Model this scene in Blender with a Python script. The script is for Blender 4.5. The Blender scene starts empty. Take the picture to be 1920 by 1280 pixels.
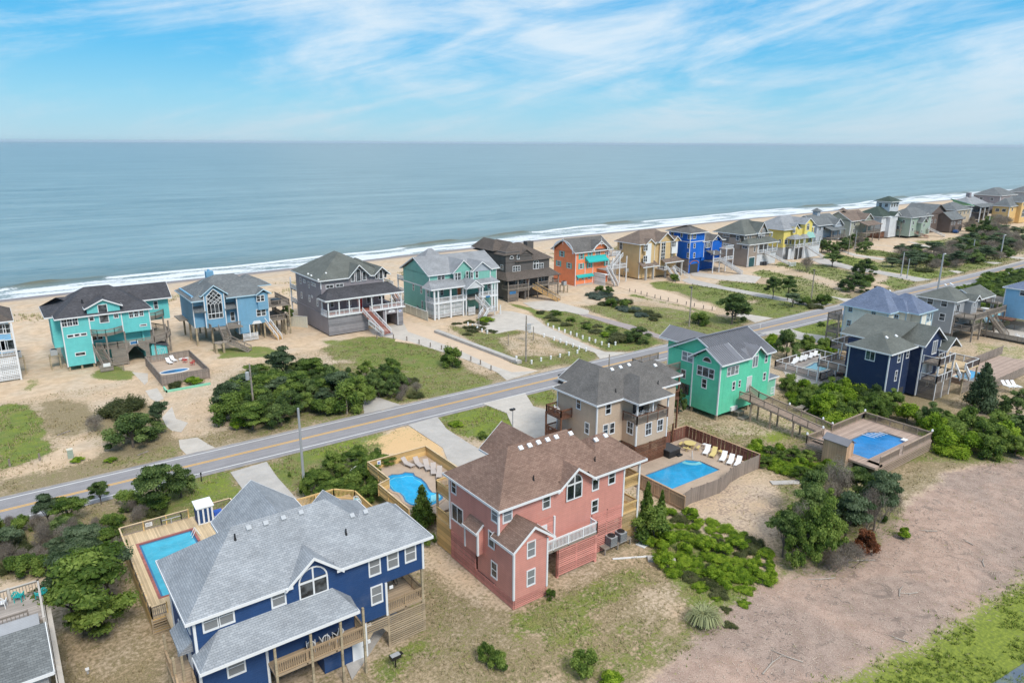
import bpy, math, random
import numpy as np
from mathutils import Vector, Matrix
random.seed(7)
SC = bpy.context.scene
COL = SC.collection
# ---------------------------------------------------------------- camera
F, PITCH, ROLL, CAM_H, YAW = 1340.0, math.radians(15.5), math.radians(.30), 38.0, math.radians(36.5)
_h = Vector((math.sin(YAW), math.cos(YAW), 0)); _r0 = Vector((math.cos(YAW), -math.sin(YAW), 0))
FW = _h*math.cos(PITCH)+Vector((0, 0, -math.sin(PITCH)))
_u0 = _h*math.sin(PITCH)+Vector((0, 0, math.cos(PITCH)))
RT = _r0*math.cos(ROLL)+_u0*math.sin(ROLL)
UP = -_r0*math.sin(ROLL)+_u0*math.cos(ROLL)
cd = bpy.data.cameras.new('camera'); cam = bpy.data.objects.new('camera', cd); COL.objects.link(cam)
cam.matrix_world = Matrix(((RT.x, UP.x, -FW.x, 0), (RT.y, UP.y, -FW.y, 0), (RT.z, UP.z, -FW.z, CAM_H), (0, 0, 0, 1)))
cd.sensor_width = 36; cd.lens = F/1920*36; cd.clip_start = .5; cd.clip_end = 120000
SC.camera = cam
SC.render.resolution_x = 1024; SC.render.resolution_y = 682
# ---------------------------------------------------------------- light
SUN_DIR = Vector((-.06, -.70, .76)).normalized()
w = bpy.data.worlds.new('World'); SC.world = w; w.use_nodes = True
nt = w.node_tree; N = nt.nodes; L = nt.links; N.clear()
def nd(t, **k):
    n = N.new(t)
    for a, b in k.items(): setattr(n, a, b)
    return n
def mth(op, a, b=None, c=None, clamp=False):
    n = N.new('ShaderNodeMath'); n.operation = op; n.use_clamp = clamp
    for i, v in enumerate((a, b, c)):
        if v is None: continue
        if isinstance(v, (int, float)): n.inputs[i].default_value = v
        else: L.new(v, n.inputs[i])
    return n.outputs[0]
def mixc(f, a, b, bt='MIX'):
    n = N.new('ShaderNodeMix'); n.data_type = 'RGBA'; n.blend_type = bt
    for i, v in ((0, f), (6, a), (7, b)):
        if isinstance(v, (int, float)): n.inputs[i].default_value = v
        elif isinstance(v, tuple): n.inputs[i].default_value = v if len(v) == 4 else (*v, 1)
        else: L.new(v, n.inputs[i])
    return n.outputs[2]
def ramp(f, stops, interp='LINEAR'):
    n = N.new('ShaderNodeValToRGB'); L.new(f, n.inputs[0]); r = n.color_ramp; r.interpolation = interp
    while len(r.elements) > 1: r.elements.remove(r.elements[0])
    for i, (p, c) in enumerate(stops):
        e = r.elements[0] if i == 0 else r.elements.new(p)
        e.position = p; e.color = c if len(c) == 4 else (*c, 1)
    return n.outputs[0]
def noise(vec, scale, detail=3, rough=.55, dist=0, out=0):
    n = N.new('ShaderNodeTexNoise'); L.new(vec, n.inputs['Vector']) if vec is not None else None
    n.inputs['Scale'].default_value = scale; n.inputs['Detail'].default_value = detail
    n.inputs['Roughness'].default_value = rough; n.inputs['Distortion'].default_value = dist
    return n.outputs[out]
def comb(x, y, z=0.0):
    n = N.new('ShaderNodeCombineXYZ')
    for i, v in enumerate((x, y, z)):
        if isinstance(v, (int, float)): n.inputs[i].default_value = v
        else: L.new(v, n.inputs[i])
    return n.outputs[0]
def smooth(v, a, b):
    n = N.new('ShaderNodeMapRange'); n.interpolation_type = 'SMOOTHSTEP'; L.new(v, n.inputs[0])
    n.inputs[1].default_value = a; n.inputs[2].default_value = b
    return n.outputs[0]
sky = nd('ShaderNodeTexSky'); sky.sky_type = 'NISHITA'; sky.sun_disc = False
sky.sun_elevation = math.asin(SUN_DIR.z); sky.sun_rotation = math.atan2(SUN_DIR.x, SUN_DIR.y)
sky.air_density = 1.0; sky.dust_density = .3; sky.ozone_density = 2.0
tc = nd('ShaderNodeTexCoord'); sp = nd('ShaderNodeSeparateXYZ'); L.new(tc.outputs['Generated'], sp.inputs[0])
X, Y, Z = sp.outputs
el = mth('ARCSINE', Z)                                    # elevation of the direction, radians
az = mth('ARCTAN2', X, Y)                                 # azimuth from +Y towards +X
grad = ramp(mth('MULTIPLY', mth('MAXIMUM', el, 0.0), 1/1.5708), [(0, (.34, .60, .76)), (.035, (.21, .57, .80)), (.075, (.06, .47, .82)), (.14, (.035, .40, .82)), (.5, (.04, .27, .66)), (1, (.05, .2, .55))])
skyc = mixc(.85, mixc(1.0, sky.outputs[0], (.11, .11, .11), 'MULTIPLY'), grad)
ca, sa = math.cos(math.radians(24)), math.sin(math.radians(24))
azc = mth('SUBTRACT', az, YAW)
u = mth('ADD', mth('MULTIPLY', azc, ca), mth('MULTIPLY', el, sa*2.2))
v = mth('SUBTRACT', mth('MULTIPLY', el, ca*2.2), mth('MULTIPLY', azc, sa))
n1 = noise(comb(mth('MULTIPLY', u, 2.2), mth('MULTIPLY', v, 6.0), 5.9), 1.0, 7, .58, 1.6)
n2 = noise(comb(mth('MULTIPLY', azc, 3.0), mth('MULTIPLY', el, 8), 2.4), 1.0, 7, .62, 1.8)
n3 = noise(comb(mth('MULTIPLY', u, 8.0), mth('MULTIPLY', v, 50), 1.3), 1.0, 4, .65, .6)
side = smooth(azc, -.62, .25)
cl = mth('ADD', mth('MULTIPLY', n1, .62), mth('MULTIPLY', n2, .45))
cl = mth('ADD', cl, mth('MULTIPLY', mth('SUBTRACT', n3, .5), .13))
cl = mth('ADD', cl, mth('MULTIPLY', side, .085))
n4 = noise(comb(mth('MULTIPLY', azc, 1.3), mth('MULTIPLY', el, 4), 7.7), 1.0, 3, .5, .5)
cl = mth('ADD', cl, mth('MULTIPLY', mth('SUBTRACT', n4, .45), .45))
cf = smooth(cl, .45, .80)
cf = mth('MULTIPLY', cf, .92)
cloudc = mixc(smooth(el, 0, .12), (.52, .66, .75), (.68, .79, .88))
up_ = smooth(el, .35, 1.1)                                # cloud overhead, out of view: implied by the soft light, boosted for fill
cf = mth('MAXIMUM', cf, mth('MULTIPLY', up_, .95))
cloudc = mixc(up_, cloudc, (1.12, 1.14, 1.17))
allc = mixc(cf, skyc, cloudc)
bg = nd('ShaderNodeBackground'); L.new(allc, bg.inputs[0]); bg.inputs[1].default_value = .545
L.new(bg.outputs[0], nd('ShaderNodeOutputWorld').inputs[0])
sl = bpy.data.lights.new('sun', 'SUN'); sun = bpy.data.objects.new('sun', sl); COL.objects.link(sun)
sl.energy = 1.5; sl.angle = math.radians(16); sl.color = (1, .95, .87)
sun.rotation_euler = (-SUN_DIR).to_track_quat('-Z', 'Y').to_euler(); sun.location = (0, 0, 200)
vs = SC.view_settings; vs.view_transform = 'Standard'; vs.look = 'None'; vs.gamma = 1; vs.use_curve_mapping = False
vs.exposure = 1.02
# ---------------------------------------------------------------- pixel of the photograph -> point in the place
def ray(px, py): return FW+RT*((px-960)/F)-UP*((py-640)/F)
def G(px, py, z=0.0):
    d = ray(px, py); t = (z-CAM_H)/d.z; return (d.x*t, d.y*t)
def FXp(x, px, py):
    d = ray(px, py); t = x/d.x; return (d.y*t, CAM_H+d.z*t)
def FYp(y, px, py):
    d = ray(px, py); t = y/d.y; return (d.x*t, CAM_H+d.z*t)
# ---------------------------------------------------------------- materials
MATS = {}
def newmat(name):
    global nt, N, L
    m = bpy.data.materials.new(name); m.use_nodes = True; nt = m.node_tree; N = nt.nodes; L = nt.links; N.clear()
    o = N.new('ShaderNodeOutputMaterial'); b = N.new('ShaderNodeBsdfPrincipled'); L.new(b.outputs[0], o.inputs[0])
    MATS[name] = m
    return m, b
def setb(b, col=None, rough=.7, metal=0, spec=.4, bump=None, bstr=.3, bdist=.02):
    if col is not None:
        if isinstance(col, tuple): b.inputs['Base Color'].default_value = (*col[:3], 1)
        else: L.new(col, b.inputs['Base Color'])
    if isinstance(rough, (int, float)): b.inputs['Roughness'].default_value = rough
    else: L.new(rough, b.inputs['Roughness'])
    b.inputs['Metallic'].default_value = metal; b.inputs['Specular IOR Level'].default_value = spec
    if bump is not None:
        n = N.new('ShaderNodeBump'); n.inputs['Strength'].default_value = bstr; n.inputs['Distance'].default_value = bdist
        L.new(bump, n.inputs['Height']); L.new(n.outputs[0], b.inputs['Normal'])
def geo(): return N.new('ShaderNodeNewGeometry').outputs['Position']
def uvc(): return N.new('ShaderNodeTexCoord').outputs['UV']
def sepv(v):
    n = N.new('ShaderNodeSeparateXYZ'); L.new(v, n.inputs[0]); return n.outputs
def sc3(c, k): return tuple(min(1, a*k) for a in c)
def plain(name, c, rough=.6, metal=0, var=.12, spec=.4):
    m, b = newmat(name)
    f = noise(geo(), 2.5, 4, .6)
    setb(b, mixc(f, sc3(c, 1-var), sc3(c, 1+var)), rough, metal, spec)
    return m
def siding(name, c, period=.19, weather=.12, vert=False):
    m, b = newmat(name); uv = uvc(); s = sepv(uv)
    fr = mth('FRACT', mth('MULTIPLY', s[0 if vert else 1], 1/period))
    line = smooth(fr, .86, .97)  # lap joint line, darkened so each board's shadow is in the colour
    board = noise(comb(mth('MULTIPLY', s[0], .25), mth('FLOOR', mth('MULTIPLY', s[1], 1/period))), 3.1, 2)
    big = noise(geo(), .6, 5, .6)
    streak = noise(comb(mth('MULTIPLY', s[0], 2.2), mth('MULTIPLY', s[1], .22)), 1.0, 5, .65)
    t = mth('ADD', mth('ADD', mth('MULTIPLY', big, .5), mth('MULTIPLY', board, .22)), mth('MULTIPLY', streak, .35))
    col = mixc(smooth(t, .3, .78), sc3(c, 1-weather), sc3(c, 1+weather))
    col = mixc(mth('MULTIPLY', smooth(noise(geo(), .25, 5, .7), .5, .75), .22), col, tuple(.5*a+.22 for a in c)); col = mixc(mth('MULTIPLY', line, .5), col, sc3(c, .42))
    setb(b, col, .66, 0, .3, fr, .6, .03)
    return m
def shingle(name, c, c2, row=.16, brick=.34, strength=1.0):
    md = tuple((p+q)/2 for p, q in zip(c, c2)); c = tuple(.65*p+.35*q for p, q in zip(c, md)); c2 = tuple(.65*p+.35*q for p, q in zip(c2, md))
    m, b = newmat(name); uv = uvc()
    br = N.new('ShaderNodeTexBrick'); L.new(uv, br.inputs['Vector'])
    br.inputs['Color1'].default_value = (*c, 1); br.inputs['Color2'].default_value = (*c2, 1)
    br.inputs['Mortar'].default_value = (*sc3(c, .5), 1); br.inputs['Scale'].default_value = 1
    br.inputs['Brick Width'].default_value = brick; br.inputs['Row Height'].default_value = row
    br.inputs['Mortar Size'].default_value = .012; br.inputs['Mortar Smooth'].default_value = .6; br.inputs['Bias'].default_value = 0
    grain = noise(uv, 9, 3, .7); big = noise(geo(), .45, 5, .65)
    k = mth('ADD', mth('MULTIPLY', grain, .45), mth('MULTIPLY', big, .7))
    col = mixc(smooth(k, .3, .85), mixc(1.0, br.outputs[0], (.74, .74, .74), 'MULTIPLY'), mixc(1.0, br.outputs[0], (1.2, 1.2, 1.2), 'MULTIPLY'))
    fr = mth('FRACT', mth('MULTIPLY', sepv(uv)[1], 1/row))
    setb(b, col, .9, 0, .2, mth('ADD', fr, mth('MULTIPLY', grain, .6)), .7*strength, .03)
    return m
def wood(name, c, period=.14, along=0, weather=.25, gap=.08):
    m, b = newmat(name); s = sepv(uvc())
    a, o = s[along], s[1-along]
    k = mth('MULTIPLY', o, 1/period); fr = mth('FRACT', k); idx = mth('FLOOR', k)
    per = N.new('ShaderNodeTexWhiteNoise'); per.noise_dimensions = '1D'; L.new(idx, per.inputs['W'])
    g = noise(comb(mth('MULTIPLY', a, .8), mth('MULTIPLY', o, 14), mth('MULTIPLY', idx, 3.3)), 1.0, 4, .6)
    big = noise(geo(), .8, 4, .6)
    t = mth('ADD', mth('ADD', mth('MULTIPLY', per.outputs[0], .3), mth('MULTIPLY', g, .35)), mth('MULTIPLY', big, .4))
    col = mixc(smooth(t, .25, .8), sc3(c, 1-weather), sc3(c, 1+weather))
    ln = mth('MULTIPLY', smooth(fr, 1-gap, 1-gap*.3), .7)
    setb(b, mixc(ln, col, sc3(c, .25)), .8, 0, .25, fr, .25, .01)
    return m
def foliage(name, dark, mid, light, rough=.6):
    m, b = newmat(name)
    at = N.new('ShaderNodeAttribute'); at.attribute_name = 'tint'
    oi = N.new('ShaderNodeObjectInfo')
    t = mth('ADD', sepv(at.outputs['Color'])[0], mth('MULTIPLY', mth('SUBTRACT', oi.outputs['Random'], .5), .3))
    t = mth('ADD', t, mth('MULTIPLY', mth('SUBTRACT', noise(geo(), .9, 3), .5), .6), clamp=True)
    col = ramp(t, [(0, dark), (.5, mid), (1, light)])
    setb(b, col, rough, 0, .2); t2 = N.new('ShaderNodeBsdfTranslucent'); L.new(mixc(.5, col, mixc(1.0, col, (1.3, 1.35, .7), 'MULTIPLY')), t2.inputs[0])
    ms = N.new('ShaderNodeMixShader'); ms.inputs[0].default_value = .38; L.new(b.outputs[0], ms.inputs[1]); L.new(t2.outputs[0], ms.inputs[2]); L.new(ms.outputs[0], [n for n in N if n.type == 'OUTPUT_MATERIAL'][0].inputs[0])
    return m
WHITE = (.72, .73, .74)
plain('white_trim', WHITE, .5, var=.06)
plain('white_plastic', (.78, .78, .78), .4, var=.04)
plain('dark_plastic', (.02, .021, .023), .45)
plain('black_metal', (.015, .015, .016), .4)
plain('grey_metal', (.42, .43, .44), .45, .15)
plain('concrete_block', (.40, .39, .37), .9, var=.2)
plain('cream_wall', (.62, .60, .50), .8)
plain('red_paint', (.55, .03, .03), .5)
plain('red_brown', (.33, .13, .09), .7)
plain('orange_door', (.72, .20, .08), .6)
plain('teal_paint', (.02, .42, .40), .6)
plain('blue_paint', (.03, .10, .45), .5)
plain('yellow_paint', (.62, .50, .20), .5)
plain('beige_sling', (.44, .39, .36), .8)
plain('interior_shade', (.05, .05, .05), .9)  # near-black for flat opening panels, the shade inside put into the colour
plain('curtain', (.55, .54, .52), .9)
def glass():
    m, b = newmat('glass')
    f = noise(geo(), .9, 3, .6)
    setb(b, mixc(smooth(f, .4, .65), (.012, .016, .02), (.10, .11, .12)), .08, 0, .6); return m
glass(); plain('glass_bright', (.20, .23, .25), .12, var=.35, spec=.6); plain('pool_tile', (.05, .16, .30), .3, var=.3); plain('vent_grey', (.42, .44, .46), .6)
def poolmat(name, c):
    m, b = newmat(name); p = geo()
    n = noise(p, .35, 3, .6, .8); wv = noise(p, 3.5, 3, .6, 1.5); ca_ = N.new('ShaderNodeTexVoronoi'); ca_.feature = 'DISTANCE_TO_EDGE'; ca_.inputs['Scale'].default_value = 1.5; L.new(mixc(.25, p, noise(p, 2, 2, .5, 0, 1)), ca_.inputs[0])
    col = mixc(smooth(n, .35, .7), sc3(c, .80), sc3(c, 1.10)); col = mixc(mth('MULTIPLY', mth('SUBTRACT', 1.0, smooth(ca_.outputs[0], .0, .06)), .10), col, tuple(min(1, a*.7+.3) for a in c))  # second mix puts a pale web of light caustics into the water colour
    setb(b, col, .06, 0, .5, wv, .15, .05); return m
poolmat('pool_blue', (.02, .31, .58)); poolmat('pool_cyan', (.07, .42, .56)); poolmat('pool_pale', (.22, .60, .68)); poolmat('pool_basin', (.03, .40, .70)); poolmat('pool_dark', (.03, .16, .36)); poolmat('pool_deep_blue', (.01, .20, .50))
# ---------------------------------------------------------------- mesh helpers
class MB:
    def __init__(s): s.v = []; s.f = []; s.m = []
    def face(s, pts, m=0):
        k = len(s.v); s.v.extend([tuple(p) for p in pts]); s.f.append(tuple(range(k, k+len(pts)))); s.m.append(m)
    def box(s, a, b, m=0):
        x0, x1 = sorted((a[0], b[0])); y0, y1 = sorted((a[1], b[1])); z0, z1 = sorted((a[2], b[2])); k = len(s.v)
        s.v += [(x0, y0, z0), (x1, y0, z0), (x1, y1, z0), (x0, y1, z0), (x0, y0, z1), (x1, y0, z1), (x1, y1, z1), (x0, y1, z1)]
        s.f += [tuple(k+i for i in q) for q in ((0, 3, 2, 1), (4, 5, 6, 7), (0, 1, 5, 4), (1, 2, 6, 5), (2, 3, 7, 6), (3, 0, 4, 7))]; s.m += [m]*6
    def beam(s, p, q, w, h=None, m=0, caps=True):
        p = Vector(p); q = Vector(q); d = (q-p).normalized(); h = w if h is None else h
        up = Vector((0, 0, 1)) if abs(d.z) < .98 else Vector((0, 1, 0))
        sx = d.cross(up).normalized()*(w/2); sy = sx.cross(d).normalized()*(h/2); k = len(s.v)
        for c in (p, q): s.v += [tuple(c-sx-sy), tuple(c+sx-sy), tuple(c+sx+sy), tuple(c-sx+sy)]
        f = [(0, 1, 5, 4), (1, 2, 6, 5), (2, 3, 7, 6), (3, 0, 4, 7)]
        if caps: f += [(3, 2, 1, 0), (4, 5, 6, 7)]
        s.f += [tuple(k+i for i in t) for t in f]; s.m += [m]*len(f)
    def cyl(s, p, q, r, n=8, r2=None, m=0, caps=True):
        p = Vector(p); q = Vector(q); r2 = r if r2 is None else r2; d = (q-p).normalized()
        up = Vector((0, 0, 1)) if abs(d.z) < .9 else Vector((1, 0, 0))
        a = d.cross(up).normalized(); b = d.cross(a).normalized(); k = len(s.v)
        for c, rr in ((p, r), (q, r2)):
            for i in range(n):
                t = 2*math.pi*i/n; s.v.append(tuple(c+a*(math.cos(t)*rr)+b*(math.sin(t)*rr)))
        for i in range(n):
            j = (i+1) % n; s.f.append((k+i, k+n+i, k+n+j, k+j)); s.m.append(m)
        if caps:
            s.f.append(tuple(k+i for i in range(n))); s.f.append(tuple(k+n+i for i in reversed(range(n)))); s.m += [m, m]
    def extr(s, poly, vec, m=0):
        vec = Vector(vec); a = [Vector(p) for p in poly]; n = len(a); nrm = Vector((0, 0, 0))
        for i in range(n): nrm += a[i].cross(a[(i+1) % n])
        if nrm.dot(vec) < 0: a.reverse()
        b = [p+vec for p in a]
        s.face(list(reversed(a)), m); s.face(b, m)
        for i in range(n):
            j = (i+1) % n; s.face([a[i], a[j], b[j], b[i]], m)
    def prism(s, poly, z0, z1, m=0):
        ar = sum(poly[i][0]*poly[(i+1) % len(poly)][1]-poly[(i+1) % len(poly)][0]*poly[i][1] for i in range(len(poly)))
        if ar < 0: poly = list(reversed(poly))
        s.extr([(x, y, z0) for x, y in poly], (0, 0, z1-z0), m)
    def build(s, name, mats, parent=None, smooth_=False, loc=None, rot=0.0, kind=None):
        me = mesh_of(s, name, mats, smooth_)
        return place(name, me, parent, loc, rot, kind)
def mesh_of(s, name, mats, smooth_=False):
    me = bpy.data.meshes.new(name); me.from_pydata(s.v, [], s.f)
    if isinstance(mats, str): mats = [mats]
    for m in mats: me.materials.append(MATS[m])
    if len(mats) > 1: me.polygons.foreach_set('material_index', s.m)
    if smooth_: me.polygons.foreach_set('use_smooth', [True]*len(s.f))
    me.update()
    nl = len(me.loops); npoly = len(me.polygons)
    if npoly:
        nrm = np.empty(npoly*3, np.float32); me.polygons.foreach_get('normal', nrm); nrm = nrm.reshape(-1, 3)
        lt = np.empty(npoly, np.int32); me.polygons.foreach_get('loop_total', lt)
        vi = np.empty(nl, np.int32); me.loops.foreach_get('vertex_index', vi)
        co = np.array(s.v, np.float32)[vi]; nn = np.repeat(nrm, lt, axis=0)
        U = np.stack([-nn[:, 1], nn[:, 0], np.zeros(nl)], 1); ln = np.linalg.norm(U, axis=1)
        flat = ln < .05; U[flat] = (1, 0, 0); ln[flat] = 1; U /= ln[:, None]
        Vv = np.cross(nn, U)
        uv = np.stack([(co*U).sum(1), (co*Vv).sum(1)], 1).astype(np.float32)
        me.uv_layers.new(name='UVMap').data.foreach_set('uv', uv.ravel())
    return me
def place(name, me, parent=None, loc=None, rot=0.0, kind=None):
    o = bpy.data.objects.new(name, me); COL.objects.link(o)
    if parent is not None: o.parent = parent
    if loc is not None: o.location = loc
    if rot: o.rotation_euler = (0, 0, rot)
    if kind: o['kind'] = kind
    return o
def empty(name, loc=(0, 0, 0), label=None, cat=None, group=None, rot=0.0):
    o = bpy.data.objects.new(name, None); COL.objects.link(o); o.location = loc; o.rotation_euler = (0, 0, rot); o.empty_display_size = .3
    return tag(o, label, cat, group)
def tag(o, label=None, cat=None, group=None):
    if label: o['label'] = label
    if cat: o['category'] = cat
    if group: o['group'] = group
    return o
KIDS = {}
def copy_tree(o, parent=None, loc=None, rot=None, label=None, group=None, scale=None):
    c = o.copy(); COL.objects.link(c); c.parent = parent
    if loc is not None: c.location = loc
    if rot is not None: c.rotation_euler = (0, 0, rot)
    if scale is not None: c.scale = scale
    if label: c['label'] = label
    if group: c['group'] = group
    kids = KIDS.get(o.name)
    if kids is None: kids = KIDS[o.name] = list(o.children)
    for ch in kids: copy_tree(ch, c)
    return c
ORD = ['first', 'second', 'third', 'fourth', 'fifth', 'sixth', 'seventh', 'eighth', 'ninth', 'tenth', 'eleventh', 'twelfth', 'thirteenth', 'fourteenth', 'fifteenth', 'sixteenth', 'seventeenth', 'eighteenth', 'nineteenth', 'twentieth', 'twenty first', 'twenty second', 'twenty third', 'twenty fourth', 'twenty fifth', 'twenty sixth', 'twenty seventh', 'twenty eighth', 'twenty ninth', 'thirtieth']
# numpy value noise for terrain and foam
_rng = np.random.default_rng(11); _tab = _rng.random((256, 256))
def vnoise(x, y):
    xi = np.floor(x).astype(int); yi = np.floor(y).astype(int); fx = x-xi; fy = y-yi
    fx = fx*fx*(3-2*fx); fy = fy*fy*(3-2*fy)
    a = _tab[xi % 256, yi % 256]; b = _tab[(xi+1) % 256, yi % 256]; c = _tab[xi % 256, (yi+1) % 256]; d = _tab[(xi+1) % 256, (yi+1) % 256]
    return (a*(1-fx)+b*fx)*(1-fy)+(c*(1-fx)+d*fx)*fy
def fbm(x, y, o=4):
    s = 0; a = .5; t = 0
    for i in range(o): s = s+a*vnoise(x*2**i+17*i, y*2**i+31*i); t += a; a *= .5
    return s/t
def inpoly(x, y, P):
    r = np.zeros(x.shape, bool); n = len(P)
    for i in range(n):
        x0, y0 = P[i]; x1, y1 = P[(i+1) % n]
        if y0 == y1: continue
        c = ((y0 > y) != (y1 > y)) & (x < (x1-x0)*(y-y0)/(y1-y0)+x0); r ^= c
    return r
# ---------------------------------------------------------------- land, sea, road
def steps(*segs):
    r = [segs[0][0]]
    for a, b, d in segs:
        k = max(1, int(round((b-a)/d))); r += [a+(b-a)*(i+1)/k for i in range(k)]
    return np.array(r)
SHX = [-600, 0, 100, 200, 350, 1000, 4000, 30000]; SHY = [222, 229, 235, 245, 250, 255, 330, 1500]
def shore(x): return np.interp(x, SHX, SHY)
def land_z(X, Y):
    sh = shore(X); d = sh-Y
    z = np.where(d > 26, 0, np.where(d > -40, -2.5*np.clip((26-d)/26, 0, 1)**1.0, 0))
    z = np.where(d < 0, -2.5+d*.05, z)
    dune = np.exp(-((Y-186-6*(fbm(X*.02, Y*0+3)-.5))/9)**2)*(.5+1.6*fbm(X*.05+9, Y*.05, 3))*np.clip((X+40)/40, 0, 1)
    z = z+dune*.7
    soft = np.clip((Y-150)/15, 0, 1)*np.clip((d-20)/20, 0, 1)
    z = z+soft*(fbm(X*.12, Y*.12, 3)-.5)*.5
    lot = np.clip((Y-96)/6, 0, 1)*np.clip((128-Y)/6, 0, 1)
    z = z+(fbm(X*.15+40, Y*.15+7, 3)-.5)*.10*np.clip(1-lot, 0, 1)*np.clip((82-Y)/4, 0, 1)
    return z
GX = steps((-90, -12, 2), (-12, 150, .6), (150, 300, 1.2), (300, 700, 4), (700, 1600, 20), (1600, 6000, 200), (6000, 30000, 3000))
GY = steps((-500, -50, 40), (-50, 10, 5), (10, 140, .6), (140, 230, 1.5), (230, 300, 2), (300, 1600, 60))
XX, YY = np.meshgrid(GX, GY, indexing='ij')
WX = XX+(fbm(XX*.35, YY*.35, 3)-.5)*2.2+(fbm(XX*.09+5, YY*.09, 2)-.5)*2.5; WY = YY+(fbm(XX*.35+50, YY*.35+9, 3)-.5)*2.2+(fbm(XX*.09, YY*.09+8, 2)-.5)*2.5
cov = {k: np.zeros(XX.shape) for k in 'gldcsw'}
def px(*q): return [G(*p) for p in q]
def zp(s, ox, oy, *q): return [G(ox+a/s, oy+b/s) for a, b in q]
def paint(k, poly, v=1.0, warp=True):
    m = inpoly(WX if warp else XX, WY if warp else YY, poly)
    cov[k] = np.where(m, v, cov[k])
    return m
big = fbm(XX*.06+3, YY*.06, 4)
cov['d'] = np.where(YY < 84, .56+.5*(big-.5)*2, np.where(YY < 128, .42+.5*(big-.5)*2, .06))
cov['s'] = np.where(YY > 128, .8, .12)
# road verges
for a, b in ((78.5, 83.8), (91.2, 96)):
    m = (WY > a) & (WY < b) & (XX > -20); cov['d'] = np.where(m, .75, cov['d']); cov['g'] = np.where(m, .28, cov['g'])
far = (XX > 175) & (YY < 84); cov['g'] = np.where(far, .55, cov['g'])
far = (XX > 300) & (YY > 96) & (YY < 135); cov['g'] = np.where(far, .5, cov['g'])
R1 = lambda *q: zp(4, 0, 700, *q); R2 = lambda *q: zp(4, 380, 600, *q); R3 = lambda *q: zp(4, 760, 560, *q)
R4 = lambda *q: zp(5.053, 1180, 460, *q); R5 = lambda *q: zp(4, 1440, 380, *q); R6 = lambda *q: zp(3.555, 1480, 520, *q)
R7 = lambda *q: zp(4, 1150, 860, *q); R8 = lambda *q: zp(4, 1440, 960, *q); R9 = lambda *q: zp(3.555, 720, 1020, *q)
# wood-chip clearing, bottom right
m = paint('c', px((1190, 1290), (1240, 1240), (1330, 1140), (1420, 1090), (1500, 1060), (1600, 1010), (1700, 940), (1790, 880), (1930, 850), (2300, 800), (2600, 1700), (1100, 1700)))
cov['d'] = np.where(m, .12, cov['d']); cov['s'] = np.where(m, 0, cov['s'])
m = paint('c', px((1300, 905), (1420, 900), (1500, 930), (1560, 960), (1470, 1010), (1380, 1020), (1290, 960)), .42); cov['d'] = np.where(m, .35, cov['d'])
m = paint('l', px((1560, 1290), (1640, 1235), (1760, 1190), (1850, 1130), (1930, 1075), (2200, 900), (2500, 1500), (1500, 1500)), .95); cov['c'] = np.where(m, .3, cov['c']); cov['d'] = np.where(m, .8, cov['d'])
# greens seaward of the road
m = paint('g', R1((-40, 250), (60, 215), (190, 240), (270, 330), (330, 420), (400, 540), (380, 600), (250, 650), (100, 690), (-40, 730)), 1.0)
cov['l'] = np.where(m, .35, cov['l']); cov['s'] = np.where(m, 0, cov['s']); cov['d'] = np.where(m, .9, cov['d']); cov['g'] = np.where(m, 1.35, cov['g'])
m = paint('d', R1((320, 230), (450, 200), (640, 220), (700, 300), (1050, 180), (1240, 330), (1350, 560), (1330, 630), (900, 740), (400, 850), (0, 940), (-40, 820), (300, 780), (700, 640), (560, 480), (360, 420)), .8); cov['s'] = np.where(m, 0, cov['s'])
paint('g', R1((900, 640), (1200, 560), (1340, 540), (1340, 620), (1100, 670), (700, 720)), .45)
paint('s', R1((0, 740), (350, 640), (560, 500), (640, 400), (760, 480), (800, 600), (500, 700), (0, 800)), .75)
paint('g', zp(4.8, 0, 500, (850, 900), (1100, 890), (1180, 940), (1180, 1020), (1000, 1020), (850, 1000)), .95)
paint('g', zp(4.8, 0, 500, (140, 1100), (200, 1040), (340, 970), (350, 1030), (240, 1110)), .6)
paint('g', zp(4.174, 320, 460, (290, 820), (450, 800), (700, 800), (860, 830), (800, 880), (500, 880), (340, 890), (400, 850)), .95)
paint('g', zp(4.174, 320, 460, (1150, 745), (1280, 735), (1320, 765), (1200, 780)), .8)
for P, v in ((R2((850, 220), (1000, 160), (1200, 120), (1400, 130), (1800, 220), (1920, 300), (2170, 450), (2200, 560), (1850, 590), (1500, 620), (1500, 480), (1450, 360), (1000, 330)), .62),
             (R2((1060, 170), (1300, 140), (1500, 160), (1780, 230), (1800, 330), (1500, 360), (1200, 320)), .95)):
    m = paint('g', P, v); cov['s'] = np.where(m, 0, cov['s']); cov['d'] = np.where(m, .8, cov['d'])
paint('s', R2((900, 300), (1100, 290), (1140, 350), (980, 360)), .7); paint('g', R2((900, 300), (1100, 290), (1140, 350), (980, 360)), .1)
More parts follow.
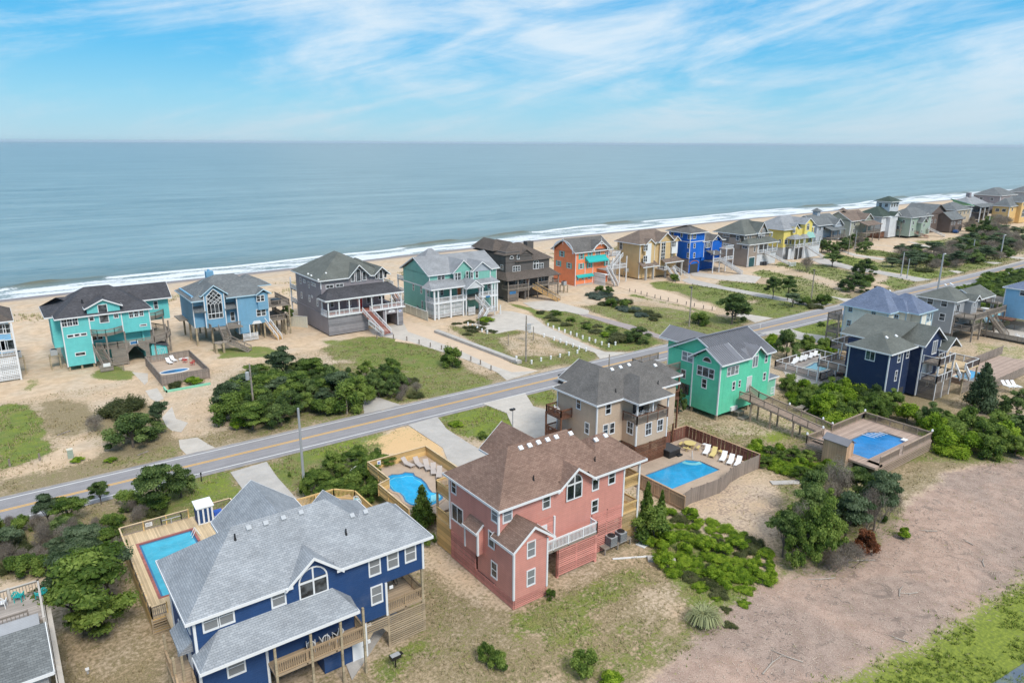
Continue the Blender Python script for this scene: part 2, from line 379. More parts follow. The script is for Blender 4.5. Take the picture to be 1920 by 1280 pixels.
# between curb wall and stamped drive
m = paint('g', R3((330, 190), (620, 260), (760, 240), (900, 240), (1450, 410), (1440, 470), (900, 540), (840, 500), (620, 390), (440, 290)), .62); cov['s'] = np.where(m, 0, cov['s']); cov['d'] = np.where(m, .85, cov['d'])
m = paint('s', R3((700, 300), (900, 240), (1100, 330), (1250, 400), (1100, 430), (820, 430), (760, 370)), .8); cov['g'] = np.where(m, .1, cov['g'])
m = paint('g', R3((750, 30), (900, 50), (1000, 90), (1200, 90), (1320, 130), (1700, 240), (1920, 310), (1920, 340), (1650, 390), (1500, 385), (1200, 260), (1060, 190), (960, 120)), .85); cov['d'] = np.where(m, .85, cov['d']); cov['s'] = np.where(m, 0, cov['s'])
m = paint('g', R3((1330, 60), (1500, 40), (1920, 60), (2400, 130), (2500, 330), (1950, 290), (1600, 180), (1400, 110)), .6); cov['d'] = np.where(m, .8, cov['d']); cov['s'] = np.where(m, .1, cov['s'])
m = paint('g', R4((0, 450), (300, 530), (560, 590), (820, 640), (830, 700), (700, 640), (380, 560), (0, 480)), .8); cov['s'] = np.where(m, 0, cov['s'])
m = paint('g', R4((0, 640), (300, 620), (800, 690), (1040, 660), (1180, 720), (860, 810), (460, 890), (300, 850), (0, 760)), .62); cov['d'] = np.where(m, .8, cov['d']); cov['s'] = np.where(m, .15, cov['s'])
m = paint('g', R4((150, 350), (350, 340), (900, 410), (1500, 540), (1760, 580), (1350, 680), (1060, 640), (820, 580), (450, 440), (200, 400)), .72); cov['d'] = np.where(m, .8, cov['d']); cov['s'] = np.where(m, 0, cov['s'])
m = paint('s', R4((1100, 520), (1300, 500), (1480, 540), (1420, 580), (1150, 570)), .8); cov['g'] = np.where(m, .1, cov['g'])
m = paint('s', R4((680, 520), (800, 540), (820, 590), (700, 570)), .8); cov['g'] = np.where(m, .1, cov['g'])
m = paint('g', R4((840, 330), (1200, 360), (1600, 380), (1920, 430), (1920, 560), (1700, 540), (1280, 460), (900, 390)), .75); cov['d'] = np.where(m, .85, cov['d']); cov['s'] = np.where(m, 0, cov['s'])
m = paint('g', R4((1130, 260), (1250, 230), (1700, 320), (1800, 340), (1600, 350), (1300, 310)), .8); cov['s'] = np.where(m, 0, cov['s'])
m = paint('g', R5((80, 440), (400, 460), (640, 520), (560, 600), (200, 500), (60, 470)), .7); cov['s'] = np.where(m, .1, cov['s'])
m = paint('g', R5((420, 370), (700, 420), (900, 470), (1400, 530), (1200, 570), (820, 500), (560, 460), (430, 400)), .95); cov['l'] = np.where(m, .4, cov['l']); cov['s'] = np.where(m, 0, cov['s'])
m = paint('g', R5((640, 350), (780, 350), (1000, 380), (960, 410), (760, 400), (640, 370)), .9); cov['s'] = np.where(m, 0, cov['s'])
m = paint('g', R5((1100, 280), (1300, 290), (1500, 330), (1420, 350), (1200, 320), (1090, 295)), .8); cov['s'] = np.where(m, 0, cov['s'])
m = paint('g', R5((900, 540), (1080, 590), (1120, 600), (960, 650), (820, 600)), .8); cov['s'] = np.where(m, 0, cov['s'])
m = paint('g', R5((0, 690), (300, 750), (380, 800), (100, 860), (-100, 870), (-200, 800)), .7); cov['s'] = np.where(m, 0, cov['s'])
m = paint('g', R5((0, 540), (330, 580), (560, 660), (620, 700), (560, 740), (300, 700), (0, 600)), .6); cov['s'] = np.where(m, .1, cov['s'])
m = paint('g', R5((1380, 480), (1600, 420), (1850, 420), (1700, 460), (1400, 540), (1150, 580), (1000, 560)), .8); cov['s'] = np.where(m, 0, cov['s'])
m = (XX > 230) & (XX < 700) & (YY > 95) & (YY < 118) & (big > .42); cov['g'] = np.where(m, .6, cov['g'])
# landward of the road
m = paint('g', px((215, 985), (260, 950), (380, 888), (432, 884), (455, 925), (470, 950), (400, 985), (300, 1000), (235, 1000)), .75); cov['d'] = np.where(m, .9, cov['d'])
paint('l', px((370, 900), (432, 886), (455, 925), (400, 935), (340, 945)), .5)
m = paint('g', R2((460, 1080), (640, 1000), (1000, 910), (1280, 850), (1340, 850), (1200, 920), (1130, 1010), (900, 1080), (700, 1160), (640, 1220), (560, 1200)), .75); cov['d'] = np.where(m, .9, cov['d'])
paint('l', R2((700, 1010), (1000, 920), (1330, 850), (1180, 920), (1100, 1000), (860, 1040)), .55)
m = paint('s', R2((1100, 960), (1330, 850), (1450, 800), (1560, 810), (1640, 880), (1780, 940), (1840, 1060), (1660, 980), (1400, 1010), (1180, 990)), 1.0); cov['d'] = np.where(m, .05, cov['d']); cov['c'] = np.where(m, 0, cov['c'])
OCH = m.astype(float)
m = paint('g', R3((230, 890), (400, 850), (620, 790), (760, 820), (820, 900), (800, 980), (640, 1080), (440, 1040), (330, 1000)), .85); cov['l'] = np.where(m, .45, cov['l']); cov['d'] = np.where(m, .8, cov['d'])
m = paint('g', R3((900, 710), (1110, 655), (1150, 800), (960, 790)), .8); cov['l'] = np.where(m, .3, cov['l'])
m = paint('g', px((1250, 775), (1290, 790), (1350, 800), (1480, 760), (1560, 790), (1520, 840), (1440, 830), (1380, 840), (1260, 800)), .4)
paint('l', px((1420, 815), (1470, 805), (1500, 815), (1470, 830), (1430, 830)), .9, False)
m = paint('g', px((1490, 600), (1560, 595), (1590, 625), (1560, 640), (1500, 640), (1470, 620)), .9); cov['l'] = np.where(m, .4, cov['l'])
m = paint('d', px((1480, 720), (1560, 745), (1560, 800), (1480, 790), (1450, 750)), .8)
m = paint('g', px((1820, 640), (1930, 650), (1930, 690), (1830, 665)), .5)
m = paint('g', R9((60, 690), (280, 600), (300, 660), (180, 800), (160, 940), (0, 960), (-60, 800)), .75)
m = paint('g', R9((900, 480), (1100, 430), (1130, 500), (960, 570), (880, 540)), .9); m = paint('g', R9((1250, 340), (1560, 240), (1540, 300), (1260, 400)), .75)
m = paint('g', R9((1030, 620), (1350, 530), (1360, 580), (1100, 690)), .75); m = paint('g', R9((1500, 600), (1880, 400), (1900, 450), (1700, 540), (1560, 640)), .55)
m = paint('d', R9((300, 200), (800, 450), (860, 430), (1150, 350), (1700, 120), (1920, 200), (1500, 500), (900, 640), (500, 560)), .72)
m = paint('d', px((230, 1000), (300, 1130), (310, 1200), (180, 1290), (100, 1290), (120, 1200), (250, 1120)), .62); paint('g', px((225, 1000), (260, 1000), (300, 1140), (310, 1160), (230, 1130), (210, 1060)), .5)
m = paint('s', px((-20, 1090), (60, 1075), (130, 1080), (120, 1110), (0, 1130)), .7)
m = paint('s', R9((650, 540), (1000, 620), (1140, 800), (1100, 960), (800, 900), (560, 700)), .55); paint('s', R9((280, 330), (420, 200), (500, 450), (520, 560), (300, 620)), .4)
m = paint('d', px((-40, 985), (160, 960), (300, 980), (240, 1020), (220, 1060), (120, 1080), (-40, 1090)), .9); paint('g', px((-40, 985), (160, 960), (300, 980), (240, 1020), (220, 1060), (120, 1080), (-40, 1090)), .35)
for P, v in ((px((760, 1060), (830, 1080), (960, 1180), (1060, 1200), (1180, 1140), (1250, 1150), (1180, 1230), (1000, 1270), (860, 1290), (760, 1230)), .30), (px((940, 1150), (1200, 1060), (1240, 1090), (1060, 1180), (960, 1190)), .6), (px((1050, 1230), (1240, 1180), (1330, 1120), (1380, 1150), (1280, 1230), (1180, 1290), (1040, 1290)), .5), (px((1240, 960), (1300, 985), (1400, 1030), (1440, 1070), (1400, 1130), (1300, 1140), (1220, 1040)), .7),
             (px((1270, 800), (1480, 820), (1530, 850), (1450, 870), (1380, 850)), .35), (px((1460, 720), (1560, 760), (1660, 840), (1900, 830), (1930, 870), (1700, 870), (1560, 900), (1430, 880), (1400, 850), (1530, 850)), .55), (px((560, 850), (700, 830), (720, 940), (600, 960), (500, 890)), .6), (px((400, 730), (480, 680), (690, 680), (800, 740), (660, 790), (480, 815)), .5), (px((1460, 900), (1660, 880), (1700, 1000), (1580, 1080), (1450, 1080)), .45)):
    m = inpoly(WX, WY, P); cov['g'] = np.where(m, np.maximum(cov['g'], v), cov['g']); cov['d'] = np.where(m, np.maximum(cov['d'], .72), cov['d']); cov['s'] = np.where(m, 0, cov['s'])
# under the thickets: shaded litter is dry grass, not sand
sh_ = shore(XX); dsh = sh_-YY
cov['w'] = np.clip((12-dsh)/6, 0, 1)
cov['s'] = np.where(dsh < 30, 1, cov['s']); cov['d'] = np.where((YY > 175) & (YY < 197) & (dsh > 26), .22, cov['d'])
for k in 'gldcs':
    for _ in range(7 if k in 'cl' else 2):
        a = cov[k]; a = a.copy(); a[1:-1, 1:-1] = (a[1:-1, 1:-1]*2+a[:-2, 1:-1]+a[2:, 1:-1]+a[1:-1, :-2]+a[1:-1, 2:])/6; cov[k] = a
def grid_mesh(name, Xg, Yg, Zg, attrs, mats):
    nx, ny = Xg.shape; me = bpy.data.meshes.new(name); nv = nx*ny
    idx = np.arange(nv).reshape(nx, ny)
    q = np.stack([idx[:-1, :-1], idx[1:, :-1], idx[1:, 1:], idx[:-1, 1:]], -1).reshape(-1, 4)
    me.vertices.add(nv); me.vertices.foreach_set('co', np.stack([Xg, Yg, Zg], -1).astype(np.float32).ravel())
    me.loops.add(q.size); me.loops.foreach_set('vertex_index', q.ravel().astype(np.int32))
    me.polygons.add(len(q)); me.polygons.foreach_set('loop_start', np.arange(0, q.size, 4, dtype=np.int32)); me.polygons.foreach_set('loop_total', np.full(len(q), 4, np.int32))
    me.polygons.foreach_set('use_smooth', np.ones(len(q), bool)); me.update(calc_edges=True)
    for n, (a, b, c) in attrs.items():
        at = me.color_attributes.new(n, 'FLOAT_COLOR', 'POINT')
        at.data.foreach_set('color', np.stack([a, b, c, np.ones_like(a)], -1).astype(np.float32).ravel())
    for m in mats: me.materials.append(MATS[m])
    return me
def attr(n):
    a = N.new('ShaderNodeAttribute'); a.attribute_name = n; return sepv(a.outputs['Color'])
def groundmat():
    m, b = newmat('ground_cover'); p = geo(); A = attr('cova'); B = attr('covb'); Cc = attr('covc')
    n_f = noise(p, 3.2, 5, .68); n_m = noise(p, .7, 4, .6); n_c = noise(p, 9, 3, .7); n_b = noise(p, .16, 3, .5)
    jit = mth('ADD', mth('MULTIPLY', mth('SUBTRACT', n_f, .5), 1.5), mth('ADD', mth('MULTIPLY', mth('SUBTRACT', n_m, .5), 1.0), mth('MULTIPLY', mth('SUBTRACT', n_c, .5), .45)))
    def cover(ch, soft=.16, k=1.0): return smooth(mth('ADD', ch, mth('MULTIPLY', jit, k)), .5-soft, .5+soft)
    sand = mixc(smooth(n_m, .3, .7), (.46, .365, .265), (.59, .475, .355))
    sand = mixc(smooth(n_b, .35, .65), sand, mixc(1.0, sand, (1.05, .98, .90), 'MULTIPLY'))
    litter = mixc(smooth(n_c, .3, .75), (.25, .195, .14), (.40, .32, .235))
    col = mixc(mth('MULTIPLY', smooth(mth('ADD', n_f, mth('MULTIPLY', B[1], -.45)), .38, .62), .55), sand, litter)
    col = mixc(mth('MULTIPLY', Cc[0], .8), col, mixc(n_f, (.58, .36, .15), (.72, .50, .27)))
    dry = mixc(smooth(n_c, .3, .72), (.125, .10, .050), (.33, .265, .15))
    col = mixc(mth('MULTIPLY', cover(mth('SUBTRACT', A[2], mth('MULTIPLY', B[1], .5)), .24), .92), col, dry)
    n_h = noise(p, 26, 2, .7); chips = mixc(smooth(mth('ADD', mth('MULTIPLY', n_c, .5), mth('MULTIPLY', n_h, .5)), .3, .7), (.225, .160, .125), (.50, .385, .32)); chips = mixc(smooth(n_m, .35, .65), chips, mixc(1.0, chips, (.80, .78, .78), 'MULTIPLY'))
    chips = mixc(smooth(noise(p, .09, 5, .65, .6), .42, .62), chips, mixc(1.0, chips, (1.22, 1.16, 1.12), 'MULTIPLY')); chips = mixc(mth('MULTIPLY', smooth(noise(p, .3, 5, .7, 1.0), .56, .66), .6), chips, (.15, .12, .10))
    col = mixc(cover(B[0], .22, .9), col, chips)
    grass = mixc(smooth(n_c, .3, .72), (.068, .112, .018), (.20, .25, .058)); grass = mixc(smooth(n_m, .4, .62), grass, mixc(1.0, grass, (1.25, 1.1, 1.0), 'MULTIPLY'))
    grass = mixc(mth('MULTIPLY', smooth(noise(p, .35, 6, .7), .5, .62), .55), grass, dry)
    col = mixc(mth('MULTIPLY', cover(A[0], .2, 1.0), .94), col, grass)
    lush = mixc(smooth(n_f, .3, .7), (.085, .14, .010), (.25, .31, .03))
    col = mixc(mth('MULTIPLY', cover(mth('MULTIPLY', A[1], 1.0), .3, 1.15), .85), col, lush)
    col = mixc(B[2], col, mixc(n_m, (.215, .17, .15), (.27, .21, .185)))
    wet = mth('SUBTRACT', 1.0, mth('MULTIPLY', B[2], .55))
    setb(b, col, wet, 0, .3, mth('ADD', n_f, mth('MULTIPLY', n_c, .5)), .35, .08); return m
groundmat()
ground = place('ground', grid_mesh('ground', XX, YY, land_z(XX, YY), {'cova': (cov['g'], cov['l'], cov['d']), 'covb': (cov['c'], cov['s'], cov['w']), 'covc': (OCH, OCH*0, OCH*0)}, ['ground_cover']), kind='structure')
ground['label'] = 'sandy ground with dry grass, lawns and wood chips between the houses'
# ---- ocean
OX = steps((-900, -60, 30), (-60, 900, 1.6), (900, 3000, 25), (3000, 12000, 500), (12000, 42000, 6000))
OD = steps((-6, 48, .5), (48, 140, 3), (140, 1000, 30), (1000, 6000, 400), (6000, 30000, 6000))
OXX, ODD = np.meshgrid(OX, OD, indexing='ij'); OYY = shore(OXX)+ODD
wob = (fbm(OXX*.03, ODD*0+2, 3)-.5)*7; d = ODD+wob+3
wid = np.interp(OXX, [0, 150, 400, 2000], [17, 23, 26, 31])*(.75+.5*fbm(OXX*.012+4, ODD*0, 2))
tex = fbm(OXX*.30, OYY*.9, 4); tex2 = fbm(OXX*.08+7, OYY*.3, 3)
f1 = np.clip((d-0)/1.2, 0, 1)*np.clip((6-d)/4, 0, 1)*.9
f2 = np.clip((d-1)/2, 0, 1)*np.clip((wid-d)/5, 0, 1)*(.50+1.3*(tex2-.42))
brk = np.clip((fbm(OXX*.022+31, ODD*0+5, 3)-.40)*8, 0, 1)
f3 = np.exp(-((d-wid)/2.2)**2)*brk*1.0
seg = 1-brk; crest = np.exp(-((d-wid-3)/2.3)**2)*np.clip(seg, 0, 1)*np.clip((fbm(OXX*.03+3, ODD*0+9, 2)-.35)*6, 0, 1)
foam = np.clip(np.maximum(np.maximum(f1, f2), f3), 0, 1)*np.where(OXX > -900, 1, 0)
OZ = -2.45+crest*1.1+.18*np.exp(-((d-wid)/3)**2)*brk+np.where(ODD < 400, .10*np.sin(ODD/4.6+5*fbm(OXX*.01, ODD*.02, 2))*np.clip(ODD/20, 0, 1), 0)+foam*.08*tex
murk = np.clip(1-(d-wid)/30, 0, 1)*.55+crest*.9
swash = np.clip(1-d/4, 0, 1)
def oceanmat():
    m, b = newmat('sea_water'); p = geo(); A = attr('sea'); s = sepv(p)
    e = comb(mth('MULTIPLY', s[0], .10), mth('MULTIPLY', s[1], .55)); n = noise(e, 1.0, 6, .62, .4)
    fine = noise(comb(mth('MULTIPLY', s[0], .5), mth('MULTIPLY', s[1], 1.4)), 1.0, 4, .65)
    band = noise(comb(mth('MULTIPLY', s[0], .003), mth('MULTIPLY', s[1], .022)), 1.0, 9, .74, .4); swl = noise(comb(mth('MULTIPLY', s[0], .012), mth('MULTIPLY', s[1], .075), 4.0), 1.0, 7, .7, .7)
    fn = noise(comb(mth('MULTIPLY', s[0], .9), mth('MULTIPLY', s[1], 1.6)), 1.0, 5, .7, .8)
    deep = mixc(smooth(band, .36, .64), (.15, .245, .265), (.24, .345, .36)); deep = mixc(smooth(swl, .40, .60), mixc(1.0, deep, (.70, .76, .79), 'MULTIPLY'), deep)
    col = mixc(mth('MULTIPLY', smooth(n, .4, .7), .7), deep, (.27, .345, .35))
    col = mixc(mth('MULTIPLY', A[1], .75), col, mixc(n, (.095, .10, .06), (.16, .155, .10)))
    f = smooth(mth('ADD', A[0], mth('MULTIPLY', mth('SUBTRACT', fn, .5), 1.5)), .26, .62)
    col = mixc(mth('MULTIPLY', f, .95), col, (.70, .73, .75))
    rg = mth('ADD', mth('MULTIPLY', f, .5), .34)
    h = mth('ADD', mth('ADD', mth('MULTIPLY', n, .5), mth('MULTIPLY', fine, .3)), mth('MULTIPLY', swl, 2.2))
    setb(b, col, rg, 0, .3, h, .8, .7); return m
oceanmat()
ocean = place('ocean', grid_mesh('ocean', OXX, OYY, OZ, {'sea': (foam, murk, swash)}, ['sea_water']), kind='structure')
ocean['label'] = 'grey blue ocean with breaking surf along the beach'
# ---- road and drives
def asphalt():
    m, b = newmat('asphalt'); p = geo(); s = sepv(p)
    n = noise(p, 12, 3, .7); l = noise(comb(mth('MULTIPLY', s[0], .02), mth('MULTIPLY', s[1], 1.3)), 1.0, 4, .6); c = noise(p, .5, 4, .6)
    t = mth('ADD', mth('MULTIPLY', n, .3), mth('ADD', mth('MULTIPLY', l, .5), mth('MULTIPLY', c, .3)))
    e = mth('ABSOLUTE', mth('SUBTRACT', s[1], 87.15)); sd = smooth(mth('ADD', e, mth('MULTIPLY', mth('SUBTRACT', noise(p, .8, 5, .7), .5), 2.4)), 3.35, 4.3)
    col = mixc(smooth(t, .35, .75), (.222, .213, .220), (.318, .306, .312)); cr = smooth(noise(p, .35, 6, .75, 1.2), .495, .5); ck = mth('MULTIPLY', cr, mth('SUBTRACT', 1.0, smooth(noise(p, .35, 6, .75, 1.2), .5, .506)))
    col = mixc(mth('MULTIPLY', ck, .35), col, (.10, .10, .10)); pt = smooth(noise(comb(mth('MULTIPLY', s[0], .05), mth('MULTIPLY', s[1], .22)), 1.0, 2), .60, .61)
    col = mixc(mth('MULTIPLY', pt, .3), col, (.17, .165, .175)); setb(b, mixc(mth('MULTIPLY', sd, .75), col, (.46, .385, .29)), .85, 0, .3, n, .3, .01)
def concrete(name, c, v=.14):
    m, b = newmat(name); p = geo(); n = noise(p, .5, 5, .65); f = noise(p, 7, 3, .7); st = noise(p, 1.6, 3, .5)
    t = mth('ADD', mth('MULTIPLY', n, .6), mth('MULTIPLY', f, .4))
    col = mixc(smooth(t, .3, .72), sc3(c, 1-v), sc3(c, 1+v)); col = mixc(mth('MULTIPLY', smooth(st, .55, .8), .45), col, (.52, .42, .31))
    setb(b, col, .9, 0, .2, f, .25, .01)
asphalt(); concrete('concrete', (.44, .415, .385)); concrete('pale_concrete', (.50, .46, .41)); concrete('patio', (.42, .33, .255)); concrete('stamped_blue', (.33, .36, .40)); concrete('stamped_mauve', (.34, .29, .28)); concrete('sand_drive', (.58, .45, .33), .08)
plain('road_white', (.66, .66, .64), .7, var=.14); plain('road_yellow', (.74, .40, .05), .7, var=.12)
def cy(x): return 0.0 if x < 230 else .00045*(x-230)**2 if x < 430 else .00045*200**2+(x-430)*.18
def strip(name, xs, y0, y1, z, mat, kind='structure', parent=None, top=.03):
    b = MB()
    for a, c in zip(xs[:-1], xs[1:]):
        ca_, cc = cy(a), cy(c)
        b.face([(a, y0+ca_, z), (c, y0+cc, z), (c, y1+cc, z), (a, y1+ca_, z)])
    return b.build(name, mat, parent, kind=kind)
RXS = list(range(-120, 700, 8))
YC = 87.25
road = strip('road', RXS, 83.3, 91.0, .05, 'asphalt'); road['label'] = 'grey two lane asphalt road with yellow centre lines'
strip('edge_line', RXS, 90.08, 90.25, .056, 'road_white', None, road); strip('edge_line', RXS, 84.24, 84.41, .056, 'road_white', None, road)
strip('centre_line', RXS, YC-.24, YC-.09, .054, 'road_yellow', None, road); strip('centre_line', RXS, YC+.07, YC+.22, .054, 'road_yellow', None, road)
SLABS = []
def slab(name, poly, mat, z=.035, label=None, kind='structure'):
    poly = [(a, b) for a, b in poly]; SLABS.append(poly); z += .0022*len(SLABS); b = MB(); b.prism(poly, -.06, z); o = b.build(name, mat, kind=kind)
    if label: o['label'] = label
    return o
A_ = 'driveway'
slab(A_, R1((990, -10), (1110, 0), (1110, 60), (1085, 85), (1040, 40)), 'pale_concrete', .03)
slab(A_, R1((1090, 130), (1180, 110), (1230, 190), (1180, 215), (1130, 190)), 'pale_concrete', .03)
slab(A_, R1((1215, 330), (1290, 250), (1320, 340), (1410, 370), (1360, 440), (1290, 430), (1250, 400)), 'pale_concrete', .03)
slab(A_, R1((1340, 500), (1480, 480), (1560, 530), (1640, 570), (1500, 600), (1400, 610), (1350, 560)), 'pale_concrete', .03)
slab(A_, R2((1160, 535), (1200, 520), (1290, 570), (1400, 610), (1500, 640), (1215, 712), (1200, 640)), 'concrete')
slab('driveway', px((690, 617), (757, 606), (765, 622), (850, 652), (925, 686), (960, 698), (1010, 695), (950, 713), (930, 697), (870, 673), (770, 641), (700, 627)), 'pale_concrete')
slab('sand_track', px((740, 640), (757, 600), (800, 612), (880, 640), (960, 682), (1010, 695), (960, 698), (925, 690), (850, 655)), 'sand_drive', .025)
slab('driveway', R3((510, 190), (700, 110), (710, 90), (800, 95), (950, 130), (1050, 205), (1200, 275), (1400, 365), (1500, 400), (1670, 402), (1460, 452), (1420, 405), (1300, 365), (1100, 295), (930, 245), (840, 232), (680, 262), (600, 240)), 'pale_concrete')
b = MB(); b.prism(R3((690, 160), (780, 150), (1000, 230), (1250, 310), (1430, 375), (1390, 385), (1200, 320), (940, 240), (800, 215)), .0, .039); b.build('paving_band', 'stamped_blue', kind='structure')
slab('driveway', R3((880, 30), (1090, 10), (1380, 90), (1370, 118), (1300, 118), (1200, 95), (1080, 92), (960, 75)), 'pale_concrete')
slab('driveway', R3((1300, 118), (1370, 116), (1700, 200), (1880, 262), (2040, 310), (2060, 345), (1900, 300), (1700, 240)), 'stamped_mauve')
slab('driveway', R4((-60, 330), (60, 345), (200, 400), (450, 470), (600, 530), (820, 590), (820, 620), (560, 580), (300, 510), (0, 430), (-250, 350)), 'sand_drive')
slab('driveway', R4((1030, 640), (1360, 690), (1190, 732), (1120, 700), (1010, 668)), 'pale_concrete')
slab('driveway', R4((490, 330), (560, 310), (700, 345), (900, 392), (1280, 462), (1800, 556), (1925, 554), (1770, 594), (1500, 534), (1300, 502), (1100, 462), (900, 420), (700, 388), (560, 360)), 'concrete')
slab('driveway', R4((560, 250), (930, 290), (1050, 270), (1250, 300), (1190, 360), (900, 330), (600, 290)), 'pale_concrete')
slab('driveway', R5((380, 688), (560, 718), (650, 722), (580, 745), (500, 715)), 'pale_concrete')
slab('driveway', R5((300, 420), (400, 412), (640, 480), (840, 512), (1000, 540), (1230, 578), (1110, 592), (830, 535), (600, 500), (380, 455)), 'concrete')
slab('driveway', R5((510, 350), (560, 358), (680, 392), (880, 420), (860, 432), (640, 400)), 'pale_concrete')
slab('driveway', R5((1040, 290), (1100, 300), (1260, 340), (1200, 342)), 'pale_concrete')
slab('driveway', R5((1350, 510), (1420, 512), (1470, 522), (1420, 530)), 'pale_concrete')
slab('driveway', R5((1610, 446), (1700, 446), (1760, 452), (1700, 462)), 'pale_concrete')
slab('driveway', R5((1760, 400), (1920, 410), (1920, 425), (1840, 420)), 'pale_concrete')
# landward drives
slab('driveway', px((432, 886), (500, 866), (520, 895), (560, 940), (575, 990), (500, 1000), (470, 950), (455, 918)), 'concrete')
slab('driveway', px((765, 797), (820, 782), (838, 805), (880, 832), (930, 860), (960, 885), (900, 930), (850, 900), (838, 860), (830, 840)), 'concrete')
slab('driveway', px((905, 757), (985, 738), (1000, 762), (1050, 775), (1060, 830), (1050, 870), (960, 850), (963, 805), (950, 775)), 'pale_concrete')
slab('driveway', R4((1230, 832), (1500, 784), (1640, 830), (1920, 870), (1925, 935), (1700, 915), (1640, 900), (1450, 850), (1300, 845)), 'concrete')
slab('driveway', R4((1850, 665), (1925, 655), (1990, 680), (1925, 690)), 'concrete')
slab('driveway', px((1465, 690), (1500, 680), (1560, 700), (1640, 740), (1660, 770), (1600, 755), (1540, 735), (1480, 715)), 'concrete')
slab('driveway', R5((1700, 540), (1770, 545), (1770, 556), (1720, 552)), 'concrete')
slab('patio', px((700, 1215), (745, 1150), (720, 1130), (640, 1180), (640, 1225), (660, 1275)), 'concrete', .05)
# pond at the corner
wp = px((1855, 1285), (1925, 1240), (2300, 1060), (2600, 1500), (1850, 1500))
b = MB(); b.prism(wp, -.03, .06)
def pond():
    m, bb = newmat('pond_water'); n = noise(geo(), .8, 5, .6); setb(bb, mixc(smooth(n, .45, .62), (.10, .13, .17), (.16, .19, .13)), .12, 0, .5, n, .1, .05)
pond(); o = b.build('pond', 'pond_water', kind='structure'); o['label'] = 'still dark pond at the edge of the clearing'
# thin sea air over everything
plain_air = bpy.data.materials.new('sea_air'); plain_air.use_nodes = True; an = plain_air.node_tree; an.nodes.clear(); ao = an.nodes.new('ShaderNodeOutputMaterial'); av = an.nodes.new('ShaderNodeVolumePrincipled')
av.inputs['Color'].default_value = (.80, .90, 1, 1); av.inputs['Density'].default_value = 3.5e-5; av.inputs['Anisotropy'].default_value = .2; an.links.new(av.outputs[0], ao.inputs['Volume']); MATS['sea_air'] = plain_air
b = MB(); b.box((-8000, -3000, -14), (50000, 46000, 60)); o = b.build('haze', 'sea_air', kind='stuff'); o['label'] = 'thin pale sea haze softening the horizon'
# ---------------------------------------------------------------- house kit
WINM = {}
def win_mesh(w, h, kind, fm, gm='glass'):
    k = (round(w, 2), round(h, 2), kind, fm, gm)
    if k in WINM: return WINM[k]
    f = MB(); g = MB(); t = .11 if w > .7 else .08; W, Hh = w/2, h/2
    def bar(x0, x1, z0, z1, d=.05): f.box((x0, -d, z0), (x1, .0, z1))
    if kind.startswith('arch'):
        R = W; zc = Hh-R; n = 10; out = [(W*math.cos(math.pi*i/n), zc+R*math.sin(math.pi*i/n)) for i in range(n+1)]
        inn = [((W-t)*math.cos(math.pi*i/n), zc+(R-t)*math.sin(math.pi*i/n)) for i in range(n+1)]
        for i in range(n):
            a, b2, c, d = out[i], out[i+1], inn[i+1], inn[i]
            f.extr([(a[0], 0, a[1]), (b2[0], 0, b2[1]), (c[0], 0, c[1]), (d[0], 0, d[1])], (0, -.05, 0))
        if kind == 'archhalf': bar(-W, W, -Hh, -Hh+t)
        else:
            bar(-W, -W+t, -Hh, zc); bar(W-t, W, -Hh, zc); bar(-W+t, W-t, -Hh, -Hh+t)
        if kind == 'arch4': bar(-.06, .06, -Hh, Hh-t*.6, .045); bar(-W+t, W-t, zc-.08, zc+.08, .04)
        if kind == 'archlat':
            for i in range(-4, 5):
                f.beam((max(-W, -W+i*.5), -.03, -Hh+max(0, i)*.0+.2), (min(W, W+i*.5), -.03, Hh-.4), .06, .05) if False else None
        g.face([(x*.98, -.012, z) for x, z in [(-W+.03, -Hh+.02), (W-.03, -Hh+.02)]+[(p[0], p[1]-.01) for p in inn]])
    else:
        bar(-W, W, Hh-t, Hh); bar(-W, W, -Hh, -Hh+t*1.2, .07); bar(-W, -W+t, -Hh+t*1.2, Hh-t); bar(W-t, W, -Hh+t*1.2, Hh-t)
        if kind == 'hung': bar(-W+t, W-t, -.03, .03, .035)
        if kind == 'slide': bar(-.03, .03, -Hh+t, Hh-t, .035)
        if kind == 'pair': bar(-.08, .08, -Hh+t, Hh-t, .045); bar(-W+t, W-t, -.03, .03, .035)
        if kind == 'triple':
            for q in (-W*.36, W*.36): bar(q-.06, q+.06, -Hh+t, Hh-t, .045)
            bar(-W+t, -W*.36-.06, -.03, .03, .03); bar(W*.36+.06, W-t, -.03, .03, .03)
        if kind == 'tri3':
            for q in (-W*.33, W*.33): bar(q-.06, q+.06, -Hh+t, Hh-t, .045)
            bar(-W+t, W-t, -.03, .03, .03)
        if kind == 'grid':
            bar(-.03, .03, -Hh+t, Hh-t, .035)
            for q in (-Hh*.33, Hh*.33): bar(-W+t, W-t, q-.03, q+.03, .03)
        if kind == 'tall':
            bar(-.05, .05, -Hh+t, Hh-t, .045)
            for i in range(1, 6): bar(-W+t, W-t, -Hh+h*i/6-.05, -Hh+h*i/6+.05, .04)
        if kind == 'hung4':
            bar(-.02, .02, -Hh+t, Hh-t, .03); bar(-W+t, W-t, -.03, .03, .035)
        g.face([(-W+t*.5, -.012, -Hh+t*.5), (W-t*.5, -.012, -Hh+t*.5), (W-t*.5, -.012, Hh-t*.5), (-W+t*.5, -.012, Hh-t*.5)])
    r = (mesh_of(f, 'window', fm), mesh_of(g, 'pane', gm)); WINM[k] = r
    return r
def blinds():
    m, b = newmat('glass_blinds'); s = sepv(uvc()); fr = mth('FRACT', mth('MULTIPLY', s[1], 9))
    setb(b, mixc(fr, (.16, .17, .18), (.26, .27, .28)), .12, 0, .6)
blinds()
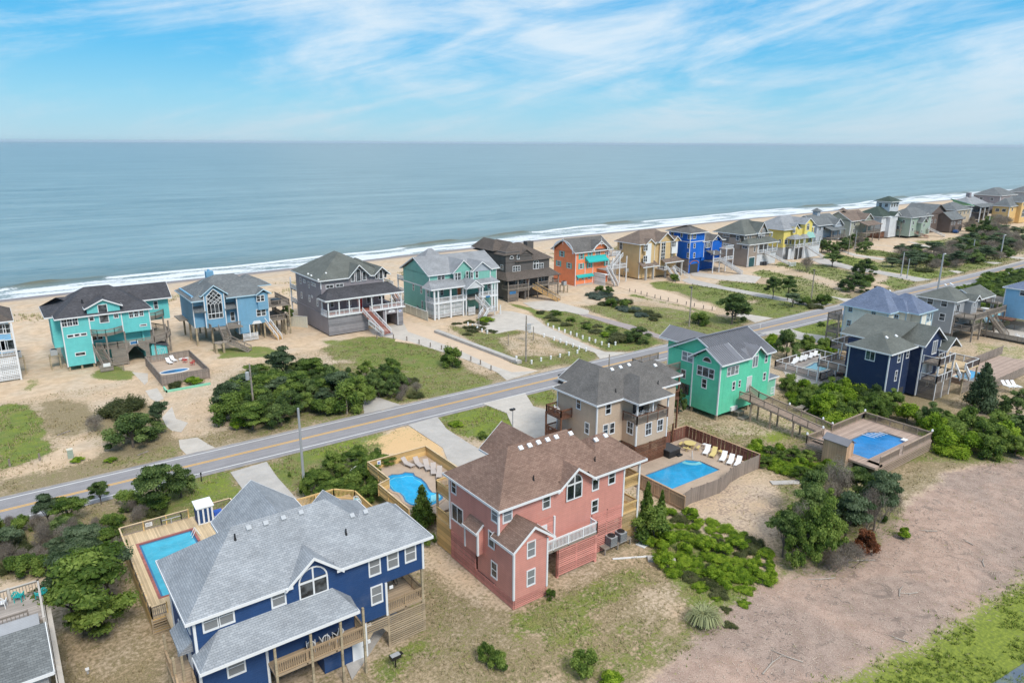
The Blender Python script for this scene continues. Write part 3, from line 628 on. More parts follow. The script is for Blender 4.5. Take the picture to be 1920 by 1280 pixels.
class House:
    def __init__(s, name, label, x, y, cat='house'):
        s.o = (x, y); s.root = empty(name, (x, y, 0), label, cat); s.parts = {}
        s.fm = 'white_trim'
    def L(s, x, y, z=0): return (x-s.o[0], y-s.o[1], z)
    def add(s, name, mb, mats, parent=None, kind=None, label=None, smooth_=False):
        if not mb.f: return None
        o = mb.build(name, mats, parent or s.root, smooth_, kind=kind)
        if label: o['label'] = label
        return o
    # all coordinates below are street coordinates (x, y, z)
    def mb(s): return Loc(s.o)
    def body(s, boxes, mat, name='wall'):
        m = s.mb()
        for a, b in boxes: m.box(a, b)
        return s.add(name, m, mat)
    def hip(s, m, fa, x0, x1, y0, y1, ze, zr, ridge='x', off=None, fas=.2, notch=()):
        """notch: (u0, u1, depth) pieces of the front eave cut back for a wall dormer"""
        hw = (y1-y0)/2 if ridge == 'x' else (x1-x0)/2
        o0, o1 = off if off else (hw, hw)
        if ridge == 'x': a = (x0+o0, (y0+y1)/2, zr); b = (x1-o1, (y0+y1)/2, zr)
        else: a = ((x0+x1)/2, y0+o0, zr); b = ((x0+x1)/2, y1-o1, zr)
        A, B, C_, D = (x0, y0, ze), (x1, y0, ze), (x1, y1, ze), (x0, y1, ze)
        front = []; under = []
        for u0, u1, dp in notch:
            zz = ze+(zr-ze)*dp/((y1-y0)/2 if ridge == 'x' else o0)
            front += [(u0, y0, ze), (u0, y0+dp, zz), (u1, y0+dp, zz), (u1, y0, ze)]
            under += [(u0, y0, ze), (u0, y0+dp, ze), (u1, y0+dp, ze), (u1, y0, ze)]
            m.face([(u0, y0, ze), (u0, y0+dp, ze), (u0, y0+dp, zz)]); m.face([(u1, y0, ze), (u1, y0+dp, zz), (u1, y0+dp, ze)])
        if ridge == 'x':
            m.face([A]+front+[B, b, a]); m.face([C_, D, a, b]); m.face([B, C_, b]); m.face([D, A, a])
        else:
            m.face([B, C_, b, a]); m.face([D, A, a, b]); m.face([A]+front+[B, a]); m.face([C_, D, b])
        m.face([D, C_, B]+under[::-1]+[A])
        if fa is not None: s.band(fa, x0, x1, y0, y1, ze, fas, notch=notch)
    def band(s, fa, x0, x1, y0, y1, ze, h=.2, t=.05, notch=()):
        u = x0-t
        for n0, n1, dp in notch: fa.box((u, y0-t, ze-h), (n0, y0, ze+.02)); u = n1
        fa.box((u, y0-t, ze-h), (x1+t, y0, ze+.02)); fa.box((x0-t, y1, ze-h), (x1+t, y1+t, ze+.02))
        fa.box((x0-t, y0, ze-h), (x0, y1, ze+.02)); fa.box((x1, y0, ze-h), (x1+t, y1, ze+.02))
    def gable(s, m, fa, x0, x1, y0, y1, ze, zr, ridge='x', t=.14, wall=None, ov=(.0, .0), gins=.35, bw=.22):
        """two slabs; wall: MB that gets the triangles set in by gins from the ends named"""
        if ridge == 'x':
            yc = (y0+y1)/2; P = [((y0, ze), (yc, zr)), ((y1, ze), (yc, zr))]
            for (ya, za), (yb, zb) in P:
                m.extr([(x0, ya, za), (x1, ya, za), (x1, yb, zb), (x0, yb, zb)], (0, 0, -t))
            for xe, sg in ((x0, -1), (x1, 1)):
                if fa is not None:
                    for (ya, za), (yb, zb) in P:
                        fa.extr([(xe, ya, za+.02), (xe, yb, zb+.02), (xe, yb, zb-bw), (xe, ya, za-bw)], (sg*.05, 0, 0))
            if fa is not None:
                fa.box((x0, y0-.05, ze-bw), (x1, y0, ze+.01)); fa.box((x0, y1, ze-bw), (x1, y1+.05, ze+.01))
            if wall is not None:
                sl = (zr-ze)/((y1-y0)/2); e = ov[0]
                for xe, sg in ((x0+gins, 1), (x1-gins-.1, 1)):
                    wall.extr([(xe, y0+e, ze+e*sl-t-.02), (xe, y1-e, ze+e*sl-t-.02), (xe, yc, zr-t-.02)], (.1, 0, 0))
        else:
            xc = (x0+x1)/2; P = [((x0, ze), (xc, zr)), ((x1, ze), (xc, zr))]
            for (xa, za), (xb, zb) in P:
                m.extr([(xa, y0, za), (xa, y1, za), (xb, y1, zb), (xb, y0, zb)], (0, 0, -t))
            for ye, sg in ((y0, -1), (y1, 1)):
                if fa is not None:
                    for (xa, za), (xb, zb) in P:
                        fa.extr([(xa, ye, za+.02), (xb, ye, zb+.02), (xb, ye, zb-bw), (xa, ye, za-bw)], (0, sg*.05, 0))
            if fa is not None:
                fa.box((x0-.05, y0, ze-bw), (x0, y1, ze+.01)); fa.box((x1, y0, ze-bw), (x1+.05, y1, ze+.01))
            if wall is not None:
                sl = (zr-ze)/((x1-x0)/2); e = ov[0]
                for ye in (y0+gins, y1-gins-.1):
                    wall.extr([(x0+e, ye, ze+e*sl-t-.02), (x1-e, ye, ze+e*sl-t-.02), (xc, ye, zr-t-.02)], (0, .1, 0))
    def roof(s, m, fa, mat, label=None, trim='white_trim'):
        r = s.add('roof', m, mat, label=label); s.rf = r
        if fa is not None and fa.f: s.add('fascia', fa, trim, r)
        return r
    def vent(s, x, y, z, nx=0, ny=-.6, mat='white_plastic', sz=.38):
        m = s.mb(); n = Vector((nx, ny, 1)).normalized();
        t1 = n.cross(Vector((1, 0, 0))).normalized()*(sz/2); t2 = n.cross(t1).normalized()*(sz/2); c = Vector((x, y, z))
        m.extr([c-t1-t2, c+t1-t2, c+t1+t2, c-t1+t2], n*.16)
        s.add('roof_vent', m, mat, s.rf)
    def onroof(s, px_, py_, y0, ze, sl):
        """where the ray of a photo point meets a slope that rises from the eave (y0, ze) away from the street front"""
        d = ray(px_, py_); t = (ze-CAM_H-sl*y0)/(d.z-sl*d.y); return d.x*t, d.y*t, CAM_H+d.z*t
    def vpx(s, px_, py_, y0, ze, sl, sz=.40, mat='white_plastic'):
        x, y, z = s.onroof(px_, py_, y0, ze, sl); s.vent(x, y, z, ny=-sl, sz=sz*.85, mat=mat)
    def ppx(s, px_, py_, y0, ze, sl):
        x, y, z = s.onroof(px_, py_, y0, ze, sl); s.pipe(x, y, z)
    def pipe(s, x, y, z, h=.45, r=.06):
        m = s.mb(); m.cyl((x, y, z-.2), (x, y, z+h), r, 8, m=0); m.cyl((x, y, z-.2), (x, y, z+.12), r*2.2, 8, r*1.2); s.add('vent_pipe', m, 'dark_plastic', s.rf)
    def win(s, face, plane, u, z, w, h, kind='hung', fm=None, g='glass', label=None):
        if g == 'glass': k_ = int(u*7.3+z*3.1+plane) % 9; g = 'glass_blinds' if k_ == 2 and plane < 80 else 'glass_bright' if k_ == 5 and plane < 120 else g
        f, p = win_mesh(w, h, kind, fm or s.fm, g)
        if face == 'y': loc = s.L(u, plane, z); rot = 0
        elif face == 'x': loc = s.L(plane, u, z); rot = -math.pi/2
        else: loc = s.L(plane, u, z); rot = math.pi/2
        o = place('window', f, s.root, loc, rot); place('pane', p, o)
        if label: o['label'] = label
        return o
    def wpx(s, face, plane, px_, py_, w, h, kind='hung', **k):
        u, z = (FYp if face == 'y' else FXp)(plane, px_, py_); return s.win(face, plane, u, z, w, h, kind, **k)
    def corner(s, pts, mat='white_trim', w=.14):
        for x, y, z0, z1 in pts: m = s.mb(); m.box((x-w*.6, y-w*.6, z0), (x+w*.6, y+w*.6, z1)); s.add('corner_board', m, mat)
    def door(s, face, plane, u, z, w=.95, h=2.05, mat='white_trim', frame='white_trim', glassy=False):
        m = s.mb(); sd = 1
        if face == 'y':
            m.box((u-w/2, plane-.05, z), (u+w/2, plane, z+h)); f = s.mb()
            f.box((u-w/2-.1, plane-.07, z), (u-w/2, plane, z+h+.1)); f.box((u+w/2, plane-.07, z), (u+w/2+.1, plane, z+h+.1)); f.box((u-w/2, plane-.07, z+h), (u+w/2, plane, z+h+.1))
            kn = s.mb(); kn.box((u+w/2-.16, plane-.12, z+.95), (u+w/2-.08, plane-.05, z+1.03))
        else:
            m.box((plane-.05, u-w/2, z), (plane, u+w/2, z+h)); f = s.mb()
            f.box((plane-.07, u-w/2-.1, z), (plane, u-w/2, z+h+.1)); f.box((plane-.07, u+w/2, z), (plane, u+w/2+.1, z+h+.1)); f.box((plane-.07, u-w/2, z+h), (plane, u+w/2, z+h+.1))
            kn = s.mb(); kn.box((plane-.12, u+w/2-.16, z+.95), (plane-.05, u+w/2-.08, z+1.03))
        o = s.add('door', m, mat); s.add('door_frame', f, frame, o); s.add('handle', kn, 'grey_metal', o); return o
    def rail(s, pts, z, mat='wood_rail', h=1.0, sp=.14, bw=.045, post=.1, pm=None, every=1.9, closed=False, zs=None, capm=None):
        """railing along (x, y) points at deck height z (zs: heights per point)"""
        m = s.mb(); zs = zs or [z]*len(pts)
        for (a, za), (b2, zb) in zip(list(zip(pts, zs))[:-1], list(zip(pts, zs))[1:]):
            a = Vector((*a, za)); b2 = Vector((*b2, zb)); L_ = (b2-a).length; d = (b2-a)/L_; n = max(1, round(L_/every))
            for i in range(n+1):
                p = a+d*(L_*i/n); m.box((p.x-post/2, p.y-post/2, p.z-.15), (p.x+post/2, p.y+post/2, p.z+h+.06), 1)
            m.beam(a+Vector((0, 0, h)), b2+Vector((0, 0, h)), .13, .045, 2, False); m.beam(a+Vector((0, 0, h-.1)), b2+Vector((0, 0, h-.1)), .05, .08, 0, False); m.beam(a+Vector((0, 0, .1)), b2+Vector((0, 0, .1)), .05, .08, 0, False)
            k = max(2, int(L_/sp))
            for i in range(1, k):
                p = a+d*(L_*i/k); m.beam(p+Vector((0, 0, .1)), p+Vector((0, 0, h-.08)), bw, bw, 0, False)
        return s.add('railing', m, [mat, pm or mat, capm or mat], kind='stuff')
    def deck(s, x0, x1, y0, y1, z, mat='deck_wood', t=.18, edge='wood_rail', poly=None):
        m = s.mb()
        if poly: m.prism(poly, z-t, z)
        else: m.box((x0, y0, z-t), (x1, y1, z))
        return s.add('deck_floor', m, mat)
    def posts(s, pts, z0, z1, mat='wood_post', w=.24, name='post'):
        for p in pts:
            m = s.mb(); x, y = p[:2]; a = p[2] if len(p) > 2 else z0; c = p[3] if len(p) > 3 else z1
            m.box((x-w/2, y-w/2, a), (x+w/2, y+w/2, c)); s.add(name, m, mat)
    def skirt(s, face, plane, u0, u1, z0, z1, mat='wood_slat', sp=.2, sh=.11, th=.04, arch=None, zf=None, rails=True):
        m = s.mb(); z = z0+.05; rr = random.Random(int(plane*10+u0))
        while z+sh < z1:
            segs = [(u0, u1)]
            if arch and z < arch[2]:
                cut = 0 if z < arch[2]-.8 else (z-(arch[2]-.8))
                segs = [(u0, arch[0]+cut), (arch[1]-cut, u1)]
            for a, c in segs:
                if c-a > .05:
                    dz = rr.uniform(-.012, .012)
                    if face == 'y': m.box((a, plane-th, z+dz), (c, plane, z+sh+dz))
                    else: m.box((plane-th, a, z+dz), (plane, c, z+sh+dz))
            z += sp
        if rails:
            k = max(1, round((u1-u0)/2.4))
            for i in range(k+1):
                u = u0+(u1-u0)*i/k
                if arch and arch[0]+.1 < u < arch[1]-.1: continue
                if face == 'y': m.box((u-.06, plane, z0), (u+.06, plane+.1, z1))
                else: m.box((plane, u-.06, z0), (plane+.1, u+.06, z1))
        return s.add('slat_skirt', m, mat, kind='stuff')
    def stairs(s, bot, top, w, mat='deck_wood', rmat='wood_rail', side='both', pm=None, capm=None, sp=.16, riser=None):
        """bot, top: centre points (x, y, z); runs straight"""
        a = Vector(bot); b2 = Vector(top); d = b2-a; n = max(2, round(abs(d.z)/.19)); h = Vector((d.x, d.y, 0)).normalized(); r = Vector((h.y, -h.x, 0))*(w/2)
        m = s.mb(); step = Vector((d.x, d.y, 0)).length/n
        for i in range(n):
            p = a+d*((i+.5)/n); z = a.z+d.z*(i+1)/n
            c = [p-r-h*step*.55, p+r-h*step*.55, p+r+h*step*.55, p-r+h*step*.55]
            m.extr([(q.x, q.y, z-.05) for q in c], (0, 0, .05), 0)
            if riser: m.extr([(q.x, q.y, z-d.z/n) for q in (p-r+h*step*.5, p+r+h*step*.5)]+[(q.x, q.y, z-.05) for q in (p+r+h*step*.5, p-r+h*step*.5)], tuple(h*.03), 1)
        for sd in (-1, 1): m.beam(a+r*sd+Vector((0, 0, -.02)), b2+r*sd+Vector((0, 0, -.1)), .06, .28, 0)
        o = s.add('stairs', m, [mat, riser or mat], kind='stuff')
        for sd in ((-1, 1) if side == 'both' else ((1,) if side == 'r' else (-1,))):
            q0 = a+r*sd; q1 = b2+r*sd; s.rail([(q0.x, q0.y), (q1.x, q1.y)], 0, rmat, .92, sp, zs=[q0.z, q1.z], pm=pm, every=1.6, capm=capm)
        return o
class Loc(MB):
    """mesh builder in street coordinates, stored relative to its house"""
    def __init__(s, o): super().__init__(); s.off = o
    def build(s, *a, **k):
        ox, oy = s.off; s.v = [(v[0]-ox, v[1]-oy, v[2]) for v in s.v]; s.off = (0, 0)
        return super().build(*a, **k)
for nm, c, per in (('wood_rail', (.33, .235, .145), .5), ('deck_wood', (.40, .30, .20), .14), ('wood_post', (.33, .27, .18), .5), ('wood_slat', (.36, .28, .19), .5),
                   ('new_wood', (.58, .40, .20), .14), ('new_rail', (.60, .41, .18), .5), ('pale_deck', (.56, .43, .27), .14), ('grey_wood', (.25, .215, .18), .14), ('grey_rail', (.23, .195, .165), .5),
                   ('brown_stain', (.155, .080, .055), .14), ('brown_rail', (.16, .075, .045), .5), ('taupe_deck', (.36, .27, .22), .14), ('taupe_rail', (.34, .26, .20), .5),
                   ('mauve_deck', (.34, .30, .27), .14), ('pink_slat', (.54, .235, .195), .5), ('white_slat', (.60, .61, .62), .5), ('orange_step', (.55, .33, .12), .3), ('red_step', (.38, .15, .11), .3),
                   ('grey_slat', (.27, .26, .27), .5), ('fence_weathered', (.26, .215, .185), .16), ('fence_brown', (.21, .095, .07), .9), ('fence_tan', (.46, .30, .19), .3), ('pool_coping', (.30, .115, .10), .5)):
    wood(nm, sc3(c, 1.12), per, 1 if nm.startswith('fence') else 0)
wood('deck_wood_y', (.40, .30, .20), .14, 1); wood('pale_deck_y', (.56, .43, .27), .14, 1)
shingle('shingle_grey', (.27, .29, .315), (.385, .405, .43)); shingle('shingle_brown', (.185, .115, .09), (.30, .20, .155)); shingle('shingle_charcoal', (.12, .113, .108), (.19, .18, .17), .12, .22, .5)
shingle('shingle_dark', (.055, .055, .062), (.11, .108, .118)); shingle('shingle_slate', (.13, .14, .145), (.22, .235, .24)); shingle('shingle_light', (.26, .27, .285), (.36, .37, .385), .12, .25, .5)
shingle('shingle_greygreen', (.12, .13, .12), (.185, .195, .175), .12, .25, .6); shingle('shingle_blue', (.13, .165, .25), (.20, .24, .33)); shingle('shingle_green', (.045, .065, .055), (.09, .12, .10), .12, .25, .6)
shingle('shingle_tan', (.17, .13, .105), (.26, .20, .165), .12, .25, .6); shingle('shingle_weathered', (.095, .078, .068), (.17, .14, .12), .12, .25, .6)
def metalroof():
    m, b = newmat('metal_roof'); n = noise(geo(), .8, 4, .6); setb(b, mixc(n, (.17, .17, .185), (.25, .25, .27)), .45, .35, .4)
metalroof()
for nm, c in (('navy', (.022, .066, .185)), ('pink', (.64, .285, .235)), ('tan', (.56, .43, .32)), ('green', (.13, .62, .40)), ('green_pale', (.24, .60, .42)), ('dark_navy', (.018, .036, .095)), ('cream', (.80, .79, .70)),
              ('grey', (.36, .37, .385)), ('skyblue', (.25, .50, .72)), ('turquoise', (.15, .58, .57)), ('light_blue', (.18, .38, .55)), ('purple_grey', (.29, .26, .275)), ('seafoam', (.22, .50, .42)), ('weathered', (.125, .112, .105)),
              ('orange', (.88, .27, .12)), ('sand_yellow', (.66, .47, .24)), ('royal', (.005, .125, .55)), ('taupe', (.33, .27, .225)), ('lemon', (.80, .65, .18)), ('mist', (.42, .46, .51)), ('sage', (.36, .38, .32)), ('white', (.62, .64, .66)), ('sagegreen', (.34, .42, .35)), ('umber', (.15, .115, .10)), ('beige', (.46, .38, .28)), ('slateblue', (.12, .13, .165)), ('amber', (.70, .47, .20))):
    siding('siding_'+nm, c, .20, .11)
# == the navy house, lower left
h = House('beach_house', 'navy blue house with pale grey shingle roof beside a long rectangular pool', 7.0, 43.85)
NV = 'siding_navy'; yf = 43.85
w_ = h.mb()
w_.box((7.05, yf, 3.0), (20.6, 51.6, 8.55)); w_.box((20.6, yf, 5.75), (23.85, 49.2, 8.55)); w_.box((11.8, 50, 2.9), (17.4, 55.2, 8.3))
w_.box((7.05, yf, 0.1), (11.4, 51.6, 3.0)); w_.box((15.4, yf+.02, .08), (18.75, 47, 3.0)); w_.box((11.4, yf+2.4, .2), (15.4, 51.4, 3.0))
r = h.mb(); fa = h.mb()
h.hip(r, fa, 6.5, 22.2, 43.35, 52.2, 8.6, 11.95, 'x', (4.4, 4.4), notch=((13.45, 16.65, .52),))
h.hip(r, fa, 17.0, 24.5, 43.33, 49.6, 8.62, 10.9, 'x', (3, 2.2))
h.gable(r, fa, 12.95, 17.15, 43.3, 47.2, 8.50, 10.25, 'y', wall=w_, gins=.53)
h.gable(r, fa, 11.2, 18.0, 47.9, 55.6, 8.62, 11.3, 'y', wall=w_)
h.gable(r, fa, 17.6, 21.2, 48.2, 52.4, 8.64, 10.3, 'y', wall=w_)
h.add('wall', w_, NV); h.roof(r, fa, 'shingle_grey')
pr = h.mb(); pf = h.mb()
pr.face([(6.75, 41.95, 5.7), (17.55, 41.95, 5.7), (16.4, yf, 7.0), (8.5, yf, 7.0)]); pr.face([(17.55, 41.95, 5.7), (17.75, yf, 5.75), (16.4, yf, 7.0)]); pr.face([(6.75, 44.0, 5.75), (6.75, 41.95, 5.7), (8.5, yf, 7.0)])
pr.face([(6.75, 41.95, 5.7), (6.75, yf, 5.7), (17.7, yf, 5.7), (17.55, 41.95, 5.7)])
pf.box((6.7, 41.9, 5.5), (17.6, 41.95, 5.72)); pf.box((6.7, 41.95, 5.5), (6.75, yf, 5.72)); pf.box((17.55, 41.95, 5.5), (17.6, yf, 5.72))
o = h.add('porch_roof', pr, 'shingle_grey'); h.add('fascia', pf, 'white_trim', o)
pr = h.mb(); pr.face([(6.2, 48.2, 5.3), (6.2, 45.2, 5.3), (7.05, 45.2, 5.9), (7.05, 48.2, 5.9)]); pr.face([(6.2, 45.2, 5.3), (7.05, 45.2, 5.3), (7.05, 45.2, 5.9)]); pr.box((6.2, 45.2, 5.15), (7.05, 48.2, 5.29), 0); h.add('side_roof', pr, 'shingle_grey')
for px_, py_ in ((466, 990), (498, 981), (531, 971), (564, 961)): h.vpx(px_, py_, 43.35, 8.6, .757, mat='vent_grey')
for px_, py_ in ((660, 967), (685, 960)): h.vpx(px_, py_, 43.33, 8.62, .727, mat='vent_grey')
h.ppx(441, 1011, 43.35, 8.6, .757); h.ppx(649, 1001, 43.35, 8.6, .757)
h.corner([(7.05, yf, .1, 8.5), (20.6, yf, 2.9, 5.75), (23.85, yf, 5.75, 8.5), (11.4, yf, .1, 5.4), (18.75, yf, .1, 2.95), (7.05, 51.6, .1, 8.5)])
S2 = lambda x, y: (280+x/3.369, 900+y/3.369)
h.wpx('y', yf, *S2(385, 885), 1.05, 1.5, 'hung', g='glass_blinds'); h.wpx('y', yf, *S2(485, 848), 1.05, 1.5, 'hung', g='glass_blinds')
h.wpx('y', yf, *S2(815, 738), 1.05, 1.45, 'hung', g='glass_blinds'); h.win('y', yf, 15.05, 8.1, 2.15, 2.35, 'arch4')
for a, b_ in ((1422, 540), (1537, 497), (1648, 455)): h.wpx('y', yf, *S2(a, b_), 1.0, 1.6, 'hung', g='glass_blinds')
h.wpx('y', yf, *S2(1436, 720), 1.0, 1.6, 'hung', g='glass_blinds'); h.wpx('y', yf, *S2(548, 1170), 1.25, 1.45, 'hung', g='glass_blinds')
for yy in (45.6, 47.0, 49.6): h.win('x', 7.05, yy, 7.2, .8, 1.5, 'hung')
h.win('x', 7.05, 49.2, 4.3, .8, 1.5, 'hung'); h.door('y', yf, 18.15, .1, .9, 2.05); h.door('y', yf+2.4, 12.6, 3.1, 1.7, 2.05, 'glass')
h.door('x', 7.05, 46.6, 3.1, .9, 2.05)
# front porch deck over the open bay
h.deck(11.4, 18.0, 42.2, yf+2.4, 3.05, 'deck_wood'); h.rail([(11.5, 42.25), (17.95, 42.25), (17.95, yf-.1)], 3.05, sp=.15)
h.posts([(11.5, 42.25), (14.0, 42.25), (16.2, 42.25), (17.95, 42.25)], 0, 5.6, w=.16); h.posts([(14.0, 41.0)], 0, 2.0, w=.14)
# right porch under the overhang
h.deck(20.65, 23.9, yf+.05, 49.2, 3.0, 'deck_wood'); h.rail([(20.7, yf+.1), (23.8, yf+.1), (23.8, 49.1)], 3.0, sp=.15)
h.posts([(23.8, yf+.12), (23.8, 49.1)], 0, 5.75, w=.18)
h.skirt('y', yf+.02, 20.75, 23.9, .05, 2.85, sp=.19); h.skirt('y', yf-.02, 18.85, 20.7, 1.9, 3.0, sp=.19)
m = h.mb(); m.extr([(18.9, yf, 1.9), (19.4, yf, 1.9), (18.9, yf, 1.2)], (0, .05, 0)); m.extr([(20.7, yf, 1.9), (20.2, yf, 1.9), (20.7, yf, 1.2)], (0, .05, 0)); m.box((20.62, yf-.04, 0), (20.76, yf+.1, 3)); h.add('arch_brace', m, 'wood_slat')
m = h.mb(); m.box((18.8, yf+2, .06), (20.65, yf+6, 2.9));
h.skirt('y', yf-2.6, 13.2, 16.2, .1, 1.1, sp=.22)
h.posts([(18.9, 49), (20.5, 47), (20.5, 51)], 0, 2.95, w=.25)
# side stairs on the left
h.deck(5.7, 7.0, 45.2, 48.2, 3.0); h.rail([(5.75, 48.15), (5.75, 46.4)], 3.0); h.posts([(5.8, 45.3), (5.8, 48.1), (6.3, 45.3)], 0, 5.2, w=.15)
h.stairs((6.3, 42.0, .1), (6.3, 45.1, 3.0), 1.0)
m = h.mb(); m.box((6.2, 42.1, .5), (7.0, 43.6, .62)); h.add('bench', m, 'deck_wood')
m = h.mb(); m.box((20.9, yf-.02, 5.05), (21.2, yf+.05, 5.3)); h.add('wall_box', m, 'white_plastic'); m = h.mb(); m.box((18.9, yf-.03, 2.55), (19.25, yf+.05, 2.8)); h.add('wall_box', m, 'white_plastic')
m = h.mb(); m.box((18.85, 43.7, 1.2), (19.05, 43.85, 1.45)); h.add('meter_box', m, 'white_plastic')
# == the pink house
h = House('beach_house', 'salmon pink house with brown shingle roof and a gabled stair tower at its corner', 31.2, 41.7)
w_ = h.mb(); PK = 'siding_pink'; yf = 44.0
w_.box((31.25, yf, 3.0), (46.0, 51.8, 8.55)); w_.box((31.2, 41.75, .95), (34.75, yf+.3, 5.75))
w_.box((31.25, 47.6, 1.9), (34, 51.5, 3.0)); w_.box((31.3, 44, .9), (35.2, 47.6, 3.0)); w_.box((30.65, 46.3, 3.1), (31.25, 48.3, 5.55))
w_.box((35.4, 45.2, .05), (37.2, 51, 3.0)); w_.box((37.5, 50, 2.6), (42.5, 54.3, 8.3))
r = h.mb(); fa = h.mb()
h.hip(r, fa, 30.85, 44.5, 43.4, 52.35, 8.62, 11.8, 'x', (4.2, 2.6), notch=((37.75, 41.4, .62),)); h.hip(r, fa, 41.7, 48.45, 43.38, 50.2, 8.64, 10.9, 'x', (3, 2.6))
h.gable(r, fa, 37.3, 41.85, 43.34, 47.5, 8.5, 10.15, 'y', wall=w_, gins=.6); h.gable(r, fa, 36.6, 42.2, 48, 54.9, 8.64, 10.9, 'y', wall=w_)
h.roof(r, fa, 'shingle_brown')
r = h.mb(); fa = h.mb(); tw = w_; h.gable(r, fa, 30.85, 35.35, 41.35, 44.6, 5.75, 7.45, 'y', wall=tw, gins=.38, ov=(.3, .3)); h.add('wall', tw, PK)
o = h.add('tower_roof', r, 'shingle_brown'); h.add('fascia', fa, 'white_trim', o)
r = h.mb(); fa = h.mb(); r.extr([(30.4, 46.2, 5.35), (30.4, 48.4, 5.35), (31.25, 48.4, 6.1), (31.25, 46.2, 6.1)], (0, 0, -.1)); fa.box((30.36, 46.15, 5.15), (30.42, 48.45, 5.38)); fa.beam((30.4, 46.17, 5.27), (31.2, 46.17, 6.0), .05, .2)
o = h.add('bay_roof', r, 'shingle_brown'); h.add('fascia', fa, 'white_trim', o)
S3 = lambda x, y: (780+x/3.369, 780+y/3.369)
for a, b_ in ((660, 203), (716, 187), (772, 168), (829, 151), (884, 134), (975, 112)): h.vpx(*S3(a, b_), 43.4, 8.62, .71, .5)
for a, b_ in ((1135, 152), (1195, 126)): h.vpx(*S3(a, b_), 43.38, 8.64, .66, .5)
h.ppx(*S3(743, 403), 43.4, 8.62, .71); h.ppx(*S3(1130, 283), 43.38, 8.64, .66)
h.corner([(31.2, 41.75, .95, 5.7), (34.75, 41.75, .95, 5.7), (31.25, yf, 5.6, 8.5), (46.0, yf, 3, 8.5), (31.25, 51.8, 3, 8.5), (30.65, 46.3, 3.1, 5.5), (30.65, 48.3, 3.1, 5.5)])
h.wpx('y', 41.75, *S3(727, 838), .95, 1.6, 'hung', g='glass_blinds'); h.wpx('y', 41.75, *S3(725, 1016), .95, 1.6, 'hung', g='glass_blinds')
h.wpx('x', 31.2, *S3(478, 780), .95, 1.6); h.wpx('x', 31.2, *S3(495, 970), .95, 1.6); h.wpx('x', 31.25, *S3(498, 620), 1.0, 1.5, g='glass_blinds'); h.wpx('x', 31.25, *S3(240, 445), .9, 1.45); h.wpx('x', 31.25, *S3(262, 620), 2.0, 1.75, 'slide')
h.wpx('y', yf, *S3(577, 620), 1.05, 1.5); h.wpx('y', yf, *S3(823, 535), .95, 1.5); h.win('y', yf-.1, 39.6, 8.1, 1.9, 2.5, 'arch4'); h.wpx('y', yf, *S3(1133, 422), .9, 1.5, 'fixed'); h.wpx('y', yf, *S3(1236, 385), .95, 1.45); h.wpx('y', yf, *S3(1128, 567), .9, 1.4)
m = h.mb(); m.box((35.3, yf-.05, 3.1), (37.2, yf, 5.9)); h.add('porch_recess', m, 'pink_slat'); h.corner([(37.3, yf-.1, 3.0, 5.9)]); h.door('y', yf-.06, 35.9, 3.15, .95, 2.1)
# white landing deck
h.deck(34.8, 41.9, 43.05, 44, 3.1, 'grey_wood', edge='white'); h.rail([(34.85, 43.1), (41.85, 43.1), (41.85, 43.95)], 3.1, 'white_trim', 1.05, .16, .06)
h.skirt('y', 43.1, 37.2, 41.6, .2, 2.9, 'pink_slat', .21, .13); h.skirt('x', 41.6, 43.1, 44, .1, 2.9, 'pink_slat', .21, .13)
h.skirt('y', 44.0, 42.0, 46.0, .1, 4.4, 'pink_slat', .2, .12); h.skirt('x', 31.22, 41.8, 47.4, .02, .95, 'pink_slat', .18, .11); h.skirt('y', 41.78, 31.25, 34.75, .02, .95, 'pink_slat', .18, .11)
h.skirt('x', 31.24, 47.6, 51.7, .02, 3.0, 'pink_slat', .19, .115); h.posts([(35.5, 43.2), (37.2, 43.2), (41.8, 43.15), (42, 44.2), (46, 44.2), (31.4, 47.4), (31.4, 51.6)], 0, 3, 'pink_slat', .2)
m = h.mb(); m.box((31.3, 47.3, .6), (31.4, 47.7, 2.9)); h.add('side_door', m, 'interior_shade')
# wooden porches on both ends
for z in (3.0, 5.9):
    h.deck(46.05, 48.3, yf+.1, 50, z-.0, 'new_wood'); h.rail([(46.1, yf+.15), (48.2, yf+.15), (48.2, 49.9)], z, 'new_rail', 1.0, .14)
h.posts([(48.25, yf+.15), (48.25, 47.2), (48.25, 50)], 0, 8.5, 'white_trim', .2)
m = h.mb()
for i in range(15): x = 46.15+i*.15; m.box((x, yf+.1, .1), (x+.06, yf+.14, 2.9))
m.beam((46.1, yf+.18, 1.0), (48.3, yf+.18, 1.0), .05, .1); h.add('slat_screen', m, 'new_rail', kind='stuff')
h.deck(31.3, 35.5, 51.8, 54.5, 5.9, 'new_wood'); h.rail([(31.35, 51.9), (31.35, 54.45), (35.4, 54.45)], 5.9, 'new_rail', 1.0, .14)
h.deck(31.3, 35.5, 51.8, 54.5, 3.1, 'new_wood'); h.rail([(31.35, 51.9), (31.35, 54.45)], 3.1, 'new_rail', 1.0, .14); h.posts([(31.4, 54.4), (35.4, 54.4)], 0, 6, 'wood_post', .18)
m = h.mb()
for i in range(17): y = 51.9+i*.155; m.box((31.28, y, .1), (31.32, y+.085, 2.95))
h.add('slat_screen', m, 'new_rail', kind='stuff')
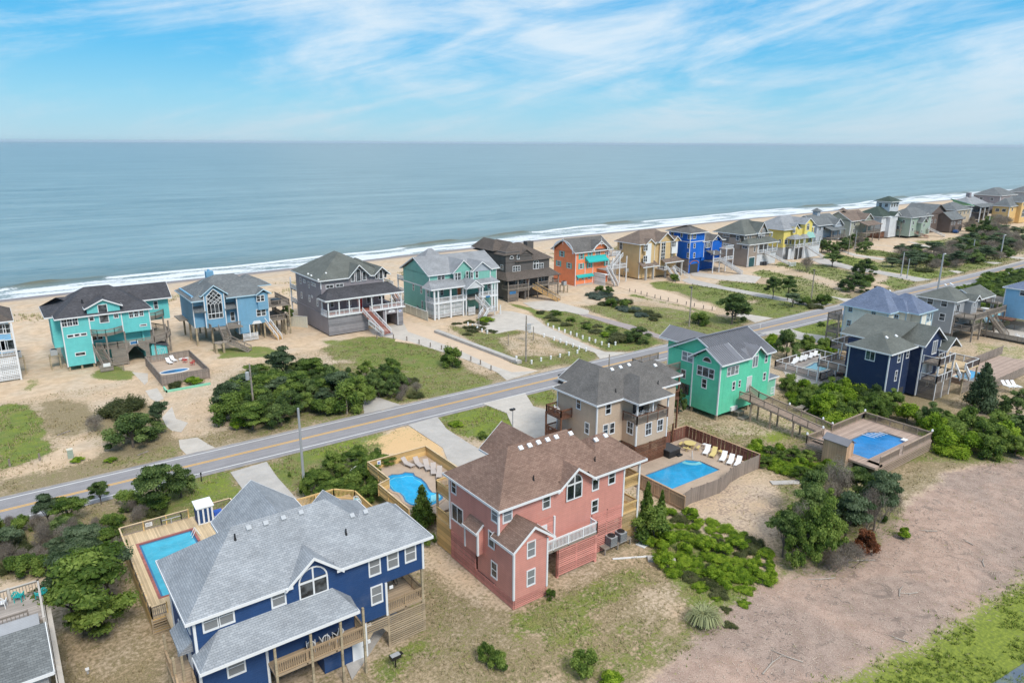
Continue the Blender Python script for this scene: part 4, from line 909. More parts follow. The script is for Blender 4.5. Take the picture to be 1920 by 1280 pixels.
for i, (a, b_) in enumerate(((1232, 800), (1292, 772))):
    x, y = G(*S3(a, b_), .9); u = empty('air_conditioner', (x, y, .75), ('grey air conditioner unit on stand beside the pink house, nearer the white railing', 'grey air conditioner unit on stand beside the pink house, nearer the wooden porch')[i], 'air conditioner', 'air conditioners beside the pink house')
    m = MB(); m.box((-.42, -.42, 0), (.42, .42, .95)); m.build('casing', 'grey_metal', u); m = MB(); m.cyl((0, 0, .95), (0, 0, 1.02), .38, 14); m.cyl((0, 0, 1.02), (0, 0, 1.04), .12, 8, m=0); m.build('fan_grille', 'dark_plastic', u)
    m = MB()
    for k in range(9): m.box((-.43, -.435, .1+k*.09), (.43, -.42, .13+k*.09)); m.box((-.435, -.42, .1+k*.09), (-.42, .42, .13+k*.09))
    m.build('louvre', 'dark_plastic', u)
x0, y0 = G(*S3(1190, 812), .75); u = empty('equipment_stand', (x0, y0, 0), 'grey raised platform carrying two air conditioners by the pink house', 'platform')
m = MB(); m.box((-.5, -.6, .6), (3.1, .8, .74)); m.build('platform', 'grey_wood', u)
for q in ((-.4, -.5), (1.3, -.5), (3.0, -.5), (-.4, .7), (3.0, .7)): m = MB(); m.box((q[0]-.07, q[1]-.07, 0), (q[0]+.07, q[1]+.07, .6)); m.build('leg', 'grey_wood', u)
# == the tan house
h = House('beach_house', 'tan house with charcoal roof, brown railings and a fenced pool patio', 54.9, 55.0)
w_ = h.mb(); TN = 'siding_tan'
w_.box((55.0, 57.4, 2.95), (66.5, 64.6, 8.55)); w_.box((59.3, 55.05, 2.95), (64.65, 57.5, 5.7)); w_.box((63.0, 56.6, 5.7), (66, 58, 8.5)); w_.box((64.65, 57.3, 2.95), (68.6, 62, 8.5)); w_.box((57, 62, 2.9), (62, 66, 8.5)); w_.box((55.0, 57.4, 1.6), (56.5, 64.6, 2.95))
r = h.mb(); fa = h.mb()
h.hip(r, fa, 54.5, 69.0, 56.95, 65.0, 8.6, 11.3, 'x', (4, 4)); h.gable(r, fa, 58.9, 64.9, 54.4, 61, 8.62, 10.4, 'y') if False else h.hip(r, fa, 58.8, 64.9, 54.35, 62, 8.62, 10.7, 'y', (3, 3))
h.hip(r, fa, 63, 71.7, 58.9, 64.4, 8.64, 10.5, 'x', (2.7, 2.7)); h.gable(r, fa, 57.4, 64.6, 60, 67.5, 8.63, 10.6, 'y', wall=w_)
h.add('wall', w_, TN); h.roof(r, fa, 'shingle_charcoal')
S4 = lambda x, y: (1000+x/4, 640+y/4)
for a, b_ in ((588, 212), (652, 195), (715, 178), (842, 305), (912, 182)): h.vpx(*S4(a, b_), 56.95, 8.6, .67, .5)
for a, b_ in ((618, 378), (935, 318)): h.ppx(*S4(a, b_), 56.95, 8.6, .67)
h.corner([(55.0, 57.4, 1.6, 8.5), (59.3, 55.05, 2.95, 5.7), (64.65, 55.05, 2.95, 8.5), (59.35, 55.1, 6.8, 8.5), (62.0, 55.1, 6.8, 8.5), (55, 64.6, 1.6, 8.5)])
h.wpx('x', 55.0, *S4(341, 465), .85, 1.5); h.wpx('x', 55.0, *S4(403, 650), .85, 1.5); h.wpx('y', 57.4, *S4(561, 503), .95, 1.5); h.wpx('y', 57.4, *S4(540, 663), .9, 1.5); h.wpx('y', 57.4, *S4(589, 650), .9, 1.5)
h.wpx('x', 59.3, *S4(726, 647), 1.1, 1.7, 'hung4'); h.wpx('y', 55.05, *S4(862, 655), 1.15, 1.7, 'hung4'); h.wpx('y', 55.05, *S4(949, 627), 1.1, 1.65, 'hung4')
h.deck(59.3, 64.65, 55.05, 57.6, 5.85, 'grey_wood'); h.rail([(59.25, 57.3), (59.25, 54.95), (64.6, 54.95)], 5.75, 'grey_rail', 1.05, .14, pm='brown_rail', capm='brown_rail'); h.rail([(64.6, 55), (64.6, 57.5)], 5.75, 'brown_rail')
m = h.mb(); m.box((61.0, 57.3, 5.9), (62.8, 57.36, 8.0)); h.add('sliding_door', m, 'glass')
for z in (3.0, 5.7):
    h.deck(53.2, 55.0, 61.8, 64.8, z, 'brown_stain'); h.rail([(55, 61.85), (53.25, 61.85), (53.25, 64.7), (55, 64.7)], z, 'brown_rail', 1.0, .15)
h.posts([(53.25, 61.85), (53.25, 64.7)], 0, 5.8, 'brown_rail', .18)
h.skirt('y', 61.9, 53.3, 55, .3, 2.9, 'white_slat', .2, .1)
h.skirt('y', 55.02, 59.4, 64.7, .05, 2.9, 'brown_rail', .19, .13); h.skirt('x', 59.32, 55.1, 57.4, .05, 2.9, 'brown_rail', .19, .13); h.posts([(59.4, 55.15), (64.6, 55.15), (62, 55.2)], 0, 2.95, 'brown_rail', .2)
h.deck(68.6, 71.0, 58.5, 62, 5.7, 'brown_stain'); h.rail([(68.7, 58.55), (70.9, 58.55), (70.9, 62)], 5.7, 'brown_rail'); h.posts([(71.2, 59), (68.6, 57.3, 0, 3)], 0, 8.5, 'brown_rail', .18)
# == the green house
h = House('beach_house', 'bright green house with grey standing seam metal roof and a long ramp', 80.2, 59.0)
w_ = h.mb(); GR = 'siding_green'
w_.box((81.1, 59.2, .85), (91.8, 69, 8.6)); w_.box((80.1, 59.22, .8), (81.2, 64.0, 8.3)); w_.box((80.9, 64.0, 3.6), (84, 69.5, 8.6)); w_.box((80.6, 64.0, .6), (81.2, 66.5, 1.9)); w_.box((86, 69, 3), (89.5, 74, 8.2))
w_.extr([(80.15, 59.3, 8.3), (80.15, 64.0, 8.3), (80.15, 61.6, 9.9)], (.6, 0, 0)); w_.extr([(81.15, 59.3, 8.5), (81.15, 68.8, 8.5), (81.15, 64.2, 11.0)], (.3, 0, 0))
w_.box((91.8, 59.9, .6), (94.8, 63.5, 3.6));
r = h.mb(); fa = h.mb()
zr = 11.15; h.gable(r, None, 80.6, 92.3, 59.3, 69.4, 8.45+.7*.5, zr, 'x', wall=None); sq = MB
for u0, u1 in ((80.6, 86.45), (89.65, 92.3)): r.extr([(u0, 58.6, 8.45), (u1, 58.6, 8.45), (u1, 59.3, 8.8), (u0, 59.3, 8.8)], (0, 0, -.14)); fa.box((u0, 58.55, 8.25), (u1, 58.6, 8.47))
for xe, sg in ((80.6, -1), (92.3, 1)):
    for ya in (58.6, 69.4): fa.extr([(xe, ya, 8.47), (xe, 64.0, zr+.02), (xe, 64.0, zr-.2), (xe, ya, 8.25)], (sg*.05, 0, 0))
h.gable(r, fa, 79.6, 84.5, 58.58, 64.6, 8.47, 10.3, 'x', wall=None)
h.gable(r, fa, 86.1, 90.0, 58.5, 62.0, 8.4, 9.9, 'y', wall=w_, gins=.68); h.gable(r, fa, 85.4, 90.2, 66, 75.4, 8.1, 9.7, 'y', wall=w_)
h.add('wall', w_, GR); h.roof(r, fa, 'metal_roof')
m = h.mb(); sl = (zr-8.45)/5.4
for i in range(26):
    x = 81.0+i*.44; y0 = 58.62 if not 86.2 < x < 89.9 else 60.5
    if x < 84: y0 = 60.0+.0
    m.beam((x, y0, 8.47+(y0-58.6)*sl), (x, 64.0, zr+.02), .04, .07)
for i in range(9): x = 79.75+i*.44; m.beam((x, 58.65, 8.5), (x, 61.55, 10.3), .04, .07)
for i in range(20): y = 66.5+i*.44; m.beam((85.42, y, 8.12), (87.8, y, 9.7), .04, .07)
for i in range(8): y = 58.7+i*.4; m.beam((86.22, y, 8.77), (88.05, y, 9.77), .04, .06)
m.beam((80.6, 64.0, zr+.03), (92.3, 64.0, zr+.03), .25, .06); h.add('seam', m, 'metal_roof', h.rf, kind='stuff')
S5 = lambda x, y: (1180+x/4.413, 540+y/4.413)
h.corner([(80.1, 59.2, .8, 8.4), (91.8, 59.2, 3.6, 8.5), (80.1, 64.0, .8, 8.4), (94.8, 59.9, .6, 3.6), (80.95, 69.5, 3.5, 8.4)])
h.win('x', 80.1, 61.7, 6.65, 3.1, 1.55, 'triple'); h.win('x', 80.1, 61.6, 8.55, 1.6, .85, 'archhalf'); h.wpx('x', 80.1, *S5(620, 788), .95, 1.5); h.wpx('x', 80.9, *S5(505, 575), 3.2, 1.5, 'tri3'); h.wpx('x', 80.9, *S5(447, 708), 1.0, 1.4)
h.win('y', 59.2, 82.9, 7.0, 2.7, 1.45, 'triple'); h.wpx('y', 59.2, *S5(862, 808), .75, 1.4); h.wpx('y', 59.2, *S5(911, 790), .55, 1.1); h.win('y', 59.2, 88.05, 7.75, 1.35, 2.4, 'arch4'); h.wpx('y', 59.2, *S5(1132, 583), .75, 1.3); h.wpx('y', 59.2, *S5(1116, 730), .75, 1.3); h.wpx('y', 59.9, *S5(1182, 845), .85, 1.1, 'hung4')
h.door('y', 59.2, 87.0, 3.1, 1.0, 2.2, 'curtain'); m = h.mb(); m.box((83.0, 58.9, .9), (84.4, 59.2, 1.5)); h.add('window_unit', m, 'white_plastic')
m = h.mb(); m.box((80.95, 65.2, 1.9), (81.02, 67, 3.6)); h.add('screened_opening', m, 'glass')
r = h.mb(); fa = h.mb(); r.extr([(91.7, 59.6, 3.75), (95.2, 59.6, 3.75), (95.2, 63.8, 3.95), (91.7, 63.8, 3.95)], (0, 0, -.12)); fa.box((91.8, 59.54, 3.55), (95.25, 59.6, 3.78)); o = h.add('shed_roof', r, 'metal_roof'); h.add('fascia', fa, 'white_trim', o)
m = h.mb(); m.box((91.82, 59.88, .6), (94.8, 59.9, 3.55)); h.add('annex_wall', m, 'siding_green_pale')
h.posts([(80.3, 59.4), (84, 59.4), (87.5, 59.4), (91.5, 59.4), (80.3, 63.8), (80.9, 66)], 0, .85, 'wood_post', .3)
h.deck(76.3, 80.9, 67.0, 72.5, 5.7, 'grey_wood'); h.rail([(80.9, 67.05), (76.35, 67.05), (76.35, 72.4), (82, 72.4)], 5.7, 'grey_rail', 1.0, .16); h.posts([(76.4, 67.2), (76.4, 72.3), (79, 67.2)], 0, 5.7, 'grey_rail', .2)
m = h.mb(); m.box((83.5, 58.0, .75), (84.9, 58.9, .85)); m.box((83.2, 57.0, .1), (85, 58.0, .2))
for q in ((83.6, 58.1), (84.8, 58.1)): m.box((q[0]-.05, q[1]-.05, 0), (q[0]+.05, q[1]+.05, .75))
h.add('back_step', m, 'grey_wood')
# the raised ramp from the green house to its pool deck
u = House('timber_ramp', 'long taupe timber ramp running from the green house to the raised pool deck', 84.5, 50.0, 'ramp')
P = [(86.3, 58.9), (84.6, 57.2), (84.6, 45.2)]
m = u.mb(); m.prism([(83.5, 56.4), (85.6, 56.4), (87.6, 59.1), (86.2, 59.1), (84.2, 58.6)], 2.85, 3.0); m.extr([(83.6, 56.4, 2.85), (85.6, 56.4, 2.85), (85.6, 45.0, 1.65), (83.6, 45.0, 1.65)], (0, 0, .15)); u.add('walkway', m, 'taupe_deck')
u.rail([(83.6, 58.2), (83.6, 56.4), (83.6, 45.1)], 0, 'taupe_rail', 1.05, .16, zs=[3.0, 3.0, 1.8], every=2.4); u.rail([(86.9, 58.9), (85.6, 56.4), (85.6, 45.1)], 0, 'taupe_rail', 1.05, .16, zs=[3.0, 3.0, 1.8], every=2.4)
u.posts([(83.7, y, 0, 1.7+(y-45)*.11) for y in (46, 49.5, 53, 56.2)]+[(85.5, y, 0, 1.7+(y-45)*.11) for y in (46, 49.5, 53, 56.2)], 0, 2, 'taupe_rail', .2)
for y in (46.5, 51.5): m = u.mb(); z = 2.85+(y-45)*.105; m.cyl((85.6, y, z), (85.6, y, z+.12), .05, 8); m.cyl((85.6, y, z+.12), (85.6, y, z+.36), .14, 10, .1); u.add('globe_light', m, 'white_plastic')
# == loose things on decks and patios
def lounger_proto(name, frame, fabric, label, cat='sun lounger', back=.55, loc=(0, 0, -50)):
    u = empty(name, loc, label, cat); m = MB()
    for sx in (-.3, .3): m.beam((sx, -1.0, .3), (sx, .3, .3), .05)
    for q in ((-.3, -.9), (.3, -.9), (-.3, .2), (.3, .2)): m.beam((q[0], q[1], 0), (q[0], q[1], .3), .05)
    m.build('frame', frame, u); m = MB(); m.box((-.31, -1.0, .3), (.31, .25, .36)); m.build('seat', fabric, u)
    m = MB(); m.extr([(-.31, .25, .31), (.31, .25, .31), (.31, .85, .31+back), (-.31, .85, .31+back)], (0, -.03, .05)); m.build('backrest', fabric, u)
    return u
PROT = {}
def lounger(x, y, z, rot, kind, label, group):
    fr, fb = {'white': ('white_plastic', 'white_plastic'), 'beige': ('beige_sling', 'beige_sling'), 'yellow': ('yellow_paint', 'yellow_paint')}[kind]
    if kind not in PROT:
        o = PROT[kind] = lounger_proto('sun_lounger', fr, fb, label); o.location = (x, y, z); o.rotation_euler = (0, 0, rot); o['group'] = group; return o
    return copy_tree(PROT[kind], None, (x, y, z), rot, label, group)
def chair_proto(name, mat, cushion, label):
    u = empty(name, (0, 0, 0), label, 'chair'); m = MB()
    for q in ((-.25, -.25), (.25, -.25), (-.25, .25), (.25, .25)): m.beam((q[0], q[1], 0), (q[0]*.95, q[1]*.95, .42), .045)
    m.build('leg_frame', mat, u); m = MB(); m.box((-.27, -.27, .42), (.27, .25, .47)); m.build('seat', cushion, u)
    m = MB()
    for i in range(7):
        t = math.pi*(i/6); m.beam((-.27*math.cos(t), .25, .47), (-.30*math.cos(t), .36, .62+.42*math.sin(t)), .035)
    for i in range(12):
        t = math.pi*i/12; t2 = math.pi*(i+1)/12; m.beam((-.30*math.cos(t), .36, .62+.42*math.sin(t)), (-.30*math.cos(t2), .36, .62+.42*math.sin(t2)), .04)
    m.build('backrest', mat, u); m = MB()
    for sx in (-1, 1): m.beam((.3*sx, -.22, .66), (.3*sx, .3, .66), .05); m.beam((.28*sx, -.22, .45), (.3*sx, -.22, .66), .04)
    m.build('armrest', mat, u); return u
def chair(x, y, z, rot, mat, cushion, label, group=None):
    k = ('chair', mat, cushion)
    if k not in PROT: o = PROT[k] = chair_proto('chair', mat, cushion, label); o.location = (x, y, z); o.rotation_euler = (0, 0, rot); tag(o, group=group); return o
    return copy_tree(PROT[k], None, (x, y, z), rot, label, group)
def pool(name, poly, z, water, coping, label, cw=.35, depth=.12, cat='swimming pool', steps_=None, rim=True):
    """poly: water outline; a coping ring round it and the water a little lower"""
    n = len(poly); cx = sum(p[0] for p in poly)/n; cy_ = sum(p[1] for p in poly)/n
    u = empty(name, (cx, cy_, 0), label, cat); m = MB(); P = [(p[0]-cx, p[1]-cy_) for p in poly]
    ar = sum(P[i][0]*P[(i+1) % n][1]-P[(i+1) % n][0]*P[i][1] for i in range(n))
    if ar < 0: P.reverse()
    O = []
    for i in range(n):
        a = Vector(P[i-1]); b2 = Vector(P[i]); c = Vector(P[(i+1) % n]); d1 = (b2-a).normalized(); d2 = (c-b2).normalized()
        n1 = Vector((d1.y, -d1.x)); n2 = Vector((d2.y, -d2.x)); k = (n1+n2); k = k/max(.35, k.dot(n1)) if k.length > .01 else n1; O.append(b2+k*cw)
    for i in range(n):
        j = (i+1) % n
        m.face([(P[i][0], P[i][1], z+.03), (O[i].x, O[i].y, z+.03), (O[j].x, O[j].y, z+.03), (P[j][0], P[j][1], z+.03)])
        m.face([(P[i][0], P[i][1], z-depth), (P[i][0], P[i][1], z+.03), (P[j][0], P[j][1], z+.03), (P[j][0], P[j][1], z-depth)])
        m.face([(O[i].x, O[i].y, z+.03), (O[i].x, O[i].y, z-.05), (O[j].x, O[j].y, z-.05), (O[j].x, O[j].y, z+.03)])
    m.build('coping', coping, u); m = MB(); m.face([(p[0], p[1], z-depth+.02) for p in P]); m.build('water', water, u)
    m = MB(); t_ = MB(); cc_ = Vector((0, 0))
    for i in range(n):
        j = (i+1) % n; a, b2 = Vector(P[i]), Vector(P[j]); ia = P[i][0]*2-O[i].x, P[i][1]*2-O[i].y; ib = P[j][0]*2-O[j].x, P[j][1]*2-O[j].y
        k0 = .18/cw; A0 = a+(Vector(ia)-a)*k0; B0 = b2+(Vector(ib)-b2)*k0; t_.face([(a.x, a.y, z-depth+.024), (b2.x, b2.y, z-depth+.024), (B0.x, B0.y, z-depth+.024), (A0.x, A0.y, z-depth+.024)])
    t_.build('tile_line', 'pool_tile', u)
    return u, (cx, cy_)
def stepsin(u, c, pts_list, z, mat):
    for P in pts_list:
        m = MB(); m.prism([(p[0]-c[0], p[1]-c[1]) for p in P], z-.2, z-.07); m.build('pool_step', mat, u)
def fence(name, pts, h, mat, label, z=0, cap=None, boards=.15, zs=None, base=0.0, posts_=2.4, cat='fence', rail_in=True):
    u = empty(name, (*pts[0], 0), label, cat); o0 = pts[0]; rr = random.Random(len(pts)*7+int(h*10))
    for (a, b2) in zip(pts[:-1], pts[1:]):
        A = Vector(a)-Vector(o0); B = Vector(b2)-Vector(o0); L_ = (B-A).length; d = (B-A)/L_; k = max(1, round(L_/posts_))
        for i in range(k):
            p = A+d*(L_*i/k); q = A+d*(L_*(i+1)/k); m = MB(); nb = max(2, round((q-p).length/boards)); e = (q-p)/nb; nn = Vector((-d.y, d.x))*.02
            for j in range(nb):
                s0 = p+e*(j+.05); s1 = p+e*(j+.93); dz = rr.uniform(-.015, .015)
                m.extr([(s0.x, s0.y, z+base), (s1.x, s1.y, z+base), (s1.x, s1.y, z+h+dz), (s0.x, s0.y, z+h+dz)], (nn.x, nn.y, 0))
            m.build('fence_panel', mat, u)
        m = MB(); nn = Vector((-d.y, d.x))*.06
        for zz in (.35, h-.3): m.beam((*(A+nn), z+zz), (*(B+nn), z+zz), .05, .09)
        m.build('fence_rail', mat, u)
        for i in range(k+1):
            p = A+d*(L_*i/k)+nn; m = MB(); m.box((p.x-.05, p.y-.05, z-.1), (p.x+.05, p.y+.05, z+h+.04)); m.build('fence_post', mat, u)
        if cap: m = MB(); m.beam((*A, z+h+.03), (*B, z+h+.03), .16, .05); m.build('fence_cap', cap, u)
    return u
def simple(name, label, cat, x, y, z, pieces, group=None, rot=0):
    """pieces: (part name, material, MB)"""
    u = empty(name, (x, y, z), label, cat, group, rot)
    for n, mt, m in pieces: m.build(n, mt, u)
    return u
def bx(*b):
    m = MB()
    for a, c in b: m.box(a, c)
    return m
# == pool deck of the navy house
h = House('pool_deck', 'new pale timber pool deck with railing on the left of the navy house', 6.5, 57, 'deck')
DZ = 1.55
m = h.mb(); OUT = [(5.9, 56.2), (7.6, 55.6), (7.4, 52.6), (16.5, 52.6), (16.5, 71.3), (6.5, 71.3)]
px0, px1, py0, py1 = 7.1, 12.15, 58.5, 68.8
for a, b_ in (((6.1, 56.2), (px0, 71.2)), ((px0, py1), (16.5, 71.2)), ((px0, 53.5), (16.5, py0)), ((px1, py0), (16.5, py1))): m.box((a[0], a[1], DZ-.2), (b_[0], b_[1], DZ))
h.add('deck_floor', m, 'pale_deck_y')
h.rail([(7.3, 56.2), (6.15, 56.2), (6.15, 71.1), (12.3, 71.1)], DZ, 'grey_rail', .95, .14, capm='pale_deck', pm='new_rail'); h.rail([(13.9, 71.1), (16.4, 71.1), (16.4, 64)], DZ, 'grey_rail', .95, .14, capm='pale_deck', pm='new_rail')
m = h.mb()
for i in range(5): m.box((6.1, 56.15, .15+i*.26), (8.2, 56.2, .3+i*.26));
m.box((6.08, 56.2, .1), (6.14, 71.15, DZ+.0)); h.add('deck_skirt', m, 'new_rail')
h.skirt('y', 56.1, 6.1, 8.4, .05, 1.45, sp=.22)
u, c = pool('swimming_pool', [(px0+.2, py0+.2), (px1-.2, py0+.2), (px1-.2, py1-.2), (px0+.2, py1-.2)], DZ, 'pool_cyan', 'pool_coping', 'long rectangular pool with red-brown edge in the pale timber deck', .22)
m = MB()
for yy in (-.25, .25): m.cyl((px1-.5-c[0], 67.2+yy-c[1], DZ+.0), (px1-.1-c[0], 67.2+yy-c[1], DZ+.75), .03, 6); m.cyl((px1-.1-c[0], 67.2+yy-c[1], DZ+.75), (px1+.25-c[0], 67.2+yy-c[1], DZ), .03, 6)
m.build('ladder', 'white_plastic', u)
x, y = G(386, 978, DZ)
s_ = empty('storage_shed', (x, y+.3, DZ), 'small blue and white striped shed with white roof on the pale pool deck', 'shed')
m = bx(((-.75, -.55, 0), (.75, .75, 1.75))); m.build('wall', 'siding_navy', s_)
m = MB(); m.extr([(-.85, -.7, 1.72), (.85, -.7, 1.72), (.85, .9, 1.95), (-.85, .9, 1.95)], (0, 0, .08)); m.build('roof', 'white_trim', s_)
for i, q in enumerate((-.68, -.22, .22, .62)): m = bx(((q-.06, -.62, .02), (q+.10, -.555, 1.7))); m.build('door_trim', 'white_trim', s_)
m = bx(((-.76, -.6, .0), (.76, -.56, .1)), ((-.76, -.6, 1.6), (.76, -.56, 1.72))); m.build('door_rail', 'white_trim', s_)
x, y = G(401, 960, DZ+.5); simple('deck_box', 'blue plastic box beside the striped shed on the pool deck', 'box', x+.3, y-.3, DZ, [('box', 'blue_paint', bx(((-.4, -.3, .3), (.4, .3, .75)))), ('stand', 'white_plastic', bx(((-.42, -.35, 0), (-.36, .35, .35)), ((.36, -.35, 0), (.42, .35, .35)), ((-.42, -.35, .26), (.42, .35, .3))))])
for i, (a, b_) in enumerate(((353, 966), (405, 952))):
    x, y = G(a, b_, .9); m = MB(); m.cyl((-.9, 0, .5), (.9, 0, .5), .42, 12, .38); simple('kayak_storage', ('dark red plastic drum behind the railing left of the striped shed', 'dark red plastic drum on the right of the striped shed')[i], 'barrel', x, y, .3, [('drum', 'red_brown_dark', m)]) if False else None
m = MB(); m.cyl((0, 0, 0), (0, 0, .5), .06, 6); m.cyl((-.9, 0, .55), (.9, 0, .55), .05, 8)
x, y = G(296, 985, DZ); simple('pool_cover_reel', 'pool cover reel standing at the end rail of the pale deck', 'reel', x+1.2, y-.3, DZ, [('roller', 'grey_metal', m), ('end_wheel', 'dark_plastic', bx(((-.95, -.25, .3), (-.88, .25, .8)), ((.88, -.25, .3), (.95, .25, .8))))])
x, y = G(267, 989, DZ); simple('pool_rules_sign', 'small white sign on the railing at the end of the navy house pool', 'sign', x+.5, 71.0, DZ+.35, [('board', 'white_plastic', bx(((-.3, -.03, 0), (.3, 0, .4)))), ('lettering', 'dark_plastic', bx(*[((-.24, -.034, .32-.06*k), (.24-.07*(k % 3), -.031, .34-.06*k)) for k in range(5)]))])
# small deck behind, white wicker chairs
h2 = House('rear_deck', 'small timber sun deck with two white wicker chairs behind the navy house', 22.5, 57.5, 'deck')
h2.deck(20.5, 26.4, 52.4, 63.9, 2.95, 'deck_wood'); h2.rail([(24.8, 64.0), (26.4, 62.4), (26.4, 52.5)], 2.95, 'new_rail', 1.0, .14); h2.rail([(21, 64.0), (24.8, 64.0)], 2.95, 'new_rail', 1.0, .14); h2.posts([(26.3, 62), (26.3, 57), (22, 63.8)], 0, 2.9, w=.2)
chair(*G(669, 936, 3.4), 2.95, 2.6, 'white_plastic', 'pool_pale', 'white wicker chair with pale blue cushion on the rear deck, nearer the rail corner', 'white wicker chairs on the rear deck')
chair(*G(671, 944, 3.3), 2.95, 2.9, 'white_plastic', 'pool_pale', 'white wicker chair with pale blue cushion on the rear deck, nearer the roof', 'white wicker chairs on the rear deck')
for i, xx in enumerate((14.3, 15.3, 16.3)): chair(xx, 43.2, 3.1, math.pi*.9+i*.3, 'white_plastic', 'dark_plastic', '%s white wicker chair from the left on the front porch of the navy house' % ORD[i], 'wicker chairs on the navy house porch')
x, y = G(742, 1250, 0); m = MB(); m.cyl((0, 0, 0), (0, 0, .85), .05, 8); simple('charcoal_grill', 'black charcoal grill on a post standing on the grass by the navy house', 'grill', x, y, 0, [('post', 'black_metal', m), ('firebox', 'black_metal', bx(((-.4, -.25, .85), (.4, .25, 1.1)))), ('grate', 'grey_metal', bx(((-.36, -.21, 1.1), (.36, .21, 1.12)))), ('shelf', 'black_metal', bx(((.4, -.2, 1.02), (.6, .2, 1.05))))])
x, y = 22.9, 47.2; m = MB(); m.cyl((0, 0, 0), (0, 0, .6), .04, 6)
for t in range(2):
    for i in range(16): a = i*math.pi/8; b_ = a+math.pi/8; q = .35 if t == 0 else -.35; m.cyl((.0, q+.3*math.cos(a), .32+.3*math.sin(a)), (.0, q+.3*math.cos(b_), .32+.3*math.sin(b_)), .025, 5)
simple('bicycle', 'dark bicycle standing on the right porch of the navy house', 'bicycle', x, y, 3.0, [('wheels', 'black_metal', m), ('frame', 'dark_plastic', (lambda mm: (mm.beam((0, -.35, .32), (0, -.05, .85), .04), mm.beam((0, -.05, .85), (0, .3, .8), .04), mm.beam((0, .3, .8), (0, .35, .32), .04), mm.beam((0, 0, .3), (0, .3, .8), .04), mm)[-1])(MB())), ('saddle', 'dark_plastic', bx(((-.08, -.15, .86), (.08, .1, .92)))), ('handlebar', 'grey_metal', bx(((-.28, .28, .98), (.28, .32, 1.02))))])
# == kidney pool deck of the pink house
h = House('pool_deck', 'curved kidney pool sun deck with timber fence behind the pink house', 31, 58, 'deck')
KZ = 1.4
KP = [G(640+a/7.385, 820+b_/7.385, KZ) for a, b_ in ((600, 560), (700, 510), (780, 510), (840, 500), (880, 480), (1000, 490), (1020, 530), (1110, 570), (1180, 640), (1215, 710), (1260, 760), (1340, 765), (1400, 800), (1410, 850), (1330, 910), (1240, 950), (1100, 960), (960, 940), (880, 890), (850, 820), (800, 770), (720, 750), (660, 700), (620, 640), (570, 610))]
m = h.mb(); ring = [(30.3, 57.6), (30.3, 64.8), (31.8, 65.2), (31.8, 70.5), (39.2, 70.5), (39.2, 57.6)]
m.prism(ring, KZ-.25, KZ); h.add('deck_floor', m, 'patio')
stp = 'pool_pale'
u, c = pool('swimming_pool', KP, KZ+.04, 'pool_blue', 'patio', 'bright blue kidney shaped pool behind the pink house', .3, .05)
m = MB(); m.face([((p[0]-c[0])*.80-.1, (p[1]-c[1])*.80-.15, KZ+.016) for p in KP]); m.build('basin', 'pool_basin', u)
m = MB(); n_ = len(KP)
for i in range(n_): a, b_ = KP[i], KP[(i+1) % n_]; q_ = [((p[0]-c[0])*k-.1, (p[1]-c[1])*k-.15, KZ+.019) for p, k in ((a, .80), (b_, .80), (b_, .83), (a, .83))]; m.face(q_)
m.build('bench_edge', 'pool_pale', u)
E7 = lambda a, b_: G(640+a/7.385, 820+b_/7.385, KZ)
stepsin(u, c, [[E7(1290, 800), E7(1340, 780), E7(1380, 830), E7(1300, 880), E7(1270, 900), E7(1290, 850)], [E7(1240, 810), E7(1290, 800), E7(1290, 850), E7(1260, 900), E7(1240, 880)]], KZ+.17, 'pool_pale')
f = fence('timber_fence', [(30.2, 58.0), (30.2, 64.8), (31.7, 65.3), (31.7, 70.6), (39.3, 70.6), (39.3, 58)], 1.25, 'new_rail', 'new yellow timber fence round the kidney pool deck', KZ-.1, 'pale_deck', .16)
m = MB(); m.box((0, -.04, 0), (.45, 0, .6)); m.build('sign_board', 'white_plastic', f, loc=(G(718, 872, 2)[0]-30.2-.4, 70.55-58, KZ+.4)); m = MB(); m.box((.12, -.045, .2), (.32, -.042, .42)); m.build('sign_print', 'blue_paint', f, loc=(G(718, 872, 2)[0]-30.2-.4, 70.55-58, KZ+.4))
for i, (a, b_, r_) in enumerate(((915, 350, 2.95), (1065, 350, 2.65), (1185, 385, 2.4), (1275, 440, 2.2), (1355, 485, 2.1))):
    x, y = G(640+a/7.385, 820+b_/7.385, KZ+.4); lounger(x, y, KZ, r_-math.pi*.97+.35, 'beige', '%s grey beige lounger from the left along the kidney pool fence' % ORD[i], 'grey beige loungers round the kidney pool')
for i, (a, b_, s_) in enumerate(((695, 872, 1.0), (677, 874, .8))):
    x, y = G(a, b_, 1.5); m = MB(); m.cyl((0, 0, 0), (0, 0, .5*s_), .9*s_, 9, .55*s_); m.cyl((.2, .1, .5*s_), (.2, .1, .8*s_), .5*s_, 7, .15*s_); simple('covered_heap', ('larger', 'smaller')[i]+' pale rock like heap against the corner of the kidney pool fence', 'rock', x-.6, y+.4, .8, [('mass', 'cream_wall', m)])
